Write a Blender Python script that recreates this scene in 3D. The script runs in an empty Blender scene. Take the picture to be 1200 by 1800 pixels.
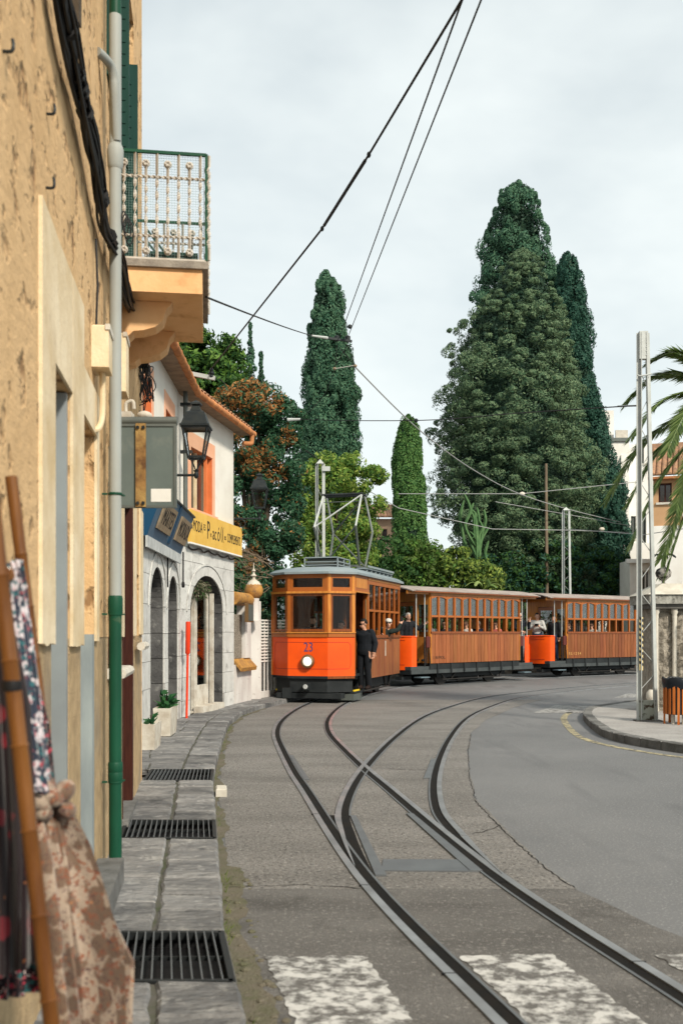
import bpy, bmesh, math, random
import numpy as np
from mathutils import Vector, Matrix

# ------------------------------------------------------------------ camera, sky, sun, exposure
SC = bpy.context.scene
COL = SC.collection
R = math.radians
cam_data = bpy.data.cameras.new('camera')
cam = bpy.data.objects.new('camera', cam_data); COL.objects.link(cam)
cam.location = (0, 0, 1.65); cam.rotation_euler = (R(90), 0, 0)
cam_data.sensor_fit = 'VERTICAL'; cam_data.sensor_height = 36; cam_data.lens = 35
cam_data.shift_y = 212/1800
cam_data.clip_start = 0.05; cam_data.clip_end = 2000
cam_data.dof.use_dof = True; cam_data.dof.focus_distance = 24; cam_data.dof.aperture_fstop = 3.2
SC.camera = cam

SUN_EL, SUN_AZ = 38, 146          # azimuth clockwise from +Y (view direction): behind the camera, to its right
W = bpy.data.worlds.new('World'); SC.world = W; W.use_nodes = True
nt = W.node_tree; nt.nodes.clear()
sky = nt.nodes.new('ShaderNodeTexSky'); sky.sky_type = 'NISHITA'; sky.sun_disc = False
sky.sun_elevation = R(SUN_EL); sky.sun_rotation = R(SUN_AZ); sky.air_density = 1.0; sky.dust_density = 2.0
tc = nt.nodes.new('ShaderNodeTexCoord')
mp = nt.nodes.new('ShaderNodeMapping'); mp.inputs['Scale'].default_value = (1, 1, 1.5); mp.inputs['Location'].default_value = (1.3, .4, .2)
ns = nt.nodes.new('ShaderNodeTexNoise'); ns.inputs['Scale'].default_value = 1.25; ns.inputs['Detail'].default_value = 6
ns.inputs['Roughness'].default_value = 0.52; ns.inputs['Distortion'].default_value = 0.35
cr = nt.nodes.new('ShaderNodeValToRGB')
cr.color_ramp.elements[0].position = 0.35; cr.color_ramp.elements[0].color = (0.58, 0.58, 0.58, 1)
cr.color_ramp.elements[1].position = 0.54; cr.color_ramp.elements[1].color = (0.98, 0.98, 0.98, 1)
mx = nt.nodes.new('ShaderNodeMixRGB'); mx.inputs[2].default_value = (9.4, 10.0, 9.9, 1)
bg = nt.nodes.new('ShaderNodeBackground'); bg.inputs['Strength'].default_value = 0.1
out = nt.nodes.new('ShaderNodeOutputWorld')
L = nt.links.new
L(tc.outputs['Generated'], mp.inputs['Vector']); L(mp.outputs[0], ns.inputs['Vector']); L(ns.outputs['Fac'], cr.inputs[0])
L(cr.outputs[0], mx.inputs[0]); tn = nt.nodes.new('ShaderNodeMixRGB'); tn.blend_type = 'MULTIPLY'; tn.inputs[0].default_value = 1; tn.inputs[2].default_value = (.92, 1.12, 1.02, 1); L(sky.outputs[0], tn.inputs[1]); L(tn.outputs[0], mx.inputs[1]); L(mx.outputs[0], bg.inputs['Color']); L(bg.outputs[0], out.inputs['Surface'])

sd = bpy.data.lights.new('sun', 'SUN'); sd.energy = 4.3; sd.angle = R(7); sd.color = (1.0, 0.90, 0.76)
sun = bpy.data.objects.new('sun', sd); COL.objects.link(sun)
_az, _el = R(SUN_AZ), R(SUN_EL)
sdir = Vector((math.sin(_az)*math.cos(_el), math.cos(_az)*math.cos(_el), math.sin(_el)))
sun.rotation_euler = sdir.to_track_quat('Z', 'Y').to_euler(); sun.location = (20, -20, 40)

vs = SC.view_settings
vs.view_transform = 'Standard'; vs.look = 'None'; vs.exposure = 0.1; vs.gamma = 1.0; vs.use_curve_mapping = False
SC.render.engine = 'CYCLES'
SC.cycles.use_denoising = True
SC.cycles.max_bounces = 7; SC.cycles.transparent_max_bounces = 14
SC.cycles.caustics_reflective = False; SC.cycles.caustics_refractive = False

random.seed(7); rng = np.random.default_rng(11)
HC, FP = 1.65, 1750.0
def P(x, y, d):                      # measured photo point at depth d -> metres
    return Vector(((x-600)/FP*d, d, HC+(1112-y)/FP*d))

# ------------------------------------------------------------------ mesh helpers
class MB:
    def __init__(s): s.v = []; s.f = []; s.m = []; s.mi = 0
    def add(s, vs_, fs):
        o = len(s.v); s.v += [tuple(p) for p in vs_]
        for f in fs: s.f.append([i+o for i in f]); s.m.append(s.mi)
    def poly(s, pts): s.add(pts, [list(range(len(pts)))])
    def box(s, x0, x1, y0, y1, z0, z1):
        s.add([(x0,y0,z0),(x1,y0,z0),(x1,y1,z0),(x0,y1,z0),(x0,y0,z1),(x1,y0,z1),(x1,y1,z1),(x0,y1,z1)],
              [[0,3,2,1],[4,5,6,7],[0,1,5,4],[1,2,6,5],[2,3,7,6],[3,0,4,7]])
        return s
    def cbox(s, x0, x1, y0, y1, z0, z1, c=.01):      # box with a chamfered top
        s.add([(x0,y0,z0),(x1,y0,z0),(x1,y1,z0),(x0,y1,z0),(x0,y0,z1-c),(x1,y0,z1-c),(x1,y1,z1-c),(x0,y1,z1-c),
               (x0+c,y0+c,z1),(x1-c,y0+c,z1),(x1-c,y1-c,z1),(x0+c,y1-c,z1)],
              [[0,3,2,1],[0,1,5,4],[1,2,6,5],[2,3,7,6],[3,0,4,7],[4,5,9,8],[5,6,10,9],[6,7,11,10],[7,4,8,11],[8,9,10,11]])
        return s
    def bar(s, a, b, w, h, up=(0,0,1)):
        a = Vector(a); b = Vector(b); d = (b-a).normalized(); up = Vector(up)
        if abs(d.dot(up)) > .98: up = Vector((1,0,0))
        sx = d.cross(up).normalized()*(w/2); uz = sx.cross(d).normalized()*(h/2)
        s.add([a-sx-uz,a+sx-uz,a+sx+uz,a-sx+uz,b-sx-uz,b+sx-uz,b+sx+uz,b-sx+uz],
              [[0,1,2,3],[7,6,5,4],[0,4,5,1],[1,5,6,2],[2,6,7,3],[3,7,4,0]])
        return s
    def tube(s, pts, r, n=8, caps=True, sq=None):
        pts = [Vector(p) for p in pts]; k = len(pts)
        rs = r if isinstance(r, (list, tuple)) else [r]*k
        vs_ = []; prev = None
        for i, p in enumerate(pts):
            t = (pts[min(i+1,k-1)]-pts[max(i-1,0)])
            t = t.normalized() if t.length > 1e-9 else Vector((0,0,1))
            if prev is None:
                a = Vector((0,0,1)) if abs(t.z) < .9 else Vector((1,0,0))
                u = t.cross(a).normalized()
            else:
                u = (prev - t*prev.dot(t))
                u = u.normalized() if u.length > 1e-6 else t.orthogonal().normalized()
            prev = u; w = t.cross(u)
            for j in range(n):
                an = 2*math.pi*j/n
                vs_.append(p+(u*math.cos(an)+w*math.sin(an)*(sq or 1))*rs[i])
        fs = []
        for i in range(k-1):
            for j in range(n):
                fs.append([i*n+j, i*n+(j+1)%n, (i+1)*n+(j+1)%n, (i+1)*n+j])
        if caps: fs.append(list(range(n))[::-1]); fs.append([(k-1)*n+j for j in range(n)])
        s.add(vs_, fs); return s
    def lathe(s, prof, n=16, c=(0,0,0), axis='z', sx=1, sy=1):
        vs_ = []; c = Vector(c)
        for r, z in prof:
            for j in range(n):
                an = 2*math.pi*j/n; q = (r*math.cos(an)*sx, r*math.sin(an)*sy, z)
                if axis == 'x': q = (q[2], q[0], q[1])
                elif axis == 'y': q = (q[0], q[2], q[1])
                vs_.append(c+Vector(q))
        fs = []
        k = len(prof)
        for i in range(k-1):
            for j in range(n):
                q = [i*n+j, i*n+(j+1)%n, (i+1)*n+(j+1)%n, (i+1)*n+j]
                fs.append(q[::-1] if axis == 'y' else q)
        a = list(range(n))[::-1]; b = [(k-1)*n+j for j in range(n)]
        fs.append(a[::-1] if axis == 'y' else a); fs.append(b[::-1] if axis == 'y' else b)
        s.add(vs_, fs); return s
    def prism(s, poly, off):
        off = Vector(off); a = [Vector(p) for p in poly]; n = len(a)
        s.add(a+[p+off for p in a], [list(range(n))[::-1], list(range(n,2*n))]+[[i,(i+1)%n,(i+1)%n+n,i+n] for i in range(n)])
        return s
    def ell(s, c, rx, ry, rz, nu=10, nv=8, rot=None):
        c = Vector(c); vs_ = []
        for i in range(nv+1):
            th = math.pi*i/nv
            for j in range(nu):
                ph = 2*math.pi*j/nu
                q = Vector((rx*math.sin(th)*math.cos(ph), ry*math.sin(th)*math.sin(ph), -rz*math.cos(th)))
                if rot: q = rot @ q
                vs_.append(c+q)
        s.add(vs_, [[i*nu+j, i*nu+(j+1)%nu, (i+1)*nu+(j+1)%nu, (i+1)*nu+j] for i in range(nv) for j in range(nu)])
        return s
    def grid(s, fn, nu, nv, flip=False):
        vs_ = [fn(i/nu, j/nv) for j in range(nv+1) for i in range(nu+1)]
        w = nu+1
        fs = [[j*w+i, j*w+i+1, (j+1)*w+i+1, (j+1)*w+i] for j in range(nv) for i in range(nu)]
        if flip: fs = [f[::-1] for f in fs]
        s.add(vs_, fs); return s
    def mesh(s, name, mats, smooth=False, fix=True):
        me = bpy.data.meshes.new(name); me.from_pydata(s.v, [], s.f)
        for m in (mats if isinstance(mats, (list, tuple)) else [mats]): me.materials.append(m)
        if any(s.m): me.polygons.foreach_set('material_index', s.m)
        if fix:
            bm = bmesh.new(); bm.from_mesh(me); bmesh.ops.recalc_face_normals(bm, faces=bm.faces); bm.to_mesh(me); bm.free()
        if smooth:
            me.polygons.foreach_set('use_smooth', [True]*len(me.polygons))
            try: me.set_sharp_from_angle(angle=R(40))
            except Exception: pass
        me.update(); return me
    def build(s, name, mats, parent=None, smooth=False, fix=True, loc=None):
        o = bpy.data.objects.new(name, s.mesh(name, mats, smooth, fix)); COL.objects.link(o)
        if parent is not None: o.parent = parent
        if loc is not None: o.location = loc
        return o

def tag(o, label=None, cat=None, group=None, kind=None):
    if label: o['label'] = label
    if cat: o['category'] = cat
    if group: o['group'] = group
    if kind: o['kind'] = kind
    return o
def thing(name, label, cat, loc=(0,0,0), rz=0, group=None):
    o = bpy.data.objects.new(name, None); COL.objects.link(o); o.empty_display_size = .2
    o.location = loc; o.rotation_euler = (0,0,rz)
    return tag(o, label, cat, group)
def inst(src, parent=None, loc=None, rot=None, scale=None):
    o = src.copy(); COL.objects.link(o)
    o.parent = parent if parent is not None else src.parent
    if loc is not None: o.location = loc
    if rot is not None: o.rotation_euler = rot
    if scale is not None: o.scale = scale
    return o
def copy_tree(o, parent=None):
    c = o.copy(); COL.objects.link(c); c.parent = parent
    for ch in [x for x in o.children]: copy_tree(ch, c)
    return c
def smooth_path(pts, n=8):
    pts = [Vector(p) for p in pts]; o = []
    for i in range(len(pts)-1):
        p0, p1, p2, p3 = pts[max(i-1,0)], pts[i], pts[i+1], pts[min(i+2,len(pts)-1)]
        for k in range(n):
            t = k/n
            o.append(.5*((2*p1)+(p2-p0)*t+(2*p0-5*p1+4*p2-p3)*t*t+(3*p1-p0-3*p2+p3)*t**3))
    o.append(pts[-1]); return o
def text_mesh(name, s, size, mat, parent, M, ext=.004, sx=1.0, align='CENTER', shear=0):
    cu = bpy.data.curves.new('tmp', 'FONT'); cu.body = s; cu.size = size; cu.extrude = ext; cu.align_x = align; cu.align_y = 'CENTER'; cu.shear = shear
    cu.resolution_u = 3
    t = bpy.data.objects.new('tmp', cu); COL.objects.link(t)
    dg = bpy.context.evaluated_depsgraph_get(); dg.update()
    me = bpy.data.meshes.new_from_object(t.evaluated_get(dg)); bpy.data.objects.remove(t); bpy.data.curves.remove(cu)
    me.transform(M @ Matrix.Diagonal((sx,1,1,1))); me.materials.clear(); me.materials.append(mat); me.name = name
    o = bpy.data.objects.new(name, me); COL.objects.link(o); o.parent = parent
    return o
def frame(o, x, y):                     # matrix whose local x,y axes are given, origin o
    x = Vector(x).normalized(); y = Vector(y); y = (y-x*y.dot(x)).normalized(); z = x.cross(y)
    M = Matrix((x, y, z)).transposed().to_4x4(); M.translation = Vector(o); return M

# ------------------------------------------------------------------ materials
def MAT(name, col, rough=.7, metal=0, col2=None, scale=4, detail=6, lo=.38, hi=.66, bump=0, bscale=40, stretch=(1,1,1), rnd=0,
        spec=.2, coat=0, bstretch=None, dist=0, col4=None, scale4=20, lo4=.55, hi4=.75, stretch4=(1,1,1), col3=None, scale3=1.2, lo3=.5, hi3=.7, hue=0, bdist=.02, rvar=0):
    m = bpy.data.materials.new(name); m.use_nodes = True; nt = m.node_tree; N = nt.nodes; L = nt.links.new
    b = N['Principled BSDF']
    b.inputs['Roughness'].default_value = rough; b.inputs['Metallic'].default_value = metal
    b.inputs['Specular IOR Level'].default_value = spec; b.inputs['Coat Weight'].default_value = coat; b.inputs['Coat Roughness'].default_value = .12
    tc = N.new('ShaderNodeTexCoord'); vec = tc.outputs['Object']
    oi = None
    if rnd or hue:
        oi = N.new('ShaderNodeObjectInfo')
        ml = N.new('ShaderNodeMath'); ml.operation = 'MULTIPLY'; ml.inputs[1].default_value = 57.0; L(oi.outputs['Random'], ml.inputs[0])
        va = N.new('ShaderNodeVectorMath'); va.operation = 'ADD'; L(vec, va.inputs[0]); L(ml.outputs[0], va.inputs[1]); vec = va.outputs[0]
    def noise(sc, st, det, d=0):
        mp = N.new('ShaderNodeMapping'); mp.inputs['Scale'].default_value = st; L(vec, mp.inputs['Vector'])
        n = N.new('ShaderNodeTexNoise'); n.inputs['Scale'].default_value = sc; n.inputs['Detail'].default_value = det
        n.inputs['Distortion'].default_value = d; n.inputs['Roughness'].default_value = .6; L(mp.outputs[0], n.inputs['Vector']); return n.outputs['Fac']
    def ramp(src, a, c):
        r = N.new('ShaderNodeMapRange'); r.inputs[1].default_value = a; r.inputs[2].default_value = c; L(src, r.inputs[0]); return r.outputs[0]
    cur = None
    if col2 is not None:
        mix = N.new('ShaderNodeMixRGB'); mix.inputs[1].default_value = (*col,1); mix.inputs[2].default_value = (*col2,1)
        f = ramp(noise(scale, stretch, detail, dist), lo, hi); L(f, mix.inputs[0]); cur = mix.outputs[0]
        if rvar:
            rr = N.new('ShaderNodeMapRange'); rr.inputs[3].default_value = rough-rvar; rr.inputs[4].default_value = rough+rvar
            L(f, rr.inputs[0]); L(rr.outputs[0], b.inputs['Roughness'])
    if col3 is not None:
        mix = N.new('ShaderNodeMixRGB'); mix.inputs[2].default_value = (*col3,1)
        if cur: L(cur, mix.inputs[1])
        else: mix.inputs[1].default_value = (*col,1)
        L(ramp(noise(scale3, (1,1,1), 8, .4), lo3, hi3), mix.inputs[0]); cur = mix.outputs[0]
    if col4 is not None:
        mix = N.new('ShaderNodeMixRGB'); mix.inputs[2].default_value = (*col4,1); L(cur, mix.inputs[1])
        L(ramp(noise(scale4, stretch4, 5, .3), lo4, hi4), mix.inputs[0]); cur = mix.outputs[0]
    if rnd or hue:
        hs = N.new('ShaderNodeHueSaturation')
        if cur: L(cur, hs.inputs['Color'])
        else: hs.inputs['Color'].default_value = (*col,1)
        r = N.new('ShaderNodeMapRange'); r.inputs[3].default_value = 1-rnd; r.inputs[4].default_value = 1+rnd
        L(oi.outputs['Random'], r.inputs[0]); L(r.outputs[0], hs.inputs['Value'])
        if hue:
            r2 = N.new('ShaderNodeMapRange'); r2.inputs[3].default_value = .5-hue; r2.inputs[4].default_value = .5+hue
            m7 = N.new('ShaderNodeMath'); m7.operation = 'FRACT'; m8 = N.new('ShaderNodeMath'); m8.operation = 'MULTIPLY'; m8.inputs[1].default_value = 7.3
            L(oi.outputs['Random'], m8.inputs[0]); L(m8.outputs[0], m7.inputs[0]); L(m7.outputs[0], r2.inputs[0]); L(r2.outputs[0], hs.inputs['Hue'])
        cur = hs.outputs[0]
    if cur: L(cur, b.inputs['Base Color'])
    else: b.inputs['Base Color'].default_value = (*col,1)
    if bump:
        bp = N.new('ShaderNodeBump'); bp.inputs['Strength'].default_value = bump; bp.inputs['Distance'].default_value = bdist
        L(noise(bscale, bstretch or (1,1,1), 5), bp.inputs['Height']); L(bp.outputs[0], b.inputs['Normal'])
    m['n_vec'] = 1
    return m

def LEAF(name, c1, c2, rough=.55, trans=.25):
    m = bpy.data.materials.new(name); m.use_nodes = True; nt = m.node_tree; N = nt.nodes; L = nt.links.new
    b = N['Principled BSDF']; b.inputs['Roughness'].default_value = rough; b.inputs['Specular IOR Level'].default_value = .12
    g = N.new('ShaderNodeNewGeometry'); mx = N.new('ShaderNodeMixRGB'); mx.inputs[1].default_value = (*c1,1); mx.inputs[2].default_value = (*c2,1)
    L(g.outputs['Random Per Island'], mx.inputs[0]); L(mx.outputs[0], b.inputs['Base Color'])
    t = N.new('ShaderNodeBsdfTranslucent'); L(mx.outputs[0], t.inputs['Color'])
    ms = N.new('ShaderNodeMixShader'); ms.inputs[0].default_value = trans
    o = N['Material Output']; L(b.outputs[0], ms.inputs[1]); L(t.outputs[0], ms.inputs[2]); L(ms.outputs[0], o.inputs['Surface'])
    return m
def GLASS(name, tint=(.85,.9,.9), refl=1.0, rough=.02, base=.06):
    m = bpy.data.materials.new(name); m.use_nodes = True; nt = m.node_tree; N = nt.nodes; L = nt.links.new
    N.remove(N['Principled BSDF'])
    t = N.new('ShaderNodeBsdfTransparent'); t.inputs[0].default_value = (*tint,1)
    g = N.new('ShaderNodeBsdfGlossy'); g.inputs['Roughness'].default_value = rough
    fr = N.new('ShaderNodeFresnel'); fr.inputs[0].default_value = 1.5
    ad = N.new('ShaderNodeMath'); ad.operation = 'MULTIPLY_ADD'; ad.inputs[1].default_value = refl; ad.inputs[2].default_value = base; ad.use_clamp = True
    ms = N.new('ShaderNodeMixShader'); L(fr.outputs[0], ad.inputs[0]); L(ad.outputs[0], ms.inputs[0]); L(t.outputs[0], ms.inputs[1]); L(g.outputs[0], ms.inputs[2])
    L(ms.outputs[0], N['Material Output'].inputs['Surface']); return m

def OCHRE(name, base, dark, stain, pit=.55):
    """old lime plaster on rough sandstone: upright pits, stains"""
    m = bpy.data.materials.new(name); m.use_nodes = True; nt = m.node_tree; N = nt.nodes; L = nt.links.new
    b = N['Principled BSDF']; b.inputs['Roughness'].default_value = .9; b.inputs['Specular IOR Level'].default_value = .2
    tc = N.new('ShaderNodeTexCoord')
    def noise(sc, st, det, d=0, rough=.6):
        mp = N.new('ShaderNodeMapping'); mp.inputs['Scale'].default_value = st; L(tc.outputs['Object'], mp.inputs['Vector'])
        n = N.new('ShaderNodeTexNoise'); n.inputs['Scale'].default_value = sc; n.inputs['Detail'].default_value = det; n.inputs['Distortion'].default_value = d
        n.inputs['Roughness'].default_value = rough
        L(mp.outputs[0], n.inputs['Vector']); return n.outputs['Fac']
    def rg(src, a, c):
        r = N.new('ShaderNodeMapRange'); r.inputs[1].default_value = a; r.inputs[2].default_value = c; L(src, r.inputs[0]); return r.outputs[0]
    def mix(c1, col, f, k=1):
        q = N.new('ShaderNodeMixRGB')
        if isinstance(c1, tuple): q.inputs[1].default_value = (*c1,1)
        else: L(c1, q.inputs[1])
        q.inputs[2].default_value = (*col,1)
        if k != 1:
            mm = N.new('ShaderNodeMath'); mm.operation = 'MULTIPLY'; mm.inputs[1].default_value = k; L(f, mm.inputs[0]); f = mm.outputs[0]
        L(f, q.inputs[0]); return q.outputs[0]
    pits = rg(noise(9.5, (.55,1,.62), 3.5, .15, .55), .545, .69)
    c = mix(base, stain, rg(noise(1.6, (1,1,.6), 7, .4), .42, .72), .7)
    c = mix(c, tuple(x*1.25 for x in base), rg(noise(5, (1,1,.5), 5), .55, .75), .5)
    c = mix(c, dark, pits, .8)
    c = mix(c, (.22,.19,.15), rg(noise(.7, (1,1,.45), 8, .6), .60, .80), .32)
    L(c, b.inputs['Base Color'])
    hm = N.new('ShaderNodeMath'); hm.operation = 'MULTIPLY'; hm.inputs[1].default_value = -pit; L(pits, hm.inputs[0])
    ha = N.new('ShaderNodeMath'); ha.operation = 'MULTIPLY_ADD'; ha.inputs[1].default_value = .35; L(noise(18, (.5,1,1), 6), ha.inputs[0]); L(hm.outputs[0], ha.inputs[2])
    bp = N.new('ShaderNodeBump'); bp.inputs['Strength'].default_value = .8; bp.inputs['Distance'].default_value = .04
    L(ha.outputs[0], bp.inputs['Height']); L(bp.outputs[0], b.inputs['Normal'])
    return m

def FLORAL(name, base, cols, scale=14):
    m = bpy.data.materials.new(name); m.use_nodes = True; nt = m.node_tree; N = nt.nodes; L = nt.links.new
    b = N['Principled BSDF']; b.inputs['Roughness'].default_value = .85; b.inputs['Specular IOR Level'].default_value = .15; b.inputs['Sheen Weight'].default_value = .2
    tc = N.new('ShaderNodeTexCoord'); cur = None
    for i, (c, sc, thr) in enumerate(cols):
        mp = N.new('ShaderNodeMapping'); mp.inputs['Location'].default_value = (i*3.1, i*1.7, i*2.3); L(tc.outputs['Object'], mp.inputs['Vector'])
        nz = N.new('ShaderNodeTexNoise'); nz.inputs['Scale'].default_value = scale*sc*1.5; nz.inputs['Detail'].default_value = 2; L(mp.outputs[0], nz.inputs['Vector'])
        va = N.new('ShaderNodeVectorMath'); va.operation = 'MULTIPLY_ADD'; va.inputs[1].default_value = (.05,.05,.05)
        L(nz.outputs['Color'], va.inputs[0]); L(mp.outputs[0], va.inputs[2])
        v = N.new('ShaderNodeTexVoronoi'); v.inputs['Scale'].default_value = scale*sc; L(va.outputs[0], v.inputs['Vector'])
        r = N.new('ShaderNodeMapRange'); r.inputs[1].default_value = thr; r.inputs[2].default_value = thr-.07; L(v.outputs['Distance'], r.inputs[0])
        q = N.new('ShaderNodeMixRGB'); q.inputs[2].default_value = (*c,1)
        if cur: L(cur, q.inputs[1])
        else: q.inputs[1].default_value = (*base,1)
        L(r.outputs[0], q.inputs[0]); cur = q.outputs[0]
    L(cur, b.inputs['Base Color']); return m

M = {}
M['ochre'] = OCHRE('ochre_plaster', (.63,.425,.225), (.20,.105,.045), (.48,.30,.14))
M['ochre_plinth'] = MAT('plinth_stucco', (.52,.38,.22), .95, col2=(.36,.26,.15), scale=7, bump=.9, bscale=90, bdist=.015, col3=(.25,.22,.18), scale3=1.1, lo3=.5, hi3=.72)
M['cream'] = MAT('cream_plaster', (.78,.66,.47), .85, col2=(.60,.46,.27), scale=2.2, bump=.25, bscale=30, col3=(.48,.37,.24), scale3=1.3, lo3=.58, hi3=.8)
M['peach'] = MAT('peach_plaster', (.80,.50,.26), .85, col2=(.72,.42,.20), scale=3.2, bump=.2, bscale=22, col3=(.50,.25,.10), scale3=5, lo3=.55, hi3=.75)
M['pvc'] = MAT('grey_pvc', (.34,.37,.36), .55, col2=(.28,.29,.27), scale=3, stretch=(1,1,.3), bump=.05)
M['green_paint'] = MAT('green_paint', (.007,.068,.036), .5, col2=(.005,.045,.025), scale=5, stretch=(1,1,.3), col3=(.05,.09,.05), scale3=9, lo3=.62, hi3=.7)
M['shutter'] = MAT('shutter_green', (.005,.036,.028), .65, col2=(.010,.050,.042), scale=6, stretch=(1,1,.2), spec=.15)
M['cable'] = MAT('black_cable', (.012,.012,.013), .5)
M['grey_metal'] = MAT('grey_metal', (.13,.145,.135), .55, metal=.3, col2=(.10,.115,.11), scale=3, bump=.05)
M['sign_back'] = MAT('sign_back', (.125,.155,.145), .55, col2=(.10,.125,.12), scale=2, bump=.04, col3=(.17,.19,.17), scale3=6, lo3=.55, hi3=.8)
M['rust'] = MAT('rusty_strap', (.30,.17,.06), .85, col2=(.09,.04,.02), scale=9, bump=.4, col3=(.42,.28,.10), scale3=5)
M['white'] = MAT('white_paint', (.78,.78,.75), .6, col2=(.66,.65,.61), scale=3)
M['brown_wood'] = MAT('brown_door', (.055,.016,.010), .5, col2=(.035,.010,.007), scale=8, stretch=(6,6,.6))
M['alu'] = MAT('aluminium', (.30,.34,.36), .45, metal=.4, col2=(.26,.29,.31), scale=3)
M['bluegrey'] = MAT('blue_grey_door', (.30,.34,.34), .6, col2=(.20,.23,.24), scale=4, stretch=(1,1,.3))
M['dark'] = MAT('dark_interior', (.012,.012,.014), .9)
M['iron'] = MAT('black_iron', (.016,.022,.026), .5, metal=.2, bump=.1, col2=(.03,.035,.035), scale=14)
M['white_wall'] = MAT('white_render', (.74,.72,.66), .9, col2=(.64,.61,.55), scale=1.1, bump=.25, bscale=16, col3=(.46,.40,.32), scale3=.9, lo3=.62, hi3=.85)
M['ashlar'] = MAT('whitewashed_stone', (.62,.62,.60), .9, col2=(.50,.50,.48), scale=3.0, bump=.5, bscale=14, rnd=.06, col3=(.20,.19,.18), scale3=3.2, lo3=.54, hi3=.76)
M['joint'] = MAT('stone_joint', (.30,.29,.27), .95)
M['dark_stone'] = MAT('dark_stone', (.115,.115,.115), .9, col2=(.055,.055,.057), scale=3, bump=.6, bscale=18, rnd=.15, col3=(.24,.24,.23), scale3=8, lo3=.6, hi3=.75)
M['orange_wall'] = MAT('orange_reveal', (.70,.20,.07), .85, col2=(.58,.15,.05), scale=3)
M['pink_wall'] = MAT('pink_surround', (.78,.43,.28), .85, col2=(.70,.36,.22), scale=2)
M['terracotta'] = MAT('terracotta', (.52,.23,.09), .8, col2=(.36,.14,.06), scale=5, rnd=.18, bump=.3)
M['tile'] = MAT('roof_tile', (.40,.22,.12), .85, col2=(.22,.13,.09), scale=6, rnd=.25, bump=.4)
M['yellow_sign'] = MAT('yellow_sign', (.70,.45,.10), .6, col2=(.62,.37,.07), scale=3)
M['ink'] = MAT('ink', (.02,.018,.016), .6)
M['blue_sign'] = MAT('blue_sign', (.06,.12,.19), .6, col2=(.10,.16,.23), scale=7, stretch=(4,4,.6))
M['deep_blue'] = MAT('deep_blue', (.006,.05,.11), .5)
M['plaque'] = MAT('sign_plaque', (.30,.23,.15), .7, col2=(.20,.15,.10), scale=9)
M['grey_white'] = MAT('weathered_white', (.50,.52,.52), .7, col2=(.36,.38,.38), scale=6)
M['red'] = MAT('red_paint', (.75,.055,.018), .45)
M['gold'] = MAT('ochre_ball', (.46,.24,.06), .6, col2=(.26,.13,.05), scale=7, col3=(.12,.09,.06), scale3=9, lo3=.55, hi3=.75)
M['white_peel'] = MAT('peeling_white', (.66,.64,.61), .85, col2=(.52,.48,.46), scale=3, stretch=(1,1,.35), bump=.3, col3=(.18,.13,.11), scale3=9, lo3=.64, hi3=.72)
M['asphalt'] = MAT('asphalt', (.150,.153,.157), .68, col2=(.108,.112,.117), scale=.35, bump=.5, bscale=160, bdist=.008, col3=(.26,.26,.255), scale3=55, lo3=.54, hi3=.66, spec=.5, col4=(.078,.081,.086), scale4=.9, lo4=.56, hi4=.80, stretch4=(1.6,.35,1))
M['concrete'] = MAT('track_concrete', (.215,.205,.192), .72, spec=.4, col2=(.140,.133,.124), scale=1.0, bump=1.0, bscale=45, bdist=.02, col3=(.060,.057,.052), scale3=34, lo3=.52, hi3=.64, stretch=(.5,1.4,1), col4=(.36,.345,.32), scale4=36, lo4=.58, hi4=.68)
M['old_asphalt'] = MAT('old_asphalt', (.150,.145,.138), .8, spec=.3, col2=(.100,.096,.091), scale=1.3, bump=1.0, bscale=90, bdist=.014, col3=(.26,.25,.235), scale3=44, lo3=.55, hi3=.66, stretch=(.5,2,1), col4=(.055,.052,.048), scale4=2.2, lo4=.56, hi4=.78)
M['dirt'] = MAT('gutter_dirt', (.165,.145,.112), .97, col2=(.11,.115,.065), scale=3.5, bump=1, bscale=60, col3=(.16,.14,.11), scale3=22)
M['slate'] = MAT('paving_slate', (.225,.222,.218), .75, col2=(.115,.117,.120), scale=2.6, bump=1.0, bscale=7, bstretch=(1,2.4,2.4), rnd=.26, stretch=(1,1.5,1), col4=(.06,.062,.066), scale4=4.5, lo4=.56, hi4=.74, col3=(.34,.335,.32), scale3=9, lo3=.54, hi3=.72, spec=.2, bdist=.05)
M['mortar'] = MAT('mortar', (.10,.095,.085), .95, col2=(.06,.07,.04), scale=6)
M['kerb'] = MAT('kerb_stone', (.17,.17,.165), .85, col2=(.095,.095,.09), scale=5, bump=.8, bscale=20, rnd=.18)
M['grate'] = MAT('grate_iron', (.028,.032,.034), .5, metal=.5)
M['steel'] = MAT('rail_steel', (.30,.32,.34), .38, metal=.4, col2=(.19,.20,.21), scale=2, rvar=.08)
M['rail_side'] = MAT('rail_groove', (.005,.005,.005), .9, col2=(.010,.008,.006), scale=5)
M['plate'] = MAT('steel_plate', (.17,.185,.195), .5, metal=.5, col2=(.14,.15,.16), scale=4)
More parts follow.
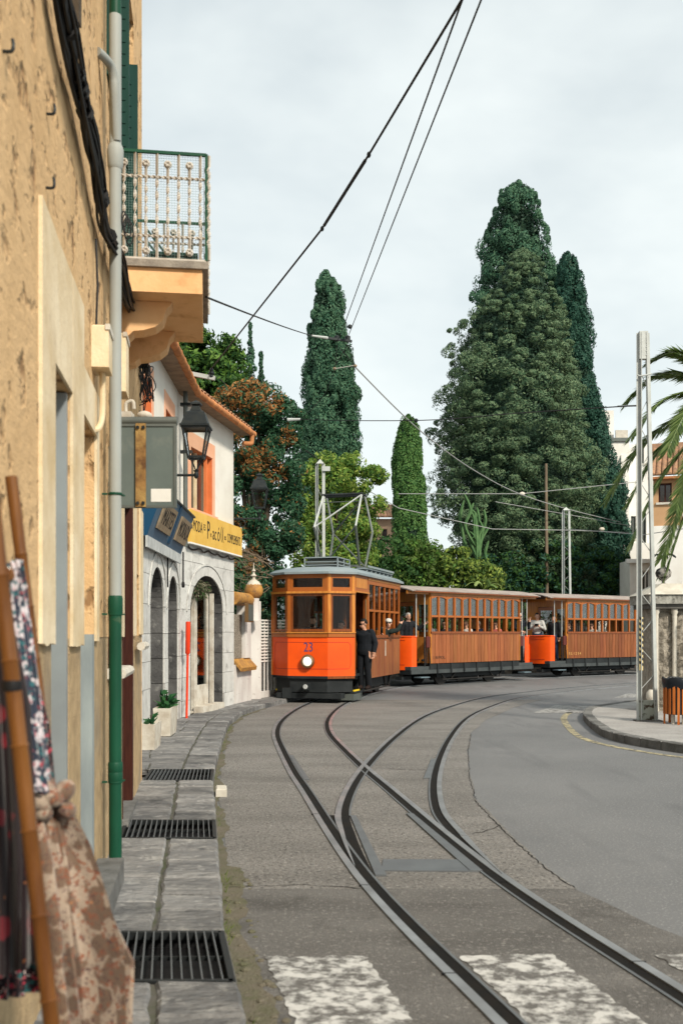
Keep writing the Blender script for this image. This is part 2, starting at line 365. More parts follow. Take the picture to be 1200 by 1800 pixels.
def ROADPAINT(name, col):
    m = bpy.data.materials.new(name); m.use_nodes = True; nt = m.node_tree; N = nt.nodes; L = nt.links.new
    b = N['Principled BSDF']; b.inputs['Roughness'].default_value = .85
    tc = N.new('ShaderNodeTexCoord'); mp = N.new('ShaderNodeMapping'); mp.inputs['Scale'].default_value = (1,1.15,1); L(tc.outputs['Object'], mp.inputs['Vector'])
    a = N.new('ShaderNodeTexNoise'); a.inputs['Scale'].default_value = 7; a.inputs['Detail'].default_value = 12; a.inputs['Roughness'].default_value = .80; L(mp.outputs[0], a.inputs['Vector'])
    r = N.new('ShaderNodeMapRange'); r.inputs[1].default_value = .465; r.inputs[2].default_value = .555; L(a.outputs['Fac'], r.inputs[0])
    q = N.new('ShaderNodeMixRGB'); q.inputs[1].default_value = (*col,1); q.inputs[2].default_value = (.105,.10,.094,1); L(r.outputs[0], q.inputs[0]); L(q.outputs[0], b.inputs['Base Color'])
    bp = N.new('ShaderNodeBump'); bp.inputs['Strength'].default_value = .6; bp.inputs['Distance'].default_value = .01; bp.invert = True; L(r.outputs[0], bp.inputs['Height']); L(bp.outputs[0], b.inputs['Normal'])
    return m
M['roadpaint'] = ROADPAINT('worn_road_paint', (.50,.50,.485))
M['roadyellow'] = ROADPAINT('worn_yellow_paint', (.42,.37,.22))
M['roadpale'] = ROADPAINT('pale_road_paint', (.36,.36,.35))
M['wood'] = MAT('varnished_plank', (.32,.112,.040), .42, col2=(.20,.062,.020), scale=3.2, stretch=(9,9,.5), rnd=.15, hue=.006, coat=.15)
M['wood_shaded'] = MAT('shaded_plank', (.25,.085,.030), .4, col2=(.15,.045,.015), scale=3.2, stretch=(9,9,.5), rnd=.16, hue=.006, coat=.2)  # darker copy of the planks; rear trailer's shade put into the colour
M['wood_dark'] = MAT('dark_varnish', (.24,.068,.016), .36, col2=(.15,.040,.010), scale=4, stretch=(6,6,1), coat=.3)
M['wood_mid'] = MAT('mid_varnish', (.36,.108,.019), .36, col2=(.33,.095,.018), scale=4, stretch=(6,6,1), coat=.3)
M['wood_light'] = MAT('light_varnish', (.58,.24,.045), .4, col2=(.44,.155,.028), scale=4, stretch=(6,6,.7), coat=.25)
M['orange'] = MAT('orange_paint', (.84,.090,.003), .45, col2=(.72,.070,.003), scale=1.6, coat=.08, spec=.35, col3=(.60,.055,.004), scale3=5, lo3=.6, hi3=.85)
M['maroon'] = MAT('maroon_line', (.36,.03,.02), .4)
M['number_blue'] = MAT('number_blue', (.03,.06,.17), .5)
M['tram_roof'] = MAT('tram_roof', (.20,.25,.275), .5, col2=(.25,.29,.30), scale=3)
M['trailer_roof'] = MAT('trailer_roof', (.36,.31,.28), .8, col2=(.24,.205,.185), scale=2)
M['chassis'] = MAT('chassis_black', (.014,.017,.019), .6, col2=(.026,.030,.032), scale=3)
M['wheel'] = MAT('wheel_steel', (.05,.047,.045), .5, metal=.6)
M['glass'] = GLASS('window_glass', (.80,.83,.83), .5, .02, .0)
M['glass_side'] = GLASS('side_glass', (.86,.88,.86), .8, .03, .03)
M['lens'] = MAT('lamp_lens', (.80,.76,.66), .12, coat=1); M['lens'].node_tree.nodes['Principled BSDF'].inputs['Emission Color'].default_value = (1,.93,.78,1); M['lens'].node_tree.nodes['Principled BSDF'].inputs['Emission Strength'].default_value = .9
M['brass'] = MAT('brass', (.26,.16,.08), .4, metal=.7)
M['leather'] = MAT('leather', (.10,.025,.02), .5)
M['zinc'] = MAT('zinc_post', (.48,.51,.50), .6, metal=.2, col2=(.38,.40,.39), scale=3)
M['zinc_rust'] = MAT('zinc_base', (.33,.36,.32), .8, col2=(.07,.055,.04), scale=10, lo=.5, hi=.6)
M['yellow_stripe'] = MAT('stripe_yellow', (.62,.50,.24), .6)
M['black'] = MAT('black', (.010,.010,.011), .5)
M['bin_wood'] = MAT('bin_slat', (.50,.155,.035), .5, col2=(.36,.095,.02), scale=4, stretch=(8,8,.6), rnd=.14)
M['bin_plastic'] = MAT('bin_liner', (.012,.015,.020), .3, bump=.4, bscale=12)
M['stone_wall'] = MAT('rough_stone', (.34,.31,.26), .95, col2=(.20,.18,.15), scale=6, bump=1, bscale=14, bdist=.06)
M['stone_cap'] = MAT('stone_cap', (.34,.34,.31), .9, col2=(.17,.165,.15), scale=9, bump=.7, bscale=24, col3=(.10,.10,.09), scale3=18, lo3=.55, hi3=.7)
M['pale_stone'] = MAT('pale_column', (.60,.57,.50), .85, col2=(.48,.45,.39), scale=5, bump=.3)
M['white_building'] = MAT('white_building', (.78,.78,.75), .9, col2=(.68,.66,.61), scale=.6, col3=(.44,.38,.30), scale3=.7, lo3=.6, hi3=.85)
M['tan_building'] = MAT('tan_building', (.50,.31,.17), .9, col2=(.42,.25,.13), scale=.8)
M['house_peach'] = MAT('house_peach', (.70,.48,.34), .9, col2=(.60,.40,.27), scale=.7)
M['hill'] = MAT('hill', (.05,.075,.05), .95, col2=(.09,.09,.07), scale=.05)
M['bark'] = MAT('bark', (.09,.07,.05), .95, col2=(.05,.04,.03), scale=6, stretch=(1,1,.2), bump=.8, bscale=10)
M['pale_bark'] = MAT('pale_bark', (.22,.17,.12), .95, col2=(.13,.10,.07), scale=6, stretch=(1,1,.2), bump=.6)
M['cyp'] = LEAF('cypress_leaf', (.020,.075,.046), (.090,.175,.100), trans=.1)
M['cyp_dark'] = LEAF('cypress_dark_leaf', (.010,.046,.034), (.042,.105,.070), trans=.08)
M['cyp_light'] = LEAF('juniper_leaf', (.038,.090,.048), (.160,.225,.120), trans=.1)
M['cyp_small'] = LEAF('thuja_leaf', (.030,.100,.028), (.115,.215,.060), trans=.1)
M['leaf_dark'] = LEAF('dark_leaf', (.018,.060,.020), (.055,.120,.030))
M['leaf_teal'] = LEAF('photinia_leaf', (.020,.075,.040), (.060,.135,.070), rough=.4)
M['leaf_mid'] = LEAF('mid_leaf', (.065,.160,.028), (.160,.270,.055), trans=.3)
M['leaf_lime'] = LEAF('lime_leaf', (.190,.300,.050), (.380,.460,.110), trans=.45)
M['leaf_rust'] = LEAF('rust_leaf', (.260,.110,.035), (.520,.270,.100), trans=.4)
M['leaf_shrub'] = LEAF('shrub_leaf', (.030,.075,.018), (.105,.150,.038))
M['palm'] = LEAF('palm_leaf', (.090,.170,.045), (.260,.340,.120), rough=.4, trans=.3)
M['cactus'] = MAT('cactus', (.055,.130,.048), .7, col2=(.10,.19,.075), scale=5)
M['grass'] = LEAF('weed', (.08,.13,.02), (.17,.20,.05))
M['bamboo'] = MAT('bamboo', (.20,.082,.020), .42, col2=(.10,.036,.009), scale=3, stretch=(5,5,.6), coat=.2)
M['floral_dark'] = FLORAL('floral_dark', (.018,.012,.018), [((.50,.04,.08),1.0,.30),((.58,.50,.50),1.3,.24),((.02,.12,.13),.8,.30),((.55,.16,.14),1.9,.22)], 36)
M['floral_blue'] = FLORAL('floral_blue', (.035,.045,.07), [((.62,.57,.60),.8,.46),((.45,.09,.11),1.2,.30),((.04,.14,.16),1.0,.34)], 38)
M['floral_beige'] = FLORAL('floral_beige', (.33,.26,.20), [((.15,.10,.07),.35,.58),((.22,.080,.045),1.0,.36),((.07,.03,.035),1.4,.30),((.45,.17,.06),.7,.13)], 46)
M['cloth_maroon'] = FLORAL('floral_maroon', (.012,.006,.008), [((.16,.012,.02),.6,.34),((.30,.10,.03),1.3,.12)], 18)
M['wire_grey'] = MAT('grey_wire', (.30,.31,.31), .5)
M['wire'] = MAT('wire', (.018,.018,.018), .6)
M['porcelain'] = MAT('insulator', (.30,.29,.27), .4)
M['planter'] = MAT('planter_white', (.60,.57,.50), .85, col2=(.42,.37,.30), scale=5, bump=.3)
M['table_green'] = MAT('table_green', (.018,.07,.055), .5)
M['mesh_green'] = MAT('mesh_green', (.20,.30,.28), .5)
M['iron_grey'] = MAT('wrought_iron_cream', (.55,.52,.47), .7, col2=(.42,.38,.33), scale=9, col3=(.35,.15,.05), scale3=6, lo3=.68, hi3=.76)
# ------------------------------------------------------------------ ground, road, track, pavements
def lerp_tab(tab, z):
    if z <= tab[0][1]:
        (x0,z0),(x1,z1) = tab[0], tab[1]
    elif z >= tab[-1][1]:
        (x0,z0),(x1,z1) = tab[-2], tab[-1]
    else:
        for i in range(len(tab)-1):
            if tab[i][1] <= z <= tab[i+1][1]: (x0,z0),(x1,z1) = tab[i], tab[i+1]; break
    return x0+(x1-x0)*(z-z0)/(z1-z0)
KERB = [(.12,.0),(-.37,3.94),(-.60,5.14),(-.93,7.49),(-1.34,10.4),(-1.43,11.2),(-1.60,12.9),(-1.86,15.95),(-1.97,17.6),(-1.97,19.4),(-1.80,21.0),(-1.52,22.4),(-1.15,24.0),(-.70,25.6),(.0,28)]
WALL = [(-.68,.0),(-2.09,10.45),(-2.75,10.5),(-2.95,18.1),(-2.34,21.5),(-1.97,24.0),(-1.5,26),(-.6,29)]
def K(z): return lerp_tab(KERB, z)
def WL(z): return lerp_tab(WALL, z)

g = MB(); g.poly([(-300,-60,0),(300,-60,0),(300,500,0),(-300,500,0)])
tag(g.build('ground', M['asphalt']), kind='structure')

PA = [(1.75,2.0),(1.45,3.0),(1.13,4.3),(.58,6.8),(.05,10.5),(-.16,12),(-.49,14.8),(-.62,16.2),(-.68,17.6),(-.67,19),(-.59,20.5),(-.46,22),(-.27,23.5),(-.02,25),(.70,28.2),(1.98,31.2),(5.30,34.7),(7.72,37.1),(11,39.6),(15,42.2),(22,45.5)]
PB = [(.62,6.55),(.50,8.0),(.465,9.4),(.69,11.8),(1.22,15.3),(1.95,19),(2.77,21.8),(3.95,24.9),(5.3,27.1),(7.3,29.7),(9.6,32.0),(13,34.6),(18,37.5),(26,41)]
pathA = smooth_path([(x,z,0) for x,z in PA], 10); pathB = smooth_path([(x,z,0) for x,z in PB], 10)

def offset_path(path, d):
    o = []
    for i, p in enumerate(path):
        t = path[min(i+1,len(path)-1)]-path[max(i-1,0)]; t.normalize()
        o.append(p+Vector((t.y,-t.x,0))*d)      # d>0: to the right of the travel direction
    return o
def strip(path, d0, d1, z0, z1):
    """flat topped strip between two offsets, with sides down to the ground"""
    a = offset_path(path, d0); b = offset_path(path, d1); mb = MB(); n = len(path); vs_ = []
    for i in range(n):
        vs_ += [(a[i].x,a[i].y,z0),(a[i].x,a[i].y,z1),(b[i].x,b[i].y,z1),(b[i].x,b[i].y,z0)]
    fs = []
    for i in range(n-1):
        for k in range(3): fs.append([i*4+k, i*4+k+1, (i+1)*4+k+1, (i+1)*4+k])
    fs.append([0,1,2,3]); fs.append([(n-1)*4+k for k in (3,2,1,0)])
    mb.add(vs_, fs); return mb

def sub(path, z0, z1): return [p for p in path if z0 <= p.y <= z1]
# concrete around the track (4 mm above the ground)
ap = MB()
zs = [6.4+(i*.4) for i in range(46)]
right = [(1.52,6.4),(1.43,6.94),(1.36,8.2),(1.32,9.8),(1.45,11.3),(1.75,13.8),(2.10,16.2),(2.7,18.7),(3.6,21.4),(4.6,23.8),(5.6,25.6)]
zs = [z for z in zs if z <= 24.4]
random.seed(3)
lp = [(K(z)+.06+random.uniform(-.02,.02), z, .004) for z in zs]
rp = [(lerp_tab(right,z)+random.uniform(-.025,.025), z, .004) for z in zs]
n = len(zs); ap.add(lp+rp, [[i,n+i,n+i+1,i+1] for i in range(n-1)])
tag(ap.build('track_concrete', M['concrete'], fix=False), kind='structure')
np_ = MB()
zs2 = [1.0+.27*i for i in range(21)]
lp = [(K(z)+.08+random.uniform(-.03,.03), z, .004) for z in zs2]; rp = [(1.5+(6.4-z)*.32+random.uniform(-.03,.03), z, .004) for z in zs2]
n = len(zs2); np_.add(lp+rp, [[i,n+i,n+i+1,i+1] for i in range(n-1)])
tag(np_.build('road_patch', M['old_asphalt'], fix=False), kind='structure')
# dirt along the gutter
gd = MB(); zz = [2.2+.07*i for i in range(278)]
lp = [(K(z)-.02, z, .002) for z in zz]; rp = [(K(z)+.075+.025*math.sin(z*3.1)+.02*math.sin(z*7.7)+random.uniform(-.018,.018)+(.06 if z<7 else 0), z, .007) for z in zz]
gd.add(lp+rp, [[i,len(zz)+i,len(zz)+i+1,i+1] for i in range(len(zz)-1)])
tag(gd.build('gutter_dirt', M['dirt'], fix=False), kind='structure')

track = thing('tram_track', None, None); track['kind'] = 'structure'
HG = .457
def rail(path, side, dz, name='rail', gw=.070, parent=track):
    s = side
    o = strip(path, s*(HG), s*(HG+.052), 0, .016+dz).build(name, M['steel'], parent)
    strip(path, s*(HG-gw), s*(HG-.0005), 0, .007+dz).build('groove', M['rail_side'], o)
    strip(path, s*(HG-gw-.018), s*(HG-gw-.0005), 0, .012+dz).build('lip', M['plate'], o)
    return o
rail(sub(pathA, 1.9, 60), -1, 0); rail(sub(pathA, 1.9, 60), 1, 0)
rail(sub(pathB, 8.9, 60), -1, .003); rail(sub(pathB, 8.0, 60), 1, .003)
# switch: dark flangeway, two tapered tongues, cover plates
sw = MB()
Aleft = offset_path(sub(pathA, 6.5, 9.1), -HG); Bleft = offset_path(sub(pathB, 6.5, 9.1), -HG)
def at_z(path, z):
    for i in range(len(path)-1):
        if path[i].y <= z <= path[i+1].y:
            t = (z-path[i].y)/(path[i+1].y-path[i].y); return path[i].x+(path[i+1].x-path[i].x)*t
    return path[-1].x if z > path[-1].y else path[0].x
fl = MB(); zs = [6.55+.1*i for i in range(25)]
a = [(at_z(Aleft,z)+.01, z, .0095) for z in zs]; b = [(at_z(Bleft,z)+.075, z, .0095) for z in zs]
fl.add(a+b, [[i,len(zs)+i,len(zs)+i+1,i+1] for i in range(len(zs)-1)])
fl.build('flangeway', M['rail_side'], track, fix=False)
Ar = offset_path(sub(pathA, 6.2, 9.3), HG); Br = offset_path(sub(pathB, 6.2, 9.3), HG)
fl = MB(); zs = [6.55+.1*i for i in range(22)]
a = [(min(at_z(Ar,z),at_z(Br,z))-.065, z, .0105) for z in zs]; b = [(max(at_z(Ar,z),at_z(Br,z))+.01, z, .0105) for z in zs]
fl.add(a+b, [[i,len(zs)+i,len(zs)+i+1,i+1] for i in range(len(zs)-1)])
fl.build('flangeway', M['rail_side'], track, fix=False)
def tongue(zt, zr, fx, wmax, z, name='switch_tongue'):
    mb = MB(); zs = [zt+(zr-zt)*i/14 for i in range(15)]
    vs_ = []
    for i, q in enumerate(zs):
        w = .006+(wmax-.006)*(i/14); x = fx(q)
        vs_ += [(x-w/2,q,.0),(x-w/2,q,z),(x+w/2,q,z),(x+w/2,q,.0)]
    fs = [[i*4+k,i*4+k+1,(i+1)*4+k+1,(i+1)*4+k] for i in range(14) for k in range(3)]+[[0,1,2,3],[56,57,58,59][::-1]]
    mb.add(vs_, fs); return mb.build(name, M['steel'], track)
tongue(7.0, 8.95, lambda z: at_z(Bleft,z)-.03+.0*(z), .062, .020)
tongue(6.75, 8.0, lambda z: at_z(Br,z)+.025, .06, .0205)
def plate(pts, z=.014, name='cover_plate'):
    mb = MB(); mb.prism([(x,y,0.0) for x,y in pts], (0,0,z)); o = mb.build(name, M['plate'], track); return o
plate([(.275,6.86),(.90,6.84),(.86,7.19),(.30,7.20)], .013)
bl = lambda z: at_z(Bleft,z)+.082
plate([(bl(6.72),6.72),(bl(6.72)+.075,6.72),(bl(8.9)+.05,8.9),(bl(8.9),8.9)], .0175)
arx = lambda z: at_z(Ar,z)-.07
plate([(arx(6.84)-.085,6.84),(arx(6.84),6.84),(arx(9.0),9.0),(arx(9.0)-.06,9.0)], .0175)
brx = lambda z: at_z(offset_path(sub(pathB, 6.2, 14.5), HG),z)-.08
plate([(brx(11.2)-.075,11.2),(brx(11.2),11.2),(brx(12.9),12.9),(brx(12.9)-.06,12.9)], .0165, 'guard_plate')
al = lambda z: at_z(offset_path(sub(pathA, 9, 15.5), -HG),z)+.08
plate([(al(11.1),11.1),(al(11.1)+.06,11.1),(al(13.3)+.05,13.3),(al(13.3),13.3)], .0165, 'guard_plate')
# joint gaps across the rails
for z, s in ((4.78,-1),(6.45,-1),(4.95,1),(8.98,-1)):
    pth = offset_path(pathA, s*(HG+.031)); x = at_z(pth, z)
    mb = MB(); mb.box(x-.034,x+.034,z-.004,z+.004,.0,.0172); mb.build('rail_joint', M['black'], track)

# painted markings
def marking(name, pts, mat, z=.0085):
    q = []; rr = random.Random(int(pts[0][0]*50)); n = len(pts)
    for i in range(n):
        a = Vector(pts[i]); b = Vector(pts[(i+1)%n]); m = max(2,int((b-a).length/.035))
        for k in range(m): c = a.lerp(b,k/m); q.append((c.x+rr.uniform(-.013,.013),c.y+rr.uniform(-.016,.016),z))
    mb = MB(); mb.poly(q); return tag(mb.build(name, mat, fix=False), kind='structure')
marking('crossing_stripe', [(-.39,5.05),(.115,5.06),(.62,2.9),(.10,2.9)], M['roadpaint'])
marking('crossing_stripe', [(.60,5.06),(1.075,5.08),(1.56,2.9),(1.07,2.9)], M['roadpaint'])
marking('crossing_stripe', [(1.60,5.07),(2.06,5.09),(2.5,2.9),(2.05,2.9)], M['roadpaint'])
marking('crossing_stripe', [(2.62,5.08),(3.1,5.1),(3.5,2.9),(3.05,2.9)], M['roadpaint'])
marking('road_marking', [(3.9,20.4),(5.2,20.4),(5.9,22.2),(4.85,22.6)], M['roadpale'], .004)
marking('road_marking', [(6.9,25.2),(8.2,25.3),(9.0,26.6),(7.7,26.9)], M['roadpale'], .004)
# cracks
def crack(pts, w=.012, z=.0065):
    mb = MB(); random.seed(int(pts[0][0]*100)); q = []
    for i in range(len(pts)-1):
        a = Vector((*pts[i],0)); b = Vector((*pts[i+1],0)); m = max(2,int((b-a).length/.05))
        for k in range(m): q.append(a+(b-a)*(k/m)+Vector((random.uniform(-.012,.012),random.uniform(-.02,.02),0)))
    q.append(Vector((*pts[-1],0)))
    vs_ = []
    for i, p in enumerate(q):
        t = q[min(i+1,len(q)-1)]-q[max(i-1,0)]; t.normalize(); ww = w*random.uniform(.3,1)*(1 if 0<i<len(q)-1 else .1)
        vs_ += [(p.x+t.y*ww/2,p.y-t.x*ww/2,z),(p.x-t.y*ww/2,p.y+t.x*ww/2,z)]
    mb.add(vs_, [[2*i,2*i+1,2*i+3,2*i+2] for i in range(len(q)-1)])
    tag(mb.build('road_crack', M['rail_side'], fix=False), kind='structure')
crack([(-.75,6.42),(-.3,6.5),(.02,6.45),(.15,6.4)]); crack([(.55,12.0),(1.05,11.9),(1.2,11.95)],.02)
crack([(1.3,9.8),(1.35,8.2),(1.42,6.95),(1.5,6.4)],.014); crack([(1.32,9.8),(1.45,11.3),(1.75,13.8),(2.1,16.2)],.010)
crack([(1.36,8.5),(1.15,8.2),(1.05,8.15)],.015)

# ---- pavement on the left: stones, kerb stones, cellar grates
pave = thing('pavement', None, None); pave['kind'] = 'structure'
GR = [(4.43,5.18),(7.52,8.26),(10.45,11.32)]
def stone_mesh(q, z0, z1, c=.012, name='paving_stone', mat=None, sub_=True):
    ctr = sum((Vector(p) for p in q), Vector((0,0)))/len(q)
    mb = MB(); n = len(q); low = [(p[0]-ctr.x,p[1]-ctr.y,z0) for p in q]; mid = [(p[0]-ctr.x,p[1]-ctr.y,z1-c) for p in q]
    top = []
    for p in q:
        d = (ctr-Vector(p)); d.normalize(); top.append((p[0]-ctr.x+d.x*c*1.4,p[1]-ctr.y+d.y*c*1.4,z1+random.uniform(-.003,.003)))
    mb.add(low+mid+top, [list(range(n))[::-1]]+[[i,(i+1)%n,n+(i+1)%n,n+i] for i in range(n)]+[[n+i,n+(i+1)%n,2*n+(i+1)%n,2*n+i] for i in range(n)]+[list(range(2*n,3*n))])
    return mb.build(name, mat or M['slate'], pave, loc=(ctr.x,ctr.y,0))
random.seed(21)
def wob(a, b, k=3, amp=.02):                     # ragged edge from a to b (excluding b)
    o = [a]
    for i in range(1,k):
        t = i/k; o.append((a[0]+(b[0]-a[0])*t+random.uniform(-amp,amp), a[1]+(b[1]-a[1])*t+random.uniform(-amp,amp)))
    return o
def stone_rows(z0, z1):
    z = z0; L_ = z1-z0; nrow = max(1, round(L_/.52)); cuts = [z0+L_*i/nrow+(random.uniform(-.09,.09) if 0<i<nrow else 0) for i in range(nrow+1)]
    kc = [z0+L_*i/max(1,round(L_/.42))+(random.uniform(-.07,.07) if 0<i<max(1,round(L_/.42)) else 0) for i in range(max(1,round(L_/.42))+1)]
    G = .008
    def kx(z): return K(z)-.37
    for a, b in zip(kc[:-1], kc[1:]):           # kerb side
        q = wob((kx(a)+G,a+G),(K(a)-.004,a+G),2,.004)+wob((K(a),a+G),(K(b),b-G),3,.008)+wob((K(b)-.004,b-G),(kx(b)+G,b-G),2,.004)+wob((kx(b)+G,b-G),(kx(a)+G,a+G),3,.012)
        stone_mesh(q, -.05, .1+random.uniform(-.006,.008), .014, 'kerb_stone')
    for a, b in zip(cuts[:-1], cuts[1:]):
        wid = kx(a)-WL((a+b)/2); ncol = 2 if wid > .62 and random.random() < .8 else 1
        xs0 = [WL(a)-.05, kx(a)-G]; xs1 = [WL(b)-.05, kx(b)-G]
        if a < 10.5 < b: xs1[0] = xs0[0]-.05
        if ncol == 2:
            t = random.uniform(.4,.62); xs0.insert(1, xs0[0]+(xs0[1]-xs0[0])*t); xs1.insert(1, xs1[0]+(xs1[1]-xs1[0])*(t+random.uniform(-.06,.06)))
        for c in range(len(xs0)-1):
            p0, p1, p2, p3 = (xs0[c]+G,a+G),(xs0[c+1]-G,a+G),(xs1[c+1]-G,b-G),(xs1[c]+G,b-G)
            q = wob(p0,p1,3,.01)+wob(p1,p2,3,.014)+wob(p2,p3,3,.01)+wob(p3,p0,3,.01)
            stone_mesh(q, .03, .1+random.uniform(-.008,.008), .012)
segs = [(1.0,GR[0][0]),(GR[0][1],GR[1][0]),(GR[1][1],GR[2][0]),(GR[2][1],22.6)]
for a, b in segs:
    stone_rows(a, b)
    mb = MB(); m = max(2,int((b-a)/.4)); zs = [a+(b-a)*i/m for i in range(m+1)]
    vs_ = [(WL(z)-.3,z,.085) for z in zs]+[(K(z)-.03,z,.085) for z in zs]
    mb.add(vs_, [[i,m+1+i,m+2+i,i+1] for i in range(m)]); mb.build('mortar_bed', M['mortar'], pave, fix=False)
# far end of the pavement, under the tram's left side
mb = MB(); zs = [22.6+.5*i for i in range(9)]
mb.add([(WL(z)-.3,z,.1) for z in zs]+[(K(z),z,.1) for z in zs]+[(K(z),z,-.02) for z in zs],
       [[i,9+i,10+i,i+1] for i in range(8)]+[[9+i,18+i,19+i,10+i] for i in range(8)])
mb.build('paving_sheet', M['slate'], pave, fix=False)
gl = ['iron cellar grate nearest the camera in the slate pavement', 'middle of the three iron grates across the narrow pavement', 'farthest small iron grate, beside the brown door']
for (a, b), lab in zip(GR, gl):
    t = thing('pavement_grate', lab, 'grate', (0,0,0), 0, 'cellar grates in the pavement')
    xw0, xk0, xw1, xk1 = WL(a)+.02, K(a)-.02, WL(b)+.02, K(b)-.02
    if a > 10: xw1 = xw0-.08
    f = MB(); z = .1
    for p, q in (((xw0,a+.015),(xk0,a+.015)),((xw1,b-.015),(xk1,b-.015)),((xw0,a),(xw1,b)),((xk0,a),(xk1,b))):
        f.bar((*p,z-.02),(*q,z-.02),.03,.04)
    f.build('frame', M['grate'], t)
    nb = 17
    for i in range(1, nb):
        u = i/nb; mb = MB(); mb.bar((xw0+(xk0-xw0)*u,a+.02,z-.012),(xw1+(xk1-xw1)*u,b-.02,z-.012),.007,.03); mb.build('bar', M['plate'], t)
    c = MB(); c.bar((xw0,(a+b)/2,z-.022),(xk0-.05,(a+b)/2,z-.022),.008,.02); c.build('cross_bar', M['grate'], t)
    pit = MB(); d = .01
    pit.add([(xw0,a,.09),(xk0,a,.09),(xk1,b,.09),(xw1,b,.09),(xw0,a,d),(xk0,a,d),(xk1,b,d),(xw1,b,d)], [[4,5,6,7],[0,1,5,4],[1,2,6,5],[2,3,7,6],[3,0,4,7]])
    pit.build('pit', M['black'], t, fix=False)
    kb = MB(); kb.add([(xk0-.0,a,-.02),(xk0+.02,a,-.02),(xk1+.02,b,-.02),(xk1,b,-.02),(xk0,a,.095),(xk0+.02,a,.095),(xk1+.02,b,.095),(xk1,b,.095)],
        [[4,5,6,7],[0,1,5,4],[1,2,6,5],[2,3,7,6],[3,0,4,7]]); kb.build('kerb_edge', M['kerb'], t)
# loose block, stones and weeds at the kerb foot
mb = MB(); mb.cbox(-.05,.06,-.13,.13,0,.085,.012); o = mb.build('stone_block', M['pale_stone'], loc=(K(10.1)+.075,10.1,.0)); o.rotation_euler[2] = .13
tag(o, 'small pale square stone block set against the kerb by the grates', 'stone block')
random.seed(5); st = MB()
for i in range(70):
    z = random.uniform(3.6,6.6) if i < 80 else random.uniform(6.6,9); x = K(z)+random.uniform(.02,.20); r = random.uniform(.006,.028)
    st.ell((x,z,r*.3),r,r*random.uniform(.7,1.2),r*.45,7,5)
tag(st.build('gutter_rubble', M['dirt'], smooth=False), 'crumbled stones and rubble along the kerb foot', 'rubble', kind='stuff')
wd = MB(); random.seed(8)
for i in range(420):
    u = random.random(); z = random.uniform(3.5,8.5) if u < .55 else random.uniform(8.5,21); x = K(z)+random.uniform(-.012,.05)
    if math.sin(z*2.3)+math.sin(z*5.1)*.6 < .1: continue
    h = random.uniform(.015,.055); an = random.uniform(0,6.28); dx, dy = math.cos(an)*h*.7, math.sin(an)*h*.7
    wd.add([(x-.003,z,.0),(x+.003,z,.0),(x+dx,z+dy,h)], [[0,1,2]])
tag(wd.build('kerb_weeds', M['grass'], fix=False), 'small weeds growing along the kerb foot', 'weeds', kind='stuff')

# ---- right hand pavement island
ISL = [(7.6,9.0),(5.6,12.2),(4.70,13.5),(4.25,14.6),(4.12,15.6),(4.25,16.9),(4.45,18.2),(4.68,19.3),(5.05,20.4),(5.7,21.4),(6.75,22.7),(8.5,24.6),(12,27.6),(20,32.5)]
isl = [Vector((p.x,p.y)) for p in smooth_path([(x,z,0) for x,z in ISL], 5)]
mb = MB(); mb.poly([(p.x,p.y,.118) for p in isl]+[(34,32.5,.118),(34,9.0,.118)])
rpv = tag(mb.build('pavement_island', MAT('island_concrete', (.36,.35,.335), .85, col2=(.27,.26,.25), scale=1.4, bump=.5, bscale=50, col3=(.14,.135,.13), scale3=26, lo3=.55, hi3=.75)), kind='structure')
i = 0; random.seed(4)
while i < len(isl)-2:
    j = min(i+2, len(isl)-1); pts = isl[i:j+1]; out_ = []; inn = []
    for k, p in enumerate(pts):
        kk = i+k; t = (isl[min(kk+1,len(isl)-1)]-isl[max(kk-1,0)]); t.normalize(); nrm = Vector((t.y,-t.x)); e = .006*(1 if k==0 else -1 if k==len(pts)-1 else 0)
        inn.append(p+nrm*.17+t*e); out_.append(p+t*e)
    q = [(p.x,p.y) for p in out_]+[(p.x,p.y) for p in inn[::-1]]
    s_ = stone_mesh(q, -.03, .128+random.uniform(-.004,.004), .014, 'kerb_stone', M['kerb']); s_.parent = rpv
    i = j
yl = offset_path([Vector((p.x,p.y,0)) for p in isl], -.42); yl = [p for p in yl if p.y < 20.6]
y2 = offset_path([Vector((p.x,p.y,0)) for p in isl], -.30); y2 = y2[:len(yl)]
mb = MB(); n = len(yl); mb.add([(p.x,p.y,.004) for p in yl]+[(p.x,p.y,.004) for p in y2], [[i,n+i,n+i+1,i+1] for i in range(n-1)])
tag(mb.build('yellow_kerb_line', M['roadyellow'], fix=False), kind='structure')
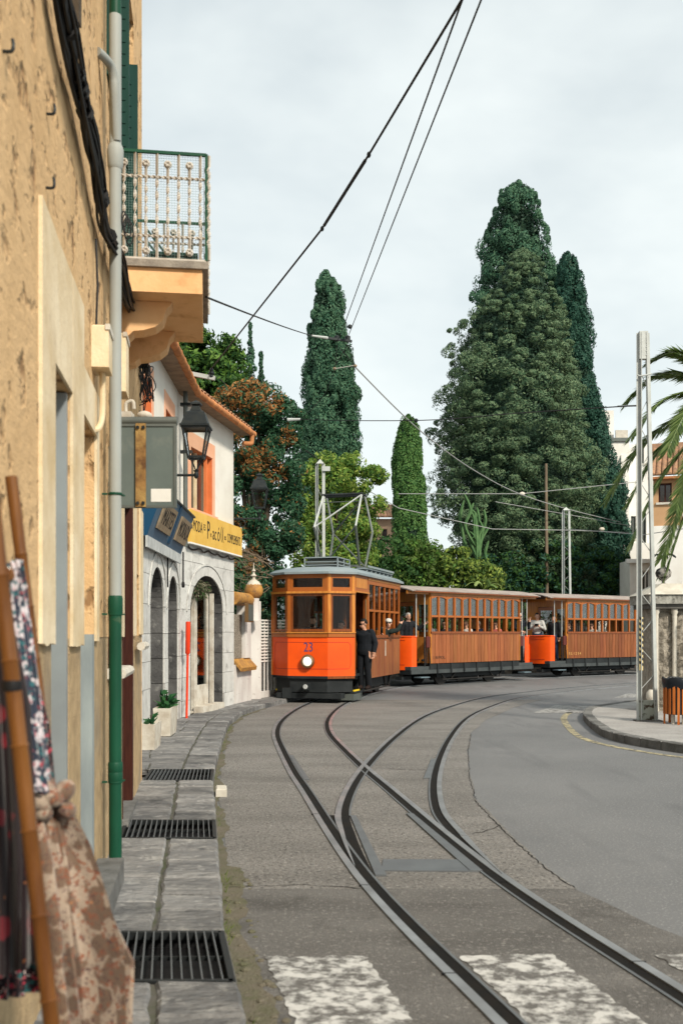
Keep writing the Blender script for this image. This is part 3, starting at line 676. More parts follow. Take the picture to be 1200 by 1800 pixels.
# ------------------------------------------------------------------ ochre house (left, near)
def wall_panel(mb, x0, x1, z0, z1, ops, y=0, depth=.3):
    """front face at y (outward is -y) with rectangular openings and their reveals; ops: (xa,xb,za,zb)"""
    xs = sorted({x0,x1,*[o[0] for o in ops],*[o[1] for o in ops]}); zs = sorted({z0,z1,*[o[2] for o in ops],*[o[3] for o in ops]})
    xs = [x for x in xs if x0 <= x <= x1]; zs = [z for z in zs if z0 <= z <= z1]
    for a, b in zip(xs[:-1],xs[1:]):
        for c, d in zip(zs[:-1],zs[1:]):
            cx, cz = (a+b)/2, (c+d)/2
            if any(o[0]<cx<o[1] and o[2]<cz<o[3] for o in ops): continue
            mb.poly([(a,y,c),(b,y,c),(b,y,d),(a,y,d)])
    for (a,b,c,d) in ops:
        c2, d2 = max(c,z0), min(d,z1)
        if c2 >= d2: continue
        mb.poly([(a,y,c2),(a,y,d2),(a,y+depth,d2),(a,y+depth,c2)]); mb.poly([(b,y,c2),(b,y+depth,c2),(b,y+depth,d2),(b,y,d2)])
        if d <= z1: mb.poly([(a,y,d),(b,y,d),(b,y+depth,d),(a,y+depth,d)])
        if c >= z0: mb.poly([(a,y,c),(a,y+depth,c),(b,y+depth,c),(b,y,c)])

SL = .135; NRM = math.hypot(1, SL)
h1 = thing('ochre_house', 'tall old ochre plastered house with balcony filling the left side', 'house', (-.68,0,0), math.atan2(1,-SL))
def u(z): return z*NRM                                 # distance along the wall for a given depth
D1 = (u(4.38),u(4.95),.12,2.84); D2 = (u(5.40),u(6.02),.12,2.84); W1 = (u(6.9),u(7.55),1.40,2.95); D3 = (u(8.05),u(9.05),.08,2.78); W2 = (u(9.45),u(9.98),1.56,2.22)
U1 = (u(6.75),u(7.2),5.44,7.2); U2 = (u(7.70),u(9.25),4.5,7.3)
H1L = u(10.42)
mb = MB(); wall_panel(mb, -5, H1L, 1.62, 13, [D1,D2,W1,D3,W2,U1,U2])
mb.poly([(H1L,0,0),(H1L,7,0),(H1L,7,13),(H1L,0,13)]); mb.poly([(-5,0,13),(H1L,0,13),(H1L,7,13),(-5,7,13)]); mb.poly([(-5,7,0),(-5,0,0),(-5,0,13),(-5,7,13)])
mb.poly([(-5,7,0),(H1L,7,0),(H1L,7,13),(-5,7,13)])
mb.build('wall', M['ochre'], h1, fix=False)
mb = MB(); wall_panel(mb, -5, H1L, -.02, 1.62, [D1,D2,W1,D3,W2], .004); mb.build('plinth', M['ochre_plinth'], h1, fix=False)
# cream plaster bands round the openings (proud coat with a ragged lower edge)
random.seed(2)
def band(x0, x1, z0, z1, t=.016, ragged=True, mat='cream'):
    mb = MB(); n = max(2,int((x1-x0)/.05)); bot = [(x0+(x1-x0)*i/n, -t, z0+(random.uniform(-.006,.006) if ragged else 0)) for i in range(n+1)]
    mb.prism(bot+[(x1,-t,z1),(x0,-t,z1)], (0,t+.002,0)); return mb.build('plaster_band', M[mat], h1)
band(D1[0]-.36, D1[0], 1.60, 3.42); band(D1[1], D2[0], 1.58, 3.42); band(D1[0]+.001, D1[1]-.001, D1[3], 3.418, .015, False)
band(D2[1], D2[1]+.14, 1.60, 3.10); band(D2[0]+.001, D2[1]-.001, D2[3], 3.10, .015, False)
band(W1[1], D3[0], 1.62, 3.0); band(D3[1], W2[0], 1.62, 2.9); band(W2[1], H1L, 1.63, 2.9)
# door fillings
def fill(o, dep, name, mat, inset=0):
    mb = MB(); mb.box(o[0]+inset,o[1]-inset,dep,dep+.04,o[2],o[3]-inset); return mb.build(name, mat, h1)
d = fill(D1, .20, 'door', M['cream']); mb = MB(); mb.box(D1[1]-.05,D1[1]-.003,.01,.17,.12,2.83); mb.build('door_frame', M['alu'], d)
mb = MB(); mb.box(D1[0]+.003,D1[0]+.045,.03,.17,.12,2.83); mb.build('door_frame', M['alu'], d)
for zz_ in (1.62,1.66): mb = MB(); mb.ell((D1[1]-.056,.09,zz_),.008,.008,.008,8,6); mb.build('screw', M['black'], d)
d = fill(D2, .16, 'door', M['cream']); mb = MB(); mb.box(D2[0]+.004,D2[1]-.004,.11,.155,.12,1.66); mb.build('lower_panel', M['bluegrey'], d)
mb = MB(); mb.box(D2[1]-.10,D2[1]-.003,.0,.15,.12,1.64); mb.build('jamb', M['bluegrey'], d)
d = fill(D3, .18, 'door', M['brown_wood']); mb = MB()
mb.box(D3[1]-.09,D3[1]-.002,-.012,.17,.08,2.78); mb.build('door_frame', M['brown_wood'], d)
mb = MB(); mb.box(D3[0]+.002,D3[0]+.06,.0,.17,.08,2.78); mb.build('door_frame', M['brown_wood'], d)
w = fill(W1, .16, 'window', M['dark']); mb = MB(); mb.box(W1[1]-.13,W1[1]-.002,-.01,.15,1.42,2.95); mb.build('shutter', M['brown_wood'], w)
mb = MB(); mb.box(W1[0]-.05,W1[1]+.06,-.09,.10,1.33,1.40); mb.build('sill', M['pale_stone'], w)
mb = MB(); mb.tube([(W1[0]-.05,-.09,1.365),(W1[1]+.06,-.09,1.365)],.036,8); mb.build('sill_edge', M['pale_stone'], w)
w = fill(W2, .10, 'window', M['dark']); mb = MB(); mb.tube([(W2[0]-.08,-.06,1.52),(W2[1]+.08,-.06,1.52)],.04,8); mb.build('sill', M['pale_stone'], w)
mb = MB(); mb.box(D1[0]-.2,D2[1]+.2,-.16,.0,.1,.24); mb.build('doorstep', M['kerb'], h1)
mb = MB(); mb.box(D3[0]-.05,D3[1]+.05,-.05,.15,.085,.14); mb.build('threshold', M['kerb'], h1)
w = fill(U1, .06, 'window', M['dark'])
for k in range(22):
    z = 5.5+k*.075; mb = MB(); mb.bar((U1[0]+.03,.03,z),(U1[1]-.03,.03,z),.05,.012,(0,-.6,1)); mb.build('louvre', M['shutter'], w)
mb = MB(); mb.box(U1[0],U1[0]+.05,-.02,.05,5.44,7.2); mb.box(U1[1]-.05,U1[1],-.02,.05,5.44,7.2); mb.box(U1[0]+.05,U1[1]-.05,-.02,.05,5.44,5.52); mb.build('shutter_frame', M['shutter'], w)
w = fill(U2, .25, 'balcony_door', M['dark'])
# two leaves of the balcony door shutters, folded out square to the wall
for xx, hh in ((U2[0]+.02,7.3),(U2[0]+.62,6.4)):
    mb = MB(); mb.box(xx,xx+.045,-.075 if xx<U2[0]+.1 else -.10,.24,4.52,hh); s_ = mb.build('shutter', M['shutter'], w)
    for k in range(int((hh-4.7)/.09)):
        mb = MB(); mb.box(xx-.006,xx-.001,-.05,.20,4.7+k*.09,4.7+k*.09+.05); mb.build('louvre', M['shutter'], s_)
# ---- balcony
BX0, BX1, BW = u(7.62), u(8.92), .68
bal = MB(); bal.box(BX0,BX1,-BW+.04,.0,4.27,4.455); bal.build('balcony_slab', M['peach'], h1)
mb = MB(); mb.box(BX0-.03,BX1+.03,-BW-.005,.0,4.456,4.51); bs = mb.build('balcony_floor', MAT('balcony_edge',(.30,.27,.23),.9,col2=(.18,.16,.14),scale=8,bump=.5), h1)
def corbel(x0, x1, s=1.0):
    pr = [(0,4.268),(-.40*s,4.268),(-.38*s,4.235),(-.355*s,4.21),(-.345*s,4.175),(-.33*s,4.12),(-.27*s,4.07),(-.18*s,4.04),(-.10*s,4.03),(-.06*s,3.99),(0,3.97)]
    mb = MB(); mb.prism([(x0,y,z) for y,z in pr],(x1-x0,0,0)); return mb.build('corbel', M['peach'], h1)
corbel(BX0+.22,BX0+.42); corbel(BX1-.32,BX1-.12); 
rail_o = MB(); zt, zb = 5.345, 4.525; y0 = -BW+.01
for p, q in (((BX0,0,zt),(BX0,y0,zt)),((BX0,y0,zt),(BX1,y0,zt)),((BX1,y0,zt),(BX1,0,zt))): rail_o.bar(p,q,.022,.022)
for x,y in ((BX0,y0),(BX1,y0)): rail_o.bar((x,y,zb),(x,y,zt),.022,.022)
br = rail_o.build('balcony_rail', M['green_paint'], h1)
mb = MB()
for p, q in (((BX0,0,zb),(BX0,y0,zb)),((BX0,y0,zb),(BX1,y0,zb)),((BX1,y0,zb),(BX1,0,zb))): mb.bar(p,q,.02,.014)
mb.build('bottom_rail', M['iron_grey'], br)
def twist(a, b, w=.026, t=.006, turns=4, n=40, z0=.12, z1=.88):
    a = Vector(a); b = Vector(b); d = b-a; L_ = d.length; d.normalize(); e1 = d.orthogonal().normalized(); e2 = d.cross(e1); mb = MB(); vs_ = []
    for i in range(n+1):
        s_ = i/n; k = min(max((s_-z0)/(z1-z0),0),1); an = k*turns*math.pi
        p = a+d*(L_*s_); x = e1*math.cos(an)+e2*math.sin(an); y = -e1*math.sin(an)+e2*math.cos(an)
        for sx, sy in ((-1,-1),(1,-1),(1,1),(-1,1)): vs_.append(p+x*sx*w/2+y*sy*t/2)
    fs = [[i*4+k,i*4+(k+1)%4,(i+1)*4+(k+1)%4,(i+1)*4+k] for i in range(n) for k in range(4)]+[[3,2,1,0],[n*4+k for k in range(4)]]
    mb.add(vs_, fs); return mb
def rosette(c, ax, r=.03):
    mb = MB(); mb.lathe([(r*.55,-.012),(r,-.006),(r,.006),(r*.7,.014),(r*.25,.016)],12,c,ax)
    for k in range(6):
        an = k*math.pi/3; q = (math.cos(an)*r*.55, math.sin(an)*r*.55); off = (-.014,q[0],q[1]) if ax=='x' else (q[0],-.014,q[1]); mb.ell(Vector(c)+Vector(off),.010,.010,.010,6,5)
    return mb
def balusters(p0, p1, n, ax, start=0):
    p0 = Vector(p0); p1 = Vector(p1)
    for i in range(n):
        c = p0+(p1-p0)*((i+.5)/n)
        long_ = (i+start)%2 == 0
        a = c+Vector((0,0,4.58 if long_ else 4.53)); b = c+Vector((0,0,5.25 if long_ else 5.34))
        bb = twist(a,b,turns=5,z0=.22,z1=.80); o = bb.build('baluster', M['iron_grey'], br)
        if long_:
            for zz_ in (4.585,5.255):
                rosette(c+Vector((0,0,zz_)),ax).build('rosette', M['iron_grey'], o)
    for zz_ in (4.70,5.155):
        twist(p0+Vector((0,0,zz_)),p1+Vector((0,0,zz_)),.024,.007,turns=2*n,n=90,z0=0,z1=1).build('twisted_rail', M['iron_grey'], br)
balusters((BX0,-.005,0),(BX0,y0+.005,0),8,'x')
balusters((BX0+.01,y0,0),(BX1-.01,y0,0),13,'y'); balusters((BX1,-.005,0),(BX1,y0+.005,0),8,'x')
for x,y in ((BX0,y0),(BX1,y0)): twist((x,y-.016,4.53),(x,y-.016,5.34),.032,.016,7,60,.1,.9).build('corner_post', M['iron_grey'], br)
# fine wire netting tied behind the bars
nt_ = MB(); w_ = .0014
def net(p0, p1):
    p0 = Vector(p0); p1 = Vector(p1); n = int((p1-p0).length/.02)
    for i in range(n+1):
        c = p0+(p1-p0)*(i/n); nt_.bar(c+Vector((0,0,4.53)),c+Vector((0,0,5.34)),w_,w_)
    for k in range(41): nt_.bar(p0+Vector((0,0,4.53+k*.02)),p1+Vector((0,0,4.53+k*.02)),w_,w_)
net((BX0+.02,0,0),(BX0+.02,y0+.02,0)); net((BX0+.02,y0+.02,0),(BX1-.02,y0+.02,0))
o = nt_.build('wire_netting', M['mesh_green'], br, fix=False); o['kind'] = 'stuff'
# table and chair standing on the balcony
Mh = Matrix.Translation((-.68,0,0)) @ Matrix.Rotation(math.atan2(1,-SL),4,'Z')
def hw(x, y, z=0): return Mh @ Vector((x,y,z))
tt = thing('balcony_table', 'small dark green metal table standing on the balcony', 'table', hw(BX1-.52,-.40,4.51), h1.rotation_euler[2])
mb = MB(); mb.box(-.22,.22,-.20,.20,.27,.29); mb.build('table_top', M['table_green'], tt)
for a_ in (-.19,.19):
    for b_ in (-.17,.17): mb = MB(); mb.tube([(a_,b_,0),(a_,b_,.27)],.012,6); mb.build('leg', M['table_green'], tt)
tt = thing('balcony_chair', 'pale slatted folding chair on the balcony beside the green table', 'chair', hw(BX0+.45,-.32,4.51), h1.rotation_euler[2])
for k in range(6): mb = MB(); mb.box(-.15,.15,.12,.13,.10+k*.045,.125+k*.045); mb.build('slat', M['grey_white'], tt)
for k in range(5): mb = MB(); mb.box(-.15,.15,-.16+k*.05,-.13+k*.05,.12,.135); mb.build('seat_slat', M['grey_white'], tt)
for sx in (-.15,.15):
    mb = MB(); mb.bar((sx,-.16,0),(sx,.13,.37),.016,.016); mb.build('leg', M['table_green'], tt)
    mb = MB(); mb.bar((sx,.14,0),(sx,-.16,.13),.016,.016); mb.build('leg', M['table_green'], tt)

# ---- downpipe, elbow pipe
px = u(6.46); py = -.085
dp = thing('downpipe', 'grey plastic downpipe with green painted lower length on the ochre wall', 'downpipe', hw(px,py,0), h1.rotation_euler[2])
mb = MB(); mb.tube([(0,0,1.86),(0,0,5.66)],.039,16); mb.build('upper_pipe', M['pvc'], dp, True)
mb = MB(); mb.tube([(0,0,5.66),(0,0,9)],.038,16); mb.build('top_pipe', M['green_paint'], dp, True)
mb = MB(); mb.tube([(0,0,.11),(0,0,1.85)],.041,16); mb.build('lower_pipe', M['green_paint'], dp, True)
mb = MB(); mb.lathe([(.043,1.76),(.048,1.78),(.048,1.87),(.043,1.89)],16); mb.build('collar', M['green_paint'], dp, True)
for zc in (.74,.80):
    mb = MB(); mb.lathe([(.043,zc-.06),(.047,zc-.05),(.047,zc+.0),(.043,zc+.01)],16); mb.build('collar', M['green_paint'], dp, True)
for zc in (1.77,.68,2.55):
    mb = MB(); mb.lathe([(.044,zc-.008),(.046,zc-.004),(.046,zc+.004),(.044,zc+.008)],16); c_ = mb.build('clamp', M['green_paint'], dp, True)
    mb = MB(); mb.bar((0,.05,zc),(0,.085,zc),.012,.012); mb.bar((.04,-.04,zc),(.07,-.05,zc),.014,.01); mb.build('clamp_bolt', M['green_paint'], c_)
mb = MB(); mb.lathe([(.040,4.66),(.05,4.68),(.054,4.78),(.05,4.80),(.042,4.82)],16); mb.build('collar', M['pvc'], dp, True)
mb = MB(); mb.tube(smooth_path([(-.02,-.01,4.84),(-.09,-.005,5.10),(-.10,.0,5.20),(-.14,.02,5.26),(-.22,.055,5.265),(-.27,.085,5.265)],5),.028,12); mb.build('branch_pipe', M['pvc'], dp, True)
# ---- junction boxes
def jbox(z, h0, h1_, wd, label, dep=.09, tail=True):
    t = thing('junction_box', label, 'junction box', hw(u(z),0,h0), h1.rotation_euler[2], 'boxes on the ochre wall')
    mb = MB(); mb.cbox(-wd/2,wd/2,-dep,-.0,.0,h1_-h0,.01); mb.build('case', M['cream'], t)
    mb = MB(); mb.box(-wd/2-.008,wd/2+.008,-dep-.008,-dep+.02,h1_-h0-.03,h1_-h0+.003); mb.build('lid_lip', M['planter'], t)
    if tail: mb = MB(); mb.tube(smooth_path([(.02,-.05,-.0),(.02,-.05,-.25),(.0,-.03,-.34),(-.03,-.0,-.36)],4),.018,8); mb.build('conduit', M['cream'], t, True)
jbox(5.98,3.22,3.47,.22,'cream plastic box on ochre wall just left of the downpipe',.10)
jbox(7.25,3.38,3.80,.26,'tall cream box on ochre wall right of the downpipe under balcony',.10,False)
# ---- cables: a thick black bundle slung along the wall
cb = thing('cable_bundle', 'thick bundle of tangled black cables slung down the ochre wall', 'cables', (0,0,0))
random.seed(12)
def cpt(x, y, off=.05):
    q = (600-x)/FP-SL; z = .68/q; z = min(z, 10.3); p = P(x,y,z); return Vector((p.x+off,p.y,p.z))
base = [cpt(70,-60),cpt(92,60),cpt(118,165),cpt(140,260),cpt(156,340),cpt(166,395),cpt(186,450,.06),cpt(203,520,.06),cpt(222,560,.06),cpt(238,600,.05),cpt(247,650,.03)]
for k in range(22):
    a_, b_ = random.uniform(0,6.28), random.uniform(.2,1); off = Vector((math.cos(a_)*.034*b_+.02, 0, math.sin(a_)*.06*b_)); pts = []
    for i, p in enumerate(base): pts.append(p+off*(1 if i not in (5,) else .4)+Vector((random.uniform(-.018,.022),random.uniform(-.03,.03),random.uniform(-.05,.05)))*(1 if i<10 else .5))
    mb = MB(); mb.tube(smooth_path(pts,5),random.uniform(.006,.013),6); mb.build('cable', M['cable'], cb, True)
for k in range(12):                       # ties
    t_ = random.uniform(.3,9.3); i = int(t_); p = base[i].lerp(base[i+1], t_-i); mb = MB(); dd = (base[i+1]-base[i]).normalized()
    mb.tube([p+Vector((.02,0,0))-dd*.012,p+Vector((.02,0,0))+dd*.012],.045,8); o = mb.build('cable_tie', M['cable'], cb, True)
def loop(c, r, n=14): return [c+Vector((math.cos(6.28*k/n)*r*.3,math.cos(6.28*k/n)*r*.2,math.sin(6.28*k/n)*r)) for k in range(n+1)]
for k in range(4): mb = MB(); mb.tube(loop(cpt(180+k*4,385+k*8,.14),.05+.012*k),.005,6); mb.build('cable_loop', M['cable'], cb, True)
for k in range(14):
    c = cpt(246+random.uniform(-3,4),660+random.uniform(-25,35),.06); mb = MB(); pts = [c+Vector((random.uniform(-.09,.09),random.uniform(-.1,.1),random.uniform(-.22,.22))) for _ in range(4)]
    mb.tube(smooth_path(pts,6),.006,5); mb.build('cable', M['cable'], cb, True)
for x0,y0_,x1,y1 in ((163,420,165,590),(248,660,250,880)):
    mb = MB(); a_ = cpt(x0,y0_,.02); b_ = cpt(x1,y1,.02); b_.x, b_.y = a_.x, a_.y; mb.tube([a_,(a_+b_)/2+Vector((.01,0,0)),b_],.007,6); mb.build('cable', M['cable'], cb, True)
hk = thing('wall_hooks', 'row of small rusty iron hooks left in the ochre plaster', 'hooks')
for x,y in ((5,90),(82,200),(81,330)):
    a_ = cpt(x,y,.0); mb = MB(); mb.tube(smooth_path([a_,a_+Vector((.03,0,0)),a_+Vector((.036,0,.02)),a_+Vector((.03,.01,.045))],4),.006,6); mb.build('hook', M['iron'], hk, True)
mb = MB(); a_ = cpt(118,-60,.04); b_ = cpt(124,70,.04); b_.x, b_.y = a_.x, a_.y; mb.bar(a_,b_,.05,.05); tag(mb.build('wooden_batten', M['bark']), 'brown wooden batten on ochre wall left of the downpipe top', 'batten')
mb = MB(); a_ = cpt(190,168,.03); b_ = cpt(202,240,.03); mb.bar(a_,b_,.03,.03); tag(mb.build('shutter_stay', M['brown_wood']), 'short brown stay on the wall below the upper green shutter', 'stay')

# ---- road sign seen from behind
sg = thing('sign_back', 'grey back of a rectangular metal sign with rusty strap beside downpipe', 'sign', P(187,893,6.95), 0)
w_, h_ = .492, .585
mb = MB(); mb.box(0,w_,-.012,.012,0,h_); mb.build('panel', M['sign_back'], sg)
mb = MB()
for a_ in ((0,w_,-.02,-.0125,0,.018),(0,w_,-.02,-.0125,h_-.018,h_),(0,.018,-.02,-.0125,.018,h_-.018),(w_-.018,w_,-.02,-.0125,.018,h_-.018)): mb.box(*a_)
mb.build('rim', M['grey_metal'], sg)
mb = MB(); mb.tube([(-.09,.0,h_+.022),(w_+.004,.0,h_+.022)],.030,14); mb.build('top_tube', M['grey_metal'], sg, True)
mb = MB(); mb.box(.212,.282,-.036,-.0205,.004,h_-.0); st_ = mb.build('strap', M['rust'], sg)
for x in (.228,.266):
    for z in (.03,h_-.03): mb = MB(); mb.lathe([(.012,0),(.012,.010),(.008,.012)],8,(x,-.048,z),'y'); mb.build('bolt', M['iron'], st_)
mb = MB(); mb.box(.315,.455,-.0145,-.0125,.042,.132); mb.build('white_label', M['white'], sg)
for x in (.03,.37): mb = MB(); mb.box(x,x+.04,-.016,-.0125,h_-.012,h_-.004); mb.build('slot', M['white'], sg)
lab = ['white porcelain wall lamp with bracket above the grey sign']
fl = thing('floodlight', 'small white floodlight with bracket just above the grey sign', 'floodlight', P(222,742,7.6), 0)
mb = MB(); mb.box(-.05,.05,-.06,.06,.0,.07); mb.build('housing', M['planter'], fl)
mb = MB(); mb.tube(smooth_path([(0,.0,.06),(.0,.0,.14),(.05,.0,.16),(.06,.0,.10)],4),.014,8); mb.build('bracket', M['planter'], fl, True)
mb = MB(); mb.ell((.14,.0,.05),.06,.05,.035,10,8); mb.build('shade', M['planter'], fl, True)

# ------------------------------------------------------------------ street lamps on brackets
def lantern(name, label, root, lampx, rz, scale=1.0):
    """root: point on wall; lamp hangs off at distance lampx along local x"""
    t = thing(name, label, 'lamp', root, rz, 'black wall lanterns')
    s = scale; c = Vector((lampx,0,0))
    mb = MB(); mb.tube([(0,0,-.06*s),(lampx,0,-.06*s)],.014*s,8); mb.build('arm', M['iron'], t, True)
    sp = [(lampx*.30+math.cos(a_*.5)*(.11-.008*a_)*s*.7, 0, -.15*s+math.sin(a_*.5)*(.11-.008*a_)*s*.7) for a_ in range(0,13)]
    sp = [(lampx*.05,0,-.07*s)]+[(lampx*.35+math.cos(2.2-k*.45)*(.085-.0045*k)*s,0,-.155*s+math.sin(2.2-k*.45)*(.085-.0045*k)*s) for k in range(16)]
    mb = MB(); mb.tube(sp,.010*s,6); mb.build('scroll', M['iron'], t, True)
    mb = MB(); mb.lathe([(.002,-.10*s),(.02*s,-.085*s),(.026*s,-.06*s),(.018*s,-.03*s),(.03*s,-.01*s)],12,c); mb.build('boss', M['iron'], t, True)
    cage = MB()
    zb, zt, wb, wt = .12*s, .42*s, .075*s, .128*s
    for sx in (-1,1):
        for sy in (-1,1):
            cage.bar(c+Vector((sx*wb,sy*wb,zb)),c+Vector((sx*wt,sy*wt,zt)),.014*s,.014*s); cage.bar(c+Vector((0,0,-.02*s)),c+Vector((sx*wb*.8,sy*wb*.8,zb)),.009*s,.009*s)
    for z,w in ((zb,wb),(zt,wt)):
        for a_,b_ in (((-1,-1),(1,-1)),((1,-1),(1,1)),((1,1),(-1,1)),((-1,1),(-1,-1))):
            cage.bar(c+Vector((a_[0]*w,a_[1]*w,z)),c+Vector((b_[0]*w,b_[1]*w,z)),.02*s,.022*s)
    cage.build('lantern_frame', M['iron'], t)
    for a_,b_ in (((-1,-1),(1,-1)),((1,-1),(1,1)),((1,1),(-1,1)),((-1,1),(-1,-1))):
        mb = MB(); q = .97; mb.poly([c+Vector((a_[0]*wb*q,a_[1]*wb*q,zb)),c+Vector((b_[0]*wb*q,b_[1]*wb*q,zb)),c+Vector((b_[0]*wt*q,b_[1]*wt*q,zt)),c+Vector((a_[0]*wt*q,a_[1]*wt*q,zt))]); mb.build('pane', M['lamp_glass'], t)
    hd = MB(); pr = [(.150,.425),(.150,.445),(.135,.455),(.095,.575),(.09,.58),(.055,.60),(.04,.64),(.035,.655),(.055,.665),(.05,.685),(.02,.70),(.004,.715)]
    rings = []
    for r,z in pr: rings += [c+Vector((sx*r*s,sy*r*s,z*s)) for sx,sy in ((-1,-1),(1,-1),(1,1),(-1,1))]
    k = len(pr); hd.add(rings, [[i*4+j,i*4+(j+1)%4,(i+1)*4+(j+1)%4,(i+1)*4+j] for i in range(k-1) for j in range(4)]+[[3,2,1,0],[(k-1)*4+j for j in range(4)]])
    hd.build('hood', M['iron'], t)
    return t
M['lamp_glass'] = GLASS('lamp_glass', (.93,.95,.95), .6, .02, .02)
p1 = P(345,825,10.3); p1x = -.68-SL*10.3
lantern('street_lantern','black four sided lantern on scroll bracket above the yellow sign',(p1x,10.3,p1.z),p1.x-p1x,0,1.0)

# ------------------------------------------------------------------ white arched house
A0 = Vector((-2.75,10.5)); A1 = Vector((-2.95,18.1)); A2 = Vector((-2.34,21.5)); EAVE = 6.0
h2 = thing('arched_house', 'white two storey house with stone arches and terracotta roof', 'house', (A1.x,A1.y,0), 0)
def facade(parent, a, b):
    d = (b-a); L_ = d.length; ang = math.atan2(d.y,d.x); return L_, Matrix.Translation((a.x-A1.x,a.y-A1.y,0)) @ Matrix.Rotation(ang,4,'Z')
def put(mb, name, mat, parent, Mx, smooth=False, fix=True, pm=None):
    o = mb.build(name, mat, parent, smooth, fix); o.data.transform(Mx); return o
def arch_z(x, cx, hw_, zs, rise):
    t = abs(x-cx)/hw_
    return zs+rise*math.sqrt(max(0,1-t*t)) if t <= 1 else -1
def arch_x(z, hw_, zs, rise):                # half opening at height z
    if z <= zs: return hw_
    t = (z-zs)/rise
    return hw_*math.sqrt(max(0,1-t*t)) if t < 1 else 0
def arched_facade(Mx, L_, arches, ztop, ybase=0, depth=.38):
    """ashlar courses, each block a piece; plain backing wall with the same holes; rough reveals"""
    # backing + upper wall, built from vertical strips
    mb = MB(); xs = {0,L_}
    for cx,hw_,zs,rise in arches:
        for k in range(17): xs.add(cx-hw_*math.cos(math.pi*k/16))
    xs = sorted(xs)
    for a,b in zip(xs[:-1],xs[1:]):
        m = (a+b)/2; za = zb = 0
        for ar in arches:
            if ar[0]-ar[1] < m < ar[0]+ar[1]: za, zb = max(arch_z(a,*ar),ar[2]), max(arch_z(b,*ar),ar[2])
        mb.poly([(a,.0,za),(b,.0,zb),(b,.0,ztop),(a,.0,ztop)])
    put(mb,'wall_core',M['joint'],h2,Mx,fix=False)
    for cx,hw_,zs,rise in arches:
        # reveal stones: jambs in courses + soffit voussoirs
        nz = 5
        for k in range(nz):
            z0, z1 = zs*k/nz+.006, zs*(k+1)/nz-.004
            for sx in (-1,1):
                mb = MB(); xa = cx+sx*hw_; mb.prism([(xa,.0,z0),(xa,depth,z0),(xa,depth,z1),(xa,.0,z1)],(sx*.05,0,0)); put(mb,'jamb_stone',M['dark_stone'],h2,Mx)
        for k in range(11):
            t0, t1 = math.pi*k/11+.008, math.pi*(k+1)/11-.008; mb = MB()
            q = [(cx-hw_*math.cos(t),zs+rise*math.sin(t)) for t in (t0,(t0+t1)/2,t1)]; q2 = [(cx-(hw_+.06)*math.cos(t),zs+(rise+.06)*math.sin(t)) for t in (t1,(t0+t1)/2,t0)]
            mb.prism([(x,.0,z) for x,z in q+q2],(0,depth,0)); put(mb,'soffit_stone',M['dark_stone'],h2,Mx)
        # archivolt: thin proud ring
        mb = MB(); n = 18
        vs_ = []
        for k in range(n+1):
            t = math.pi*k/n
            for r,y in ((.20,-.03),(.24,-.03),(.24,-.047),(.20,-.047)): vs_.append((cx-(hw_+r)*math.cos(t),y,zs+(rise+r)*math.sin(t)))
        mb.add(vs_,[[i*4+k,i*4+(k+1)%4,(i+1)*4+(k+1)%4,(i+1)*4+k] for i in range(n) for k in range(4)]+[[0,1,2,3],[n*4+3,n*4+2,n*4+1,n*4]])
        put(mb,'arch_moulding',M['ashlar'],h2,Mx)
    # blocks
    z = 0; row = 0; G = .004; random.seed(31)
    while z < ztop-.01:
        z1 = min(z+.42+random.uniform(-.03,.03), ztop)
        if ztop-z1 < .15: z1 = ztop
        spans = [(0,L_,None,None)]
        segs_ = []; cur = 0; act = [ar for ar in sorted(arches) if z < ar[2]+ar[3]-.01]
        prev = None
        for ar in act: segs_.append((cur,prev,ar)); prev = ar; cur = None
        segs_.append((cur,prev,None))
        for _,la,ra in segs_:
            def left(zz): return 0 if la is None else la[0]+arch_x(min(zz,la[2]+la[3]),*la[1:])
            def rightx(zz): return L_ if ra is None else ra[0]-arch_x(min(zz,ra[2]+ra[3]),*ra[1:])
            lm, rm = left((z+z1)/2), rightx((z+z1)/2); wdt = rm-lm
            nb = max(1, round(wdt/.75)); off = random.uniform(-.12,.12) if nb > 1 else 0
            cuts = [None]+[lm+wdt*i/nb+off for i in range(1,nb)]+[None]
            for i in range(nb):
                zz_ = sorted({z+G,z1-G,*[z+G+(z1-z-2*G)*k/4 for k in range(5)],*[ar[2]+ar[3]*math.sin(math.pi/2*k/14) for ar in (la,ra) if ar for k in range(15) if z+G < ar[2]+ar[3]*math.sin(math.pi/2*k/14) < z1-G]})
                Ls = [(left(q) if cuts[i] is None else cuts[i])+G for q in zz_]; Rs = [(rightx(q) if cuts[i+1] is None else cuts[i+1])-G for q in zz_]
                if min(r-l for l,r in zip(Ls,Rs)) < .01: 
                    Rs = [max(r,l+.004) for l,r in zip(Ls,Rs)]
                mb = MB(); t = .026+random.uniform(-.003,.003)
                mb.prism([(x,-t,q) for x,q in zip(Rs,zz_)]+[(x,-t,q) for x,q in zip(Ls[::-1],zz_[::-1])],(0,t-.001,0)); put(mb,'stone_block',M['ashlar'],h2,Mx)
        z = z1; row += 1
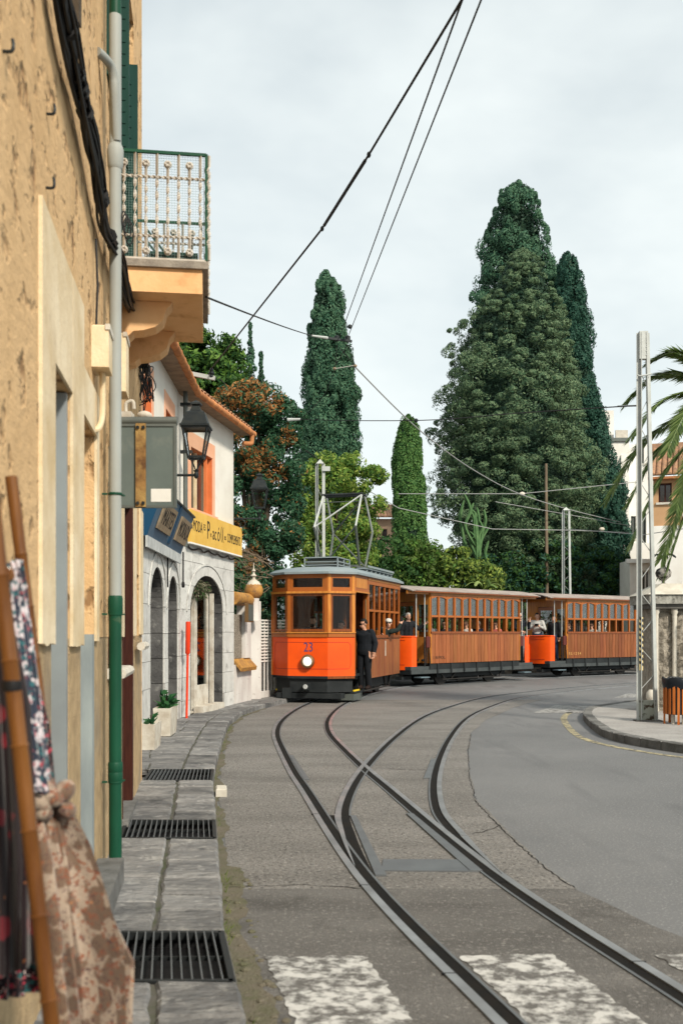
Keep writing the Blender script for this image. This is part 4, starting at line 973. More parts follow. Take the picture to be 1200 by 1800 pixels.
def upper(Mx, L_, z0, z1, ops):
    mb = MB(); wall_panel(mb, 0, L_, z0, z1, ops, -.012, .22); put(mb,'upper_wall',M['white_wall'],h2,Mx,fix=False)
    for (a,b,c,d) in ops:
        w = MB(); w.box(a,b,.15,.19,c,d); w = put(w,'window',M['glass_dark'],h2,Mx)
        for q in ((a-.16,b+.16,-.02,-.0125,d,d+.28),(a-.16,a,-.02,-.0125,c-.0,d),(b,b+.16,-.02,-.0125,c-.0,d)):
            mb = MB(); mb.box(*q); put(mb,'surround',M['pink_wall'],w,Mx)
        mb = MB(); mb.box(a-.1,b+.14,-.09,-.013,c-.06,c); put(mb,'sill',M['pink_wall'],w,Mx)
        for x in (a+.004,b-.064,(a+b)/2-.03): mb = MB(); mb.box(x,x+.06,.10,.149,c,d); put(mb,'window_frame',M['cream'],w,Mx)
        for x0_,x1_ in ((a,a+.005),(b-.005,b)): mb = MB(); mb.box(x0_-.0 if x0_==a else x0_-.003,x1_+.003 if x0_==a else x1_,-.01,.14,c,d); put(mb,'reveal',M['orange_wall'],w,Mx)
        mb = MB(); mb.box(a+.01,b-.01,-.008,.14,d-.012,d-.002); put(mb,'reveal',M['orange_wall'],w,Mx)
        mb = MB(); mb.box(b-.24,b-.2,.03,.09,c,d); put(mb,'shutter',M['orange_wall'],w,Mx)
M['glass_dark'] = MAT('dark_window_glass', (.02,.022,.025), .12, spec=.8)
LA, MA = facade(h2, A0, A1); LB, MBx = facade(h2, A1, A2)
# facade one: two narrow arches; facade two: one wide arch
def ua(z): return (z-A0.y)*LA/(A1.y-A0.y)
ZA = 3.35
arched_facade(MA, LA, [(ua(15.5),.68,2.05,.62),(ua(17.22),.62,2.05,.58)], ZA)
arched_facade(MBx, LB, [(1.62,1.06,2.05,.72)], 3.45)
upper(MA, LA, ZA, EAVE, [(ua(14.2),ua(15.0),3.75,5.35),(ua(16.4),ua(17.3),3.75,5.35)])
upper(MBx, LB, 3.45, EAVE, [(.62,1.95,3.98,5.15)])
# ends, back, floor line
mb = MB(); e = Vector((A2.x-A1.x,A2.y-A1.y)); 
mb.poly([(e.x,e.y,0),(e.x-6,e.y+1.1,0),(e.x-6,e.y+1.1,EAVE),(e.x,e.y,EAVE)])
s0 = A0-A1; mb.poly([(s0.x,s0.y,0),(s0.x-6,s0.y,0),(s0.x-6,s0.y,EAVE),(s0.x,s0.y,EAVE)])
mb.poly([(s0.x-6,s0.y,0),(e.x-6,e.y+1.1,0),(e.x-6,e.y+1.1,EAVE),(s0.x-6,s0.y,EAVE)]); mb.build('wall', M['white_wall'], h2, fix=False)
# dark rooms behind arches, shop door
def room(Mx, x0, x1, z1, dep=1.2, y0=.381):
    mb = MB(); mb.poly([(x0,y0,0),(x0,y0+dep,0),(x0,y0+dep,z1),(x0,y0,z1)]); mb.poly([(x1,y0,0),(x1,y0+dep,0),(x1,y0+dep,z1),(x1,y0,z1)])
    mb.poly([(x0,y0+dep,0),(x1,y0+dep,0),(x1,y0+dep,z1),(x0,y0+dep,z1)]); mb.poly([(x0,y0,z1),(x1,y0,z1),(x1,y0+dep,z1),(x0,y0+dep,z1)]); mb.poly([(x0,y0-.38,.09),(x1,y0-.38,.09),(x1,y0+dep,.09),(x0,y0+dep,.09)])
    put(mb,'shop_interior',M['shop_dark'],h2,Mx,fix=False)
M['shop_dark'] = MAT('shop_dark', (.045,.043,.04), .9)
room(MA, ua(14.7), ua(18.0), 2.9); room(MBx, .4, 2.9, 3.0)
sd_ = MB(); sd_.box(.62,1.15,.30,.36,.10,2.2); sdo = put(sd_,'shop_door',M['dark'],h2,MBx)
for x0_,x1_ in ((1.16,1.34),(1.98,2.06),(2.34,2.42)):
    mb = MB(); mb.box(x0_,x1_,.10,.17,.10,2.45); put(mb,'door_frame',M['planter'],sdo,MBx)
mb = MB(); mb.box(1.345,1.975,.10,.165,.10,.62); put(mb,'door_panel',M['planter'],sdo,MBx)
mb = MB(); mb.box(1.345,1.975,.125,.135,.62,2.4); put(mb,'pane',M['glass'],sdo,MBx)
mb = MB(); mb.box(1.1,2.5,-.10,.09,.09,.22); put(mb,'step',M['planter'],h2,MBx)
mb = MB(); mb.box(.75,1.1,.10,.22,.10,.14); put(mb,'step',M['planter'],h2,MBx)
for k,(x,z,c_) in enumerate(((.8,1.75,'white'),(.95,1.2,'plaque'),(.78,.95,'grey_white'))):
    mb = MB(); mb.box(x,x+.2,.27,.298,z,z+.25); put(mb,'shop_poster',M[c_],sdo,MBx)
# eaves, gutter and roof
def eave(Mx, L_, x0, x1, ov=.30):
    mb = MB(); mb.box(x0,x1,-ov,.0,EAVE-.02,EAVE+.02); put(mb,'soffit',MAT('soffit',(.30,.22,.15),.9,col2=(.2,.14,.1),scale=5),h2,Mx)
    n = int((x1-x0)/.42)
    for i in range(n):
        a, b = x0+(x1-x0)*i/n, x0+(x1-x0)*(i+1)/n; mb = MB(); mb.tube([(a,-ov-.05,EAVE+.0),(b-.02,-ov-.05,EAVE+.0)],.062,12); mb.lathe([(.066,0),(.07,.008),(.07,.03),(.066,.038)],12,(b-.045,-ov-.05,EAVE),'x'); put(mb,'gutter_length',M['terracotta'],h2,Mx,True)
    for i in range(int((x1-x0)/.19)):
        x = x0+.09+i*.19; mb = MB(); n_ = 6; vs_ = []
        for j,(y,z) in enumerate(((-ov-.04,EAVE+.075),(1.6,EAVE+.075+.62))):
            for k in range(n_+1): an = math.pi*k/n_; vs_.append((x+.085*math.cos(an),y,z+.065*math.sin(an)))
            for k in range(n_+1): an = math.pi*(n_-k)/n_; vs_.append((x+.068*math.cos(an),y,z+.048*math.sin(an)))
        m_ = 2*(n_+1); mb.add(vs_,[[k,(k+1)%m_,m_+(k+1)%m_,m_+k] for k in range(m_)]+[list(range(m_))[::-1],[m_+k for k in range(m_)]]); put(mb,'roof_tile',M['tile'],h2,Mx,True)
    mb = MB(); mb.poly([(x0,-ov,EAVE+.06),(x1,-ov,EAVE+.06),(x1,3.2,EAVE+1.3),(x0,3.2,EAVE+1.3)]); put(mb,'roof_deck',M['tile'],h2,Mx,fix=False)
eave(MA, LA, 1.5, LA+.02); eave(MBx, LB, .03, LB+.42)
mb = MB(); mb.tube(smooth_path([(LB+.26,-.35,EAVE-.02),(LB+.26,-.35,EAVE-.18),(LB+.22,-.33,EAVE-.24),(LB+.08,-.2,EAVE-.25)],4),.05,10); put(mb,'gutter_spout',M['terracotta'],h2,MBx,True)
# grey post (downpipe) at the corner
mb = MB(); mb.tube([(0,0,3.2),(0,0,6.1)],.042,12); o = mb.build('corner_downpipe', M['grey_metal'], None, True, loc=(-2.80,17.9,0)); tag(o,'dark grey vertical pipe at the arched house corner behind the lantern','pipe')
for z in (5.75,4.9,3.55): mb = MB(); mb.box(-.09,.12,-.05,.05,z-.025,z+.025); mb.build('clamp', M['iron'], o)
# yellow shop sign
ys = thing('yellow_shop_sign', 'long yellow shop sign with black lettering on the arched house', 'sign', (A1.x,A1.y,0), math.atan2(A2.y-A1.y,A2.x-A1.x))
x0_, x1_, z0_, z1_ = .22, LB+.18, 3.32, 3.92
mb = MB(); mb.box(x0_,x1_,-.15,-.05,z0_,z1_); mb.build('board', M['yellow_sign'], ys)
mb = MB(); mb.box(x0_-.02,x1_+.02,-.155,-.04,z0_-.03,z0_-.001); mb.build('lower_edge', M['white'], ys)
def ytext(s, x, z, size, sx=1.0, mat='ink'):
    text_mesh('lettering', s, size, M[mat], ys, frame((x,-.152,z),(1,0,0),(0,0,1)), .0015, sx)
ytext('MODA', .62, 3.63, .30, .62); ytext('ES', 1.03, 3.66, .17, .8); ytext('P', 1.27, 3.62, .50, .75); ytext('e', 1.43, 3.57, .16, 1)
ytext('ac', 1.66, 3.60, .38, .8); ytext('\u00f3', 1.93, 3.61, .42, .8); ytext('((', 2.16, 3.66, .34, 1); ytext('es', 2.38, 3.6, .17, .9); ytext('COMPLEMENTS', 3.02, 3.60, .27, .52)
mb = MB(); pts = [(x0_+.1+(LB-.1)*i/24,-.06+.02*math.sin(i),z0_-.06-.05*abs(math.sin(i*.7))) for i in range(25)]; mb.tube(smooth_path(pts,3),.016,6); mb.build('cable', M['cable'], ys, True)
# blue canopy sign with two plaques
bs_ = thing('blue_shop_sign', 'faded blue angled shop sign with two lettered plaques over narrow arches', 'sign', (A0.x,A0.y,0), math.atan2(A1.y-A0.y,A1.x-A0.x))
xa, xb = ua(14.0), ua(17.5); yt, yb, zt_, zb_ = -.34, -.11, 3.66, 3.02
mb = MB(); mb.prism([(xa,0.,zt_),(xa,yt,zt_),(xa,yb,zb_),(xa,0.,zb_)],(xb-xa,0,0)); mb.build('canopy', M['blue_sign'], bs_)
mb = MB(); mb.prism([(xa-.012,-.01,zt_-.02),(xa-.012,yt,zt_-.02),(xa-.012,yb,zb_+.0),(xa-.012,-.01,zb_)],(.011,0,0)); mb.build('end_panel', M['deep_blue'], bs_)
mb = MB(); mb.box(xa-.01,xb+.01,yb-.012,yb+.02,zb_-.16,zb_); mb.build('lower_board', M['grey_white'], bs_)
mb = MB(); mb.box(xa-.02,xb+.02,yt-.03,0.,zt_+.001,zt_+.03); mb.build('top_edge', M['iron'], bs_)
Fs = Vector((0,yb-yt,zb_-zt_)).normalized(); nrm_ = Vector((0,-(zt_-zb_),-(yt-yb))).normalized(); nrm_ = Vector((1,0,0)).cross(-Fs)
def on_slope(x, t, off): q = Vector((x,yt,zt_))+Fs*t+nrm_*off; return q
xm = (xa+xb)/2+.12
mb = MB(); mb.prism([on_slope(xm-.09,.0,.004),on_slope(xm+.09,.0,.004),on_slope(xm+.09,.62,.004),on_slope(xm-.09,.62,.004)],nrm_*.015); mb.build('divider', M['deep_blue'], bs_)
for xc, s in ((xm-.88,'MARTES'),(xm+.92,'MORADA')):
    mb = MB(); mb.prism([on_slope(xc-.62,.12,.006),on_slope(xc+.62,.12,.006),on_slope(xc+.62,.52,.006),on_slope(xc-.62,.52,.006)],nrm_*.03); pl = mb.build('plaque', M['plaque'], bs_)
    text_mesh('lettering', s, .36, M['ink'], pl, frame(on_slope(xc,.32,.038),(1,0,0),-Fs), .002, .78)
# chalk drip conduits, red pole
mb = MB(); mb.tube([(ua(16.45),-.04,3.0),(ua(16.45),-.04,2.4)],.012,6); o = mb.build('conduit', M['cable'], bs_, True)
mb = MB(); mb.tube([(ua(17.92),-.10,3.1),(ua(17.92),-.10,2.55)],.014,6); mb.lathe([(.02,2.46),(.03,2.48),(.03,2.55),(.014,2.57)],8,(ua(17.92),-.10,0)); mb.build('cable', M['cable'], bs_, True)
rp_ = thing('red_pole', 'slim bright red pole standing against the arched house corner', 'pole', (-2.80,18.02,.1))
mb = MB(); mb.tube([(0,0,0),(.02,0,1.15)],.022,10); mb.build('lower_tube', M['red'], rp_, True)
mb = MB(); mb.tube([(.02,0,1.15),(.02,0,1.18),(.028,0,1.72),(.028,0,1.75)],[.022,.045,.045,.04],10); mb.build('upper_sleeve', M['red'], rp_, True)
# hanging plant in the wide arch
q = MBx @ Vector((1.25,.05,0)); hp_loc = Vector((q.x+A1.x,q.y+A1.y,2.48))
lantern('street_lantern','small dark lantern at far end of the arched house against trees',(A2.x-.03,A2.y+.05,P(457,905,21.5).z),.60,0,1.28)
# bracket with insulator carrying the overhead wire
bk = thing('wire_bracket','grey steel wall bracket with insulator above the lantern','bracket',(-2.93,17.3,0))
pb = P(372,655,17.3)
mb = MB(); mb.bar((-.1,0,pb.z+.06-.0),(pb.x+2.93+.06,0,pb.z-.10),.06,.07); mb.build('arm', M['zinc'], bk)
mb = MB(); mb.lathe([(.02,-.10),(.045,-.08),(.045,-.05),(.03,-.04),(.05,-.02),(.05,.01),(.03,.02),(.04,.05),(.015,.08)],10,(pb.x+2.93,0,pb.z)); mb.build('insulator', M['iron'], bk, True)
# planters
def planter(name, lab, loc, w, d, h, rz):
    t = thing(name, lab, 'planter', loc, rz, 'white planters by the narrow arches')
    mb = MB(); k = .85; mb.add([(-w/2*k,-d/2*k,0),(w/2*k,-d/2*k,0),(w/2*k,d/2*k,0),(-w/2*k,d/2*k,0),(-w/2,-d/2,h),(w/2,-d/2,h),(w/2,d/2,h),(-w/2,d/2,h),(-w/2+.03,-d/2+.03,h),(w/2-.03,-d/2+.03,h),(w/2-.03,d/2-.03,h),(-w/2+.03,d/2-.03,h),(-w/2+.03,-d/2+.03,h-.05),(w/2-.03,-d/2+.03,h-.05),(w/2-.03,d/2-.03,h-.05),(-w/2+.03,d/2-.03,h-.05)],
        [[0,3,2,1],[0,1,5,4],[1,2,6,5],[2,3,7,6],[3,0,4,7],[4,5,9,8],[5,6,10,9],[6,7,11,10],[7,4,8,11],[8,9,13,12],[9,10,14,13],[10,11,15,14],[11,8,12,15],[12,13,14,15]]); mb.build('trough', M['planter'], t, fix=False)
    return t
plA = planter('planter','taller white planter with leafy plant in front of narrow arch',(-2.68,15.2,.1),.27,.75,.42,.03)
plB = planter('planter','lower white planter nearest the ochre house with few leaves',(-2.56,13.4,.1),.20,.6,.34,.03)
# ---- garden wall, pillars and lattice beyond the arched house
gw = thing('garden_wall', 'low rendered garden wall with tiled coping beside the arched house', 'wall', (-2.3,21.6,0), math.atan2(1.55,.30))
mb = MB(); mb.box(.03,1.25,.0,.18,.05,.95); mb.build('wall', M['white_peel'], gw)
mb = MB(); mb.prism([(.03,-.12,.80),(.03,-.14,.88),(.03,.05,1.08),(.03,.2,1.08),(.03,.2,.95),(.03,.0,.95)],(1.2,0,0)); mb.build('coping', M['gold'], gw)
mb = MB(); mb.box(.1,.62,.04,.1,1.08,2.05); mb.build('wire_panel', MAT('mesh_panel',(.32,.29,.24),.8,col2=(.12,.10,.08),scale=60,lo=.45,hi=.55), gw)
mb = MB(); mb.box(.75,1.22,.0,.2,1.08,2.35); mb.build('pier', M['white_peel'], gw)
mb = MB(); mb.tube([(.05,.08,2.40),(1.25,.08,2.40)],.15,14); mb.build('tile_ridge', M['gold'], gw, True)
nb_ = thing('notice_case','small framed notice case on the garden wall under tile ridge','notice case',(-2.12,21.85,1.88), math.atan2(1.55,.30))
mb = MB(); mb.box(0,.42,-.08,.0,0,.42); mb.build('case', M['brass'], nb_); mb = MB(); mb.box(.03,.39,-.085,-.0805,.03,.39); mb.build('paper', M['grey_metal'], nb_)
gp = thing('gate_pillar','square white peeling gate pillar beside the tram front','pillar',(-2.03,23.35,0),.2)
mb = MB(); mb.cbox(-.13,.13,-.13,.13,.02,2.38,.01); mb.build('shaft', M['white_peel'], gp)
bf = thing('ball_finial','ochre ball finial with white spire on the garden wall pier','finial',(-2.02,22.95,2.42))
mb = MB(); mb.ell((0,0,.2),.215,.215,.215,16,12); mb.build('ball', M['gold'], bf, True)
mb = MB(); mb.lathe([(.17,.33),(.13,.40),(.04,.46),(.03,.50),(.075,.54),(.03,.58),(.02,.62),(.05,.65),(.015,.70),(.006,.84)],12); mb.build('spire', M['planter'], bf, True)
mb = MB(); mb.lathe([(.16,-.5),(.12,-.1),(.13,.02)],12); mb.build('neck', M['white_peel'], bf, True)
lf = thing('lattice_fence','white peeling lattice fence panel behind the gate pillar','fence',(-1.93,23.6,0), math.atan2(2.2,.75))
for k in range(8): mb = MB(); x=.05+k*.22; mb.box(x,x+.05,.0,.03,.05,1.95); mb.build('picket', M['white_peel'], lf)
for k in range(14): mb = MB(); z=.95+k*.075; mb.box(.05,1.72,-.012,-.001,z,z+.035); mb.build('slat', M['white'], lf)
mb = MB(); mb.box(.0,1.75,-.02,.05,.05,.25); mb.build('base', M['white_peel'], lf)
# ------------------------------------------------------------------ tram: motor car and two trailers
def tram_root(name, label, c, f):
    return thing(name, label, 'tram', (c[0],c[1],.016), math.atan2(f[1],f[0]), 'cars of the tram train')
def wheelset(t, x, r=.33):
    for s in (-1,1):
        mb = MB(); y = s*HG
        mb.lathe([(r-.05,-.05),(r,-.05),(r,.035),(r+.022,.04),(r+.022,.055),(r-.05,.055)],22,(x,y,r),'y'); w = mb.build('wheel', M['wheel'], t, True)
        mb = MB(); mb.lathe([(.02,-.03),(r-.055,-.02),(r-.055,.02),(.02,.03)],18,(x,y,r),'y'); mb.build('disc', M['chassis'], w, True)
        mb = MB(); mb.box(x-.13,x+.13,s*.66-.07,s*.66+.07,.22,.46); b = mb.build('axle_box', M['chassis'], t)
        for k in range(4): mb = MB(); mb.box(x-.34+.04*k,x+.34-.04*k,s*.66-.04,s*.66+.04,.47+.022*k,.49+.022*k); mb.build('leaf_spring', M['wheel'], b)
    mb = MB(); mb.tube([(x,-.7,r),(x,.7,r)],.05,8); mb.build('axle', M['wheel'], t, True)
def truck(t, xs, zt=.36):
    x0, x1 = min(xs), max(xs)
    for s in (-1,1):
        mb = MB(); mb.box(x0-.55,x1+.55,s*.74-.03,s*.74+.03,.24,zt); f = mb.build('truck_frame', M['chassis'], t)
        mb = MB(); mb.tube([(x0-.3,s*.80,.17),(x1+.3,s*.80,.17)],.018,6); mb.build('brake_rod', M['wheel'], f, True)
        for x in xs:
            for e in (-1,1):
                mb = MB(); mb.box(x+e*.42-.04,x+e*.42+.04,s*HG-.05,s*HG+.05,.14,.42); mb.build('brake_shoe', M['chassis'], f)
                mb = MB(); mb.bar((x+e*.18,s*.79,.20),(x+e*.36,s*.79,zt),.035,.03); mb.build('guard_strut', M['wheel'], f)
    mb = MB(); mb.box((x0+x1)/2-.55,(x0+x1)/2+.55,-.6,.6,.10,.36); mb.build('motor_case', M['chassis'], t)
    mb = MB(); mb.box(x0-.6,x1+.6,-.40,.40,.20,.40); mb.build('under_frame', M['chassis'], t)
def arch_curve(x0, x1, z0, rise, n=8): return [(x0+(x1-x0)*i/n, z0+rise*math.sin(math.pi*i/n)) for i in range(n+1)]

def bench(t, x, z=.78, mat='wood_light'):
    for s in (-1,1):
        mb = MB(); y0, y1 = (s*.28, s*.92); y0, y1 = min(y0,y1), max(y0,y1)
        mb.box(x-.2,x+.2,y0,y1,z+.40,z+.44); b = mb.build('bench_seat', M[mat], t)
        mb = MB(); mb.box(x-.02,x+.02,y0,y1,z+.45,z+.92); mb.build('bench_back', M[mat], b)
        mb = MB(); mb.box(x-.15,x+.15,y0+.02,y0+.06,z,z+.4); mb.build('bench_leg', M['wood_dark'], b)

# ---------------- motor car
t = motor = tram_root('tram_motor_car', 'orange and varnished wood tram motor car with number 23 on its front', (.164,26.49), (-.28,-.96))
HBW = 1.02; XB, XF, XN, YN = 1.77, 2.97, 3.40, .49; XR = -1.77
ZP, ZS, ZE = .50, 1.50, 3.00
# chassis and floor
mb = MB(); mb.box(XR-.05,XF,-.85,.85,.50,.72); mb.box(XR,XB,-.97,.97,.56,.75); mb.build('chassis', M['chassis'], t)
nose = [(XF,-HBW),(XN,-YN),(XN,YN),(XF,HBW)]
mb = MB(); mb.prism([(XB,-.98,.60)]+[(x-.04,y*.97,.60) for x,y in nose]+[(XB,.98,.60)],(0,0,.06)); mb.build('platform_floor', M['chassis'], t)
mb = MB(); mb.prism([(XF-.2,-.9,.24)]+[(x-.06,y*.93,.24) for x,y in nose]+[(XF-.2,.9,.24)],(0,0,.36)); mb.build('front_apron', M['chassis'], t)
mb = MB(); mb.box(XN-.35,XN-.02,-.78,.80,.10,.22); mb.build('lifeguard', M['chassis'], t)
mb = MB(); mb.box(XN-.05,XN+.02,-.62,-.40,.10,.34); mb.build('sand_box', M['chassis'], t)
mb = MB(); mb.box(XN-.02,XN+.16,-.07,.07,.30,.46); bu = mb.build('coupler', M['chassis'], t)
mb = MB(); mb.lathe([(.0,0),(.055,0),(.055,.02),(.03,.025),(.03,.02),(.0,.02)],12,(XN+.165,.0,.38),'x'); mb.build('coupler_badge', M['grey_white'], bu, True)
for x in (-1.15,1.25): wheelset(t, x)
truck(t, (-1.15,1.25), .49)
# front skirt step on the open door side with yellow edge
for s in (1,-1):
    mb = MB(); mb.box(2.05,2.92,s*.78-.18,s*.78+.22,.20,.25); st_ = mb.build('door_step', M['chassis'], t)
    mb = MB(); mb.box(2.48,2.93,s*.78-.18+.37 if s>0 else s*.78-.18,s*.78+.225 if s>0 else s*.78-.15,.2505,.285); mb.build('yellow_edge', M['yellow_lamp'] if 'yellow_lamp' in M else M.setdefault('yellow_lamp', MAT('step_yellow',(.80,.58,.03),.5)), st_)
    mb = MB(); mb.box(2.2,2.95,s*.80-.2,s*.80+.19,.04,.19); mb.build('step_guard', M['grey_metal'] if s>0 else M['chassis'], st_)
# front: three orange panels, lined; window band; transoms
faces = [((XF,-HBW),(XN,-YN)),((XN,-YN),(XN,YN)),((XN,YN),(XF,HBW))]
def fq(a, b, u0, u1, z0, z1, off, th):
    """slab on facet a->b between fractions, pushed outwards by off with thickness th"""
    a = Vector((*a,0)); b = Vector((*b,0)); d = b-a; nn = Vector((d.y,-d.x,0)).normalized()
    mb = MB(); p = a+d*u0+nn*off; q = a+d*u1+nn*off
    mb.prism([(p.x,p.y,z0),(q.x,q.y,z0),(q.x,q.y,z1),(p.x,p.y,z1)], nn*th); return mb
def flines(a, b, rect, w, off, th, mat, parent, round_l=False, round_r=False):
    u0, u1, z0, z1 = rect; L_ = (Vector(b)-Vector(a)).length; wu = w/L_
    return
for i,(a,b) in enumerate(faces):
    L_ = (Vector(b)-Vector(a)).length
    pn = fq(a,b,0,1,.62,1.53,-.03,.03).build('front_panel', M['orange'], t)
    lu = .10/L_
    if i == 1: strips = [(0,1,1.40,1.412),(0,1,.78,.792)]
    elif i == 0: strips = [(lu*1.6,1,1.40,1.412),(lu*1.6,1,.78,.792),(lu,lu+.014/L_,.86,1.33)]
    else: strips = [(0,1-lu*1.6,1.40,1.412),(0,1-lu*1.6,.78,.792),(1-lu-.014/L_,1-lu,.86,1.33)]
    for q in strips: fq(a,b,*q,.001,.0015).build('lining', M['maroon'], pn)
    if i != 1:
        s = 1 if i == 0 else -1
        for za, zb_ in ((1.33,1.406),(.86,.786)):
            A_ = Vector((*a,0)); d = (Vector((*b,0))-A_); nn = Vector((d.y,-d.x,0)).normalized(); u0_, u1_ = (lu+.007/L_, lu*1.6) if i==0 else (1-lu-.007/L_, 1-lu*1.6)
            p = A_+d*u0_+nn*.0017; q = A_+d*u1_+nn*.0017; mb = MB(); mb.bar((p.x,p.y,za),(q.x,q.y,zb_),.003,.012); mb.build('lining', M['maroon'], pn)
    fq(a,b,0,1,1.53,1.62,-.03,.055).build('sill_rail', M['wood_mid'], t)
    fq(a,b,-.01,1.01,1.622,1.65,-.03,.075).build('sill_cap', M['wood_light'], t)
    pw = .075/L_
    posts = ((0,pw),(1-pw,1))
    for u0_,u1_ in posts: fq(a,b,u0_,u1_,1.65,ZE,-.05,.06).build('pillar', M['wood_light'] if i==2 else M['wood_mid'], t)  # right facet pillars in lighter varnish, sunlight put into the colour
    w0, w1 = pw+.002, 1-pw-.002; fr = .05/L_
    wf = fq(a,b,w0,w0+fr,1.66,2.55,-.045,.045).build('window', M['wood_dark'], t)
    fq(a,b,w1-fr,w1,1.66,2.55,-.045,.045).build('stile', M['wood_dark'], wf); fq(a,b,w0+fr,w1-fr,1.66,1.72,-.045,.045).build('bottom_rail', M['wood_dark'], wf); fq(a,b,w0+fr,w1-fr,2.49,2.55,-.045,.045).build('top_rail', M['wood_dark'], wf)
    fq(a,b,w0+fr,w1-fr,1.72,2.49,-.028,.006).build('pane', M['glass'], wf)
    fq(a,b,-.02,1.02,2.55,2.60,-.04,.085).build('cornice', M['wood_light'], t)
    fq(a,b,w0,w1,2.601,2.66,-.04,.045).build('transom_rail', M['wood_mid'], t)
    tf = fq(a,b,w0,w0+fr,2.66,2.95,-.045,.045).build('transom', M['wood_mid'], t)
    fq(a,b,w1-fr,w1,2.66,2.95,-.045,.045).build('stile', M['wood_mid'], tf); fq(a,b,w0+fr,w1-fr,2.66,2.695,-.045,.045).build('rail', M['wood_mid'], tf); fq(a,b,w0+fr,w1-fr,2.905,2.95,-.045,.045).build('rail', M['wood_mid'], tf)
    fq(a,b,w0+fr,w1-fr,2.695,2.905,-.03,.006).build('pane', M['glass'], tf)
    fq(a,b,w0,w1,2.951,ZE,-.045,.045).build('head', M['wood_mid'], t)
    fq(a,b,0,1,.56,.62,-.06,.06).build('lower_rail', M['wood_dark'] if i==2 else M['chassis'], t)
text_mesh('number', '23', .31, M['number_blue'], t, frame((XN+.0025,.02,1.285),(0,1,0),(0,0,1)), .001, .78)
hl = MB(); hl.lathe([(.10,-.01),(.155,.0),(.165,.05),(.155,.10),(.12,.115),(.115,.09),(.0,.09)],20,(XN,.02,.965),'x'); h_ = hl.build('headlight', M['brass'], t, True)
mb = MB(); mb.lathe([(.114,.085),(.09,.112),(.05,.128),(.0,.132)],18,(XN,.02,.965),'x'); mb.build('lens', M['lens'], h_, True)
# door openings at the platform: header, corner pillar, bulkhead behind
for s in (1,-1):
    mb = MB(); mb.box(XB,XF,s*HBW-.03*(s>0)-.0,s*HBW+.03*(s<0),2.62,ZE); mb.build('door_header', M['wood_mid'], t)
    mb = MB(); mb.box(XB+.1,XF-.1,s*(HBW+.003)-.006,s*(HBW+.003)+.006,2.70,2.93); mb.build('header_panel', M['wood_light'], t)
    mb = MB(); mb.box(XB-.03,XF+.01,s*HBW-.05,s*HBW+.05,2.585,2.615); mb.build('cornice', M['wood_light'], t)
    mb = MB(); mb.box(XF-.07,XF-.005,s*HBW-.04,s*HBW+.0,.62,2.58); mb.build('door_pillar', M['wood_mid'], t)
    mb = MB(); mb.tube([(XB+.12,s*(HBW-.02),1.0),(XB+.12,s*(HBW-.02),2.45)],.018,8); mb.build('grab_pole', M['brass'], t, True)
mb = MB(); mb.box(XB-.05,XB,-.98,-.38,.75,2.98); mb.box(XB-.05,XB,.38,.98,.75,1.55); mb.box(XB-.05,XB,.38,.46,1.55,2.98); mb.box(XB-.05,XB,.9,.98,1.55,2.98); mb.box(XB-.05,XB,-.38,.38,2.5,2.98); mb.build('bulkhead', M['wood_dark'], t)
# driver's controller
mb = MB(); mb.lathe([(.16,.66),(.16,1.55),(.14,1.62)],14,(2.85,-.30,0)); c_ = mb.build('controller', M['chassis'], t, True)
mb = MB(); mb.bar((2.85,-.30,1.64),(3.02,-.22,1.64),.03,.03); mb.build('handle', M['brass'], c_)
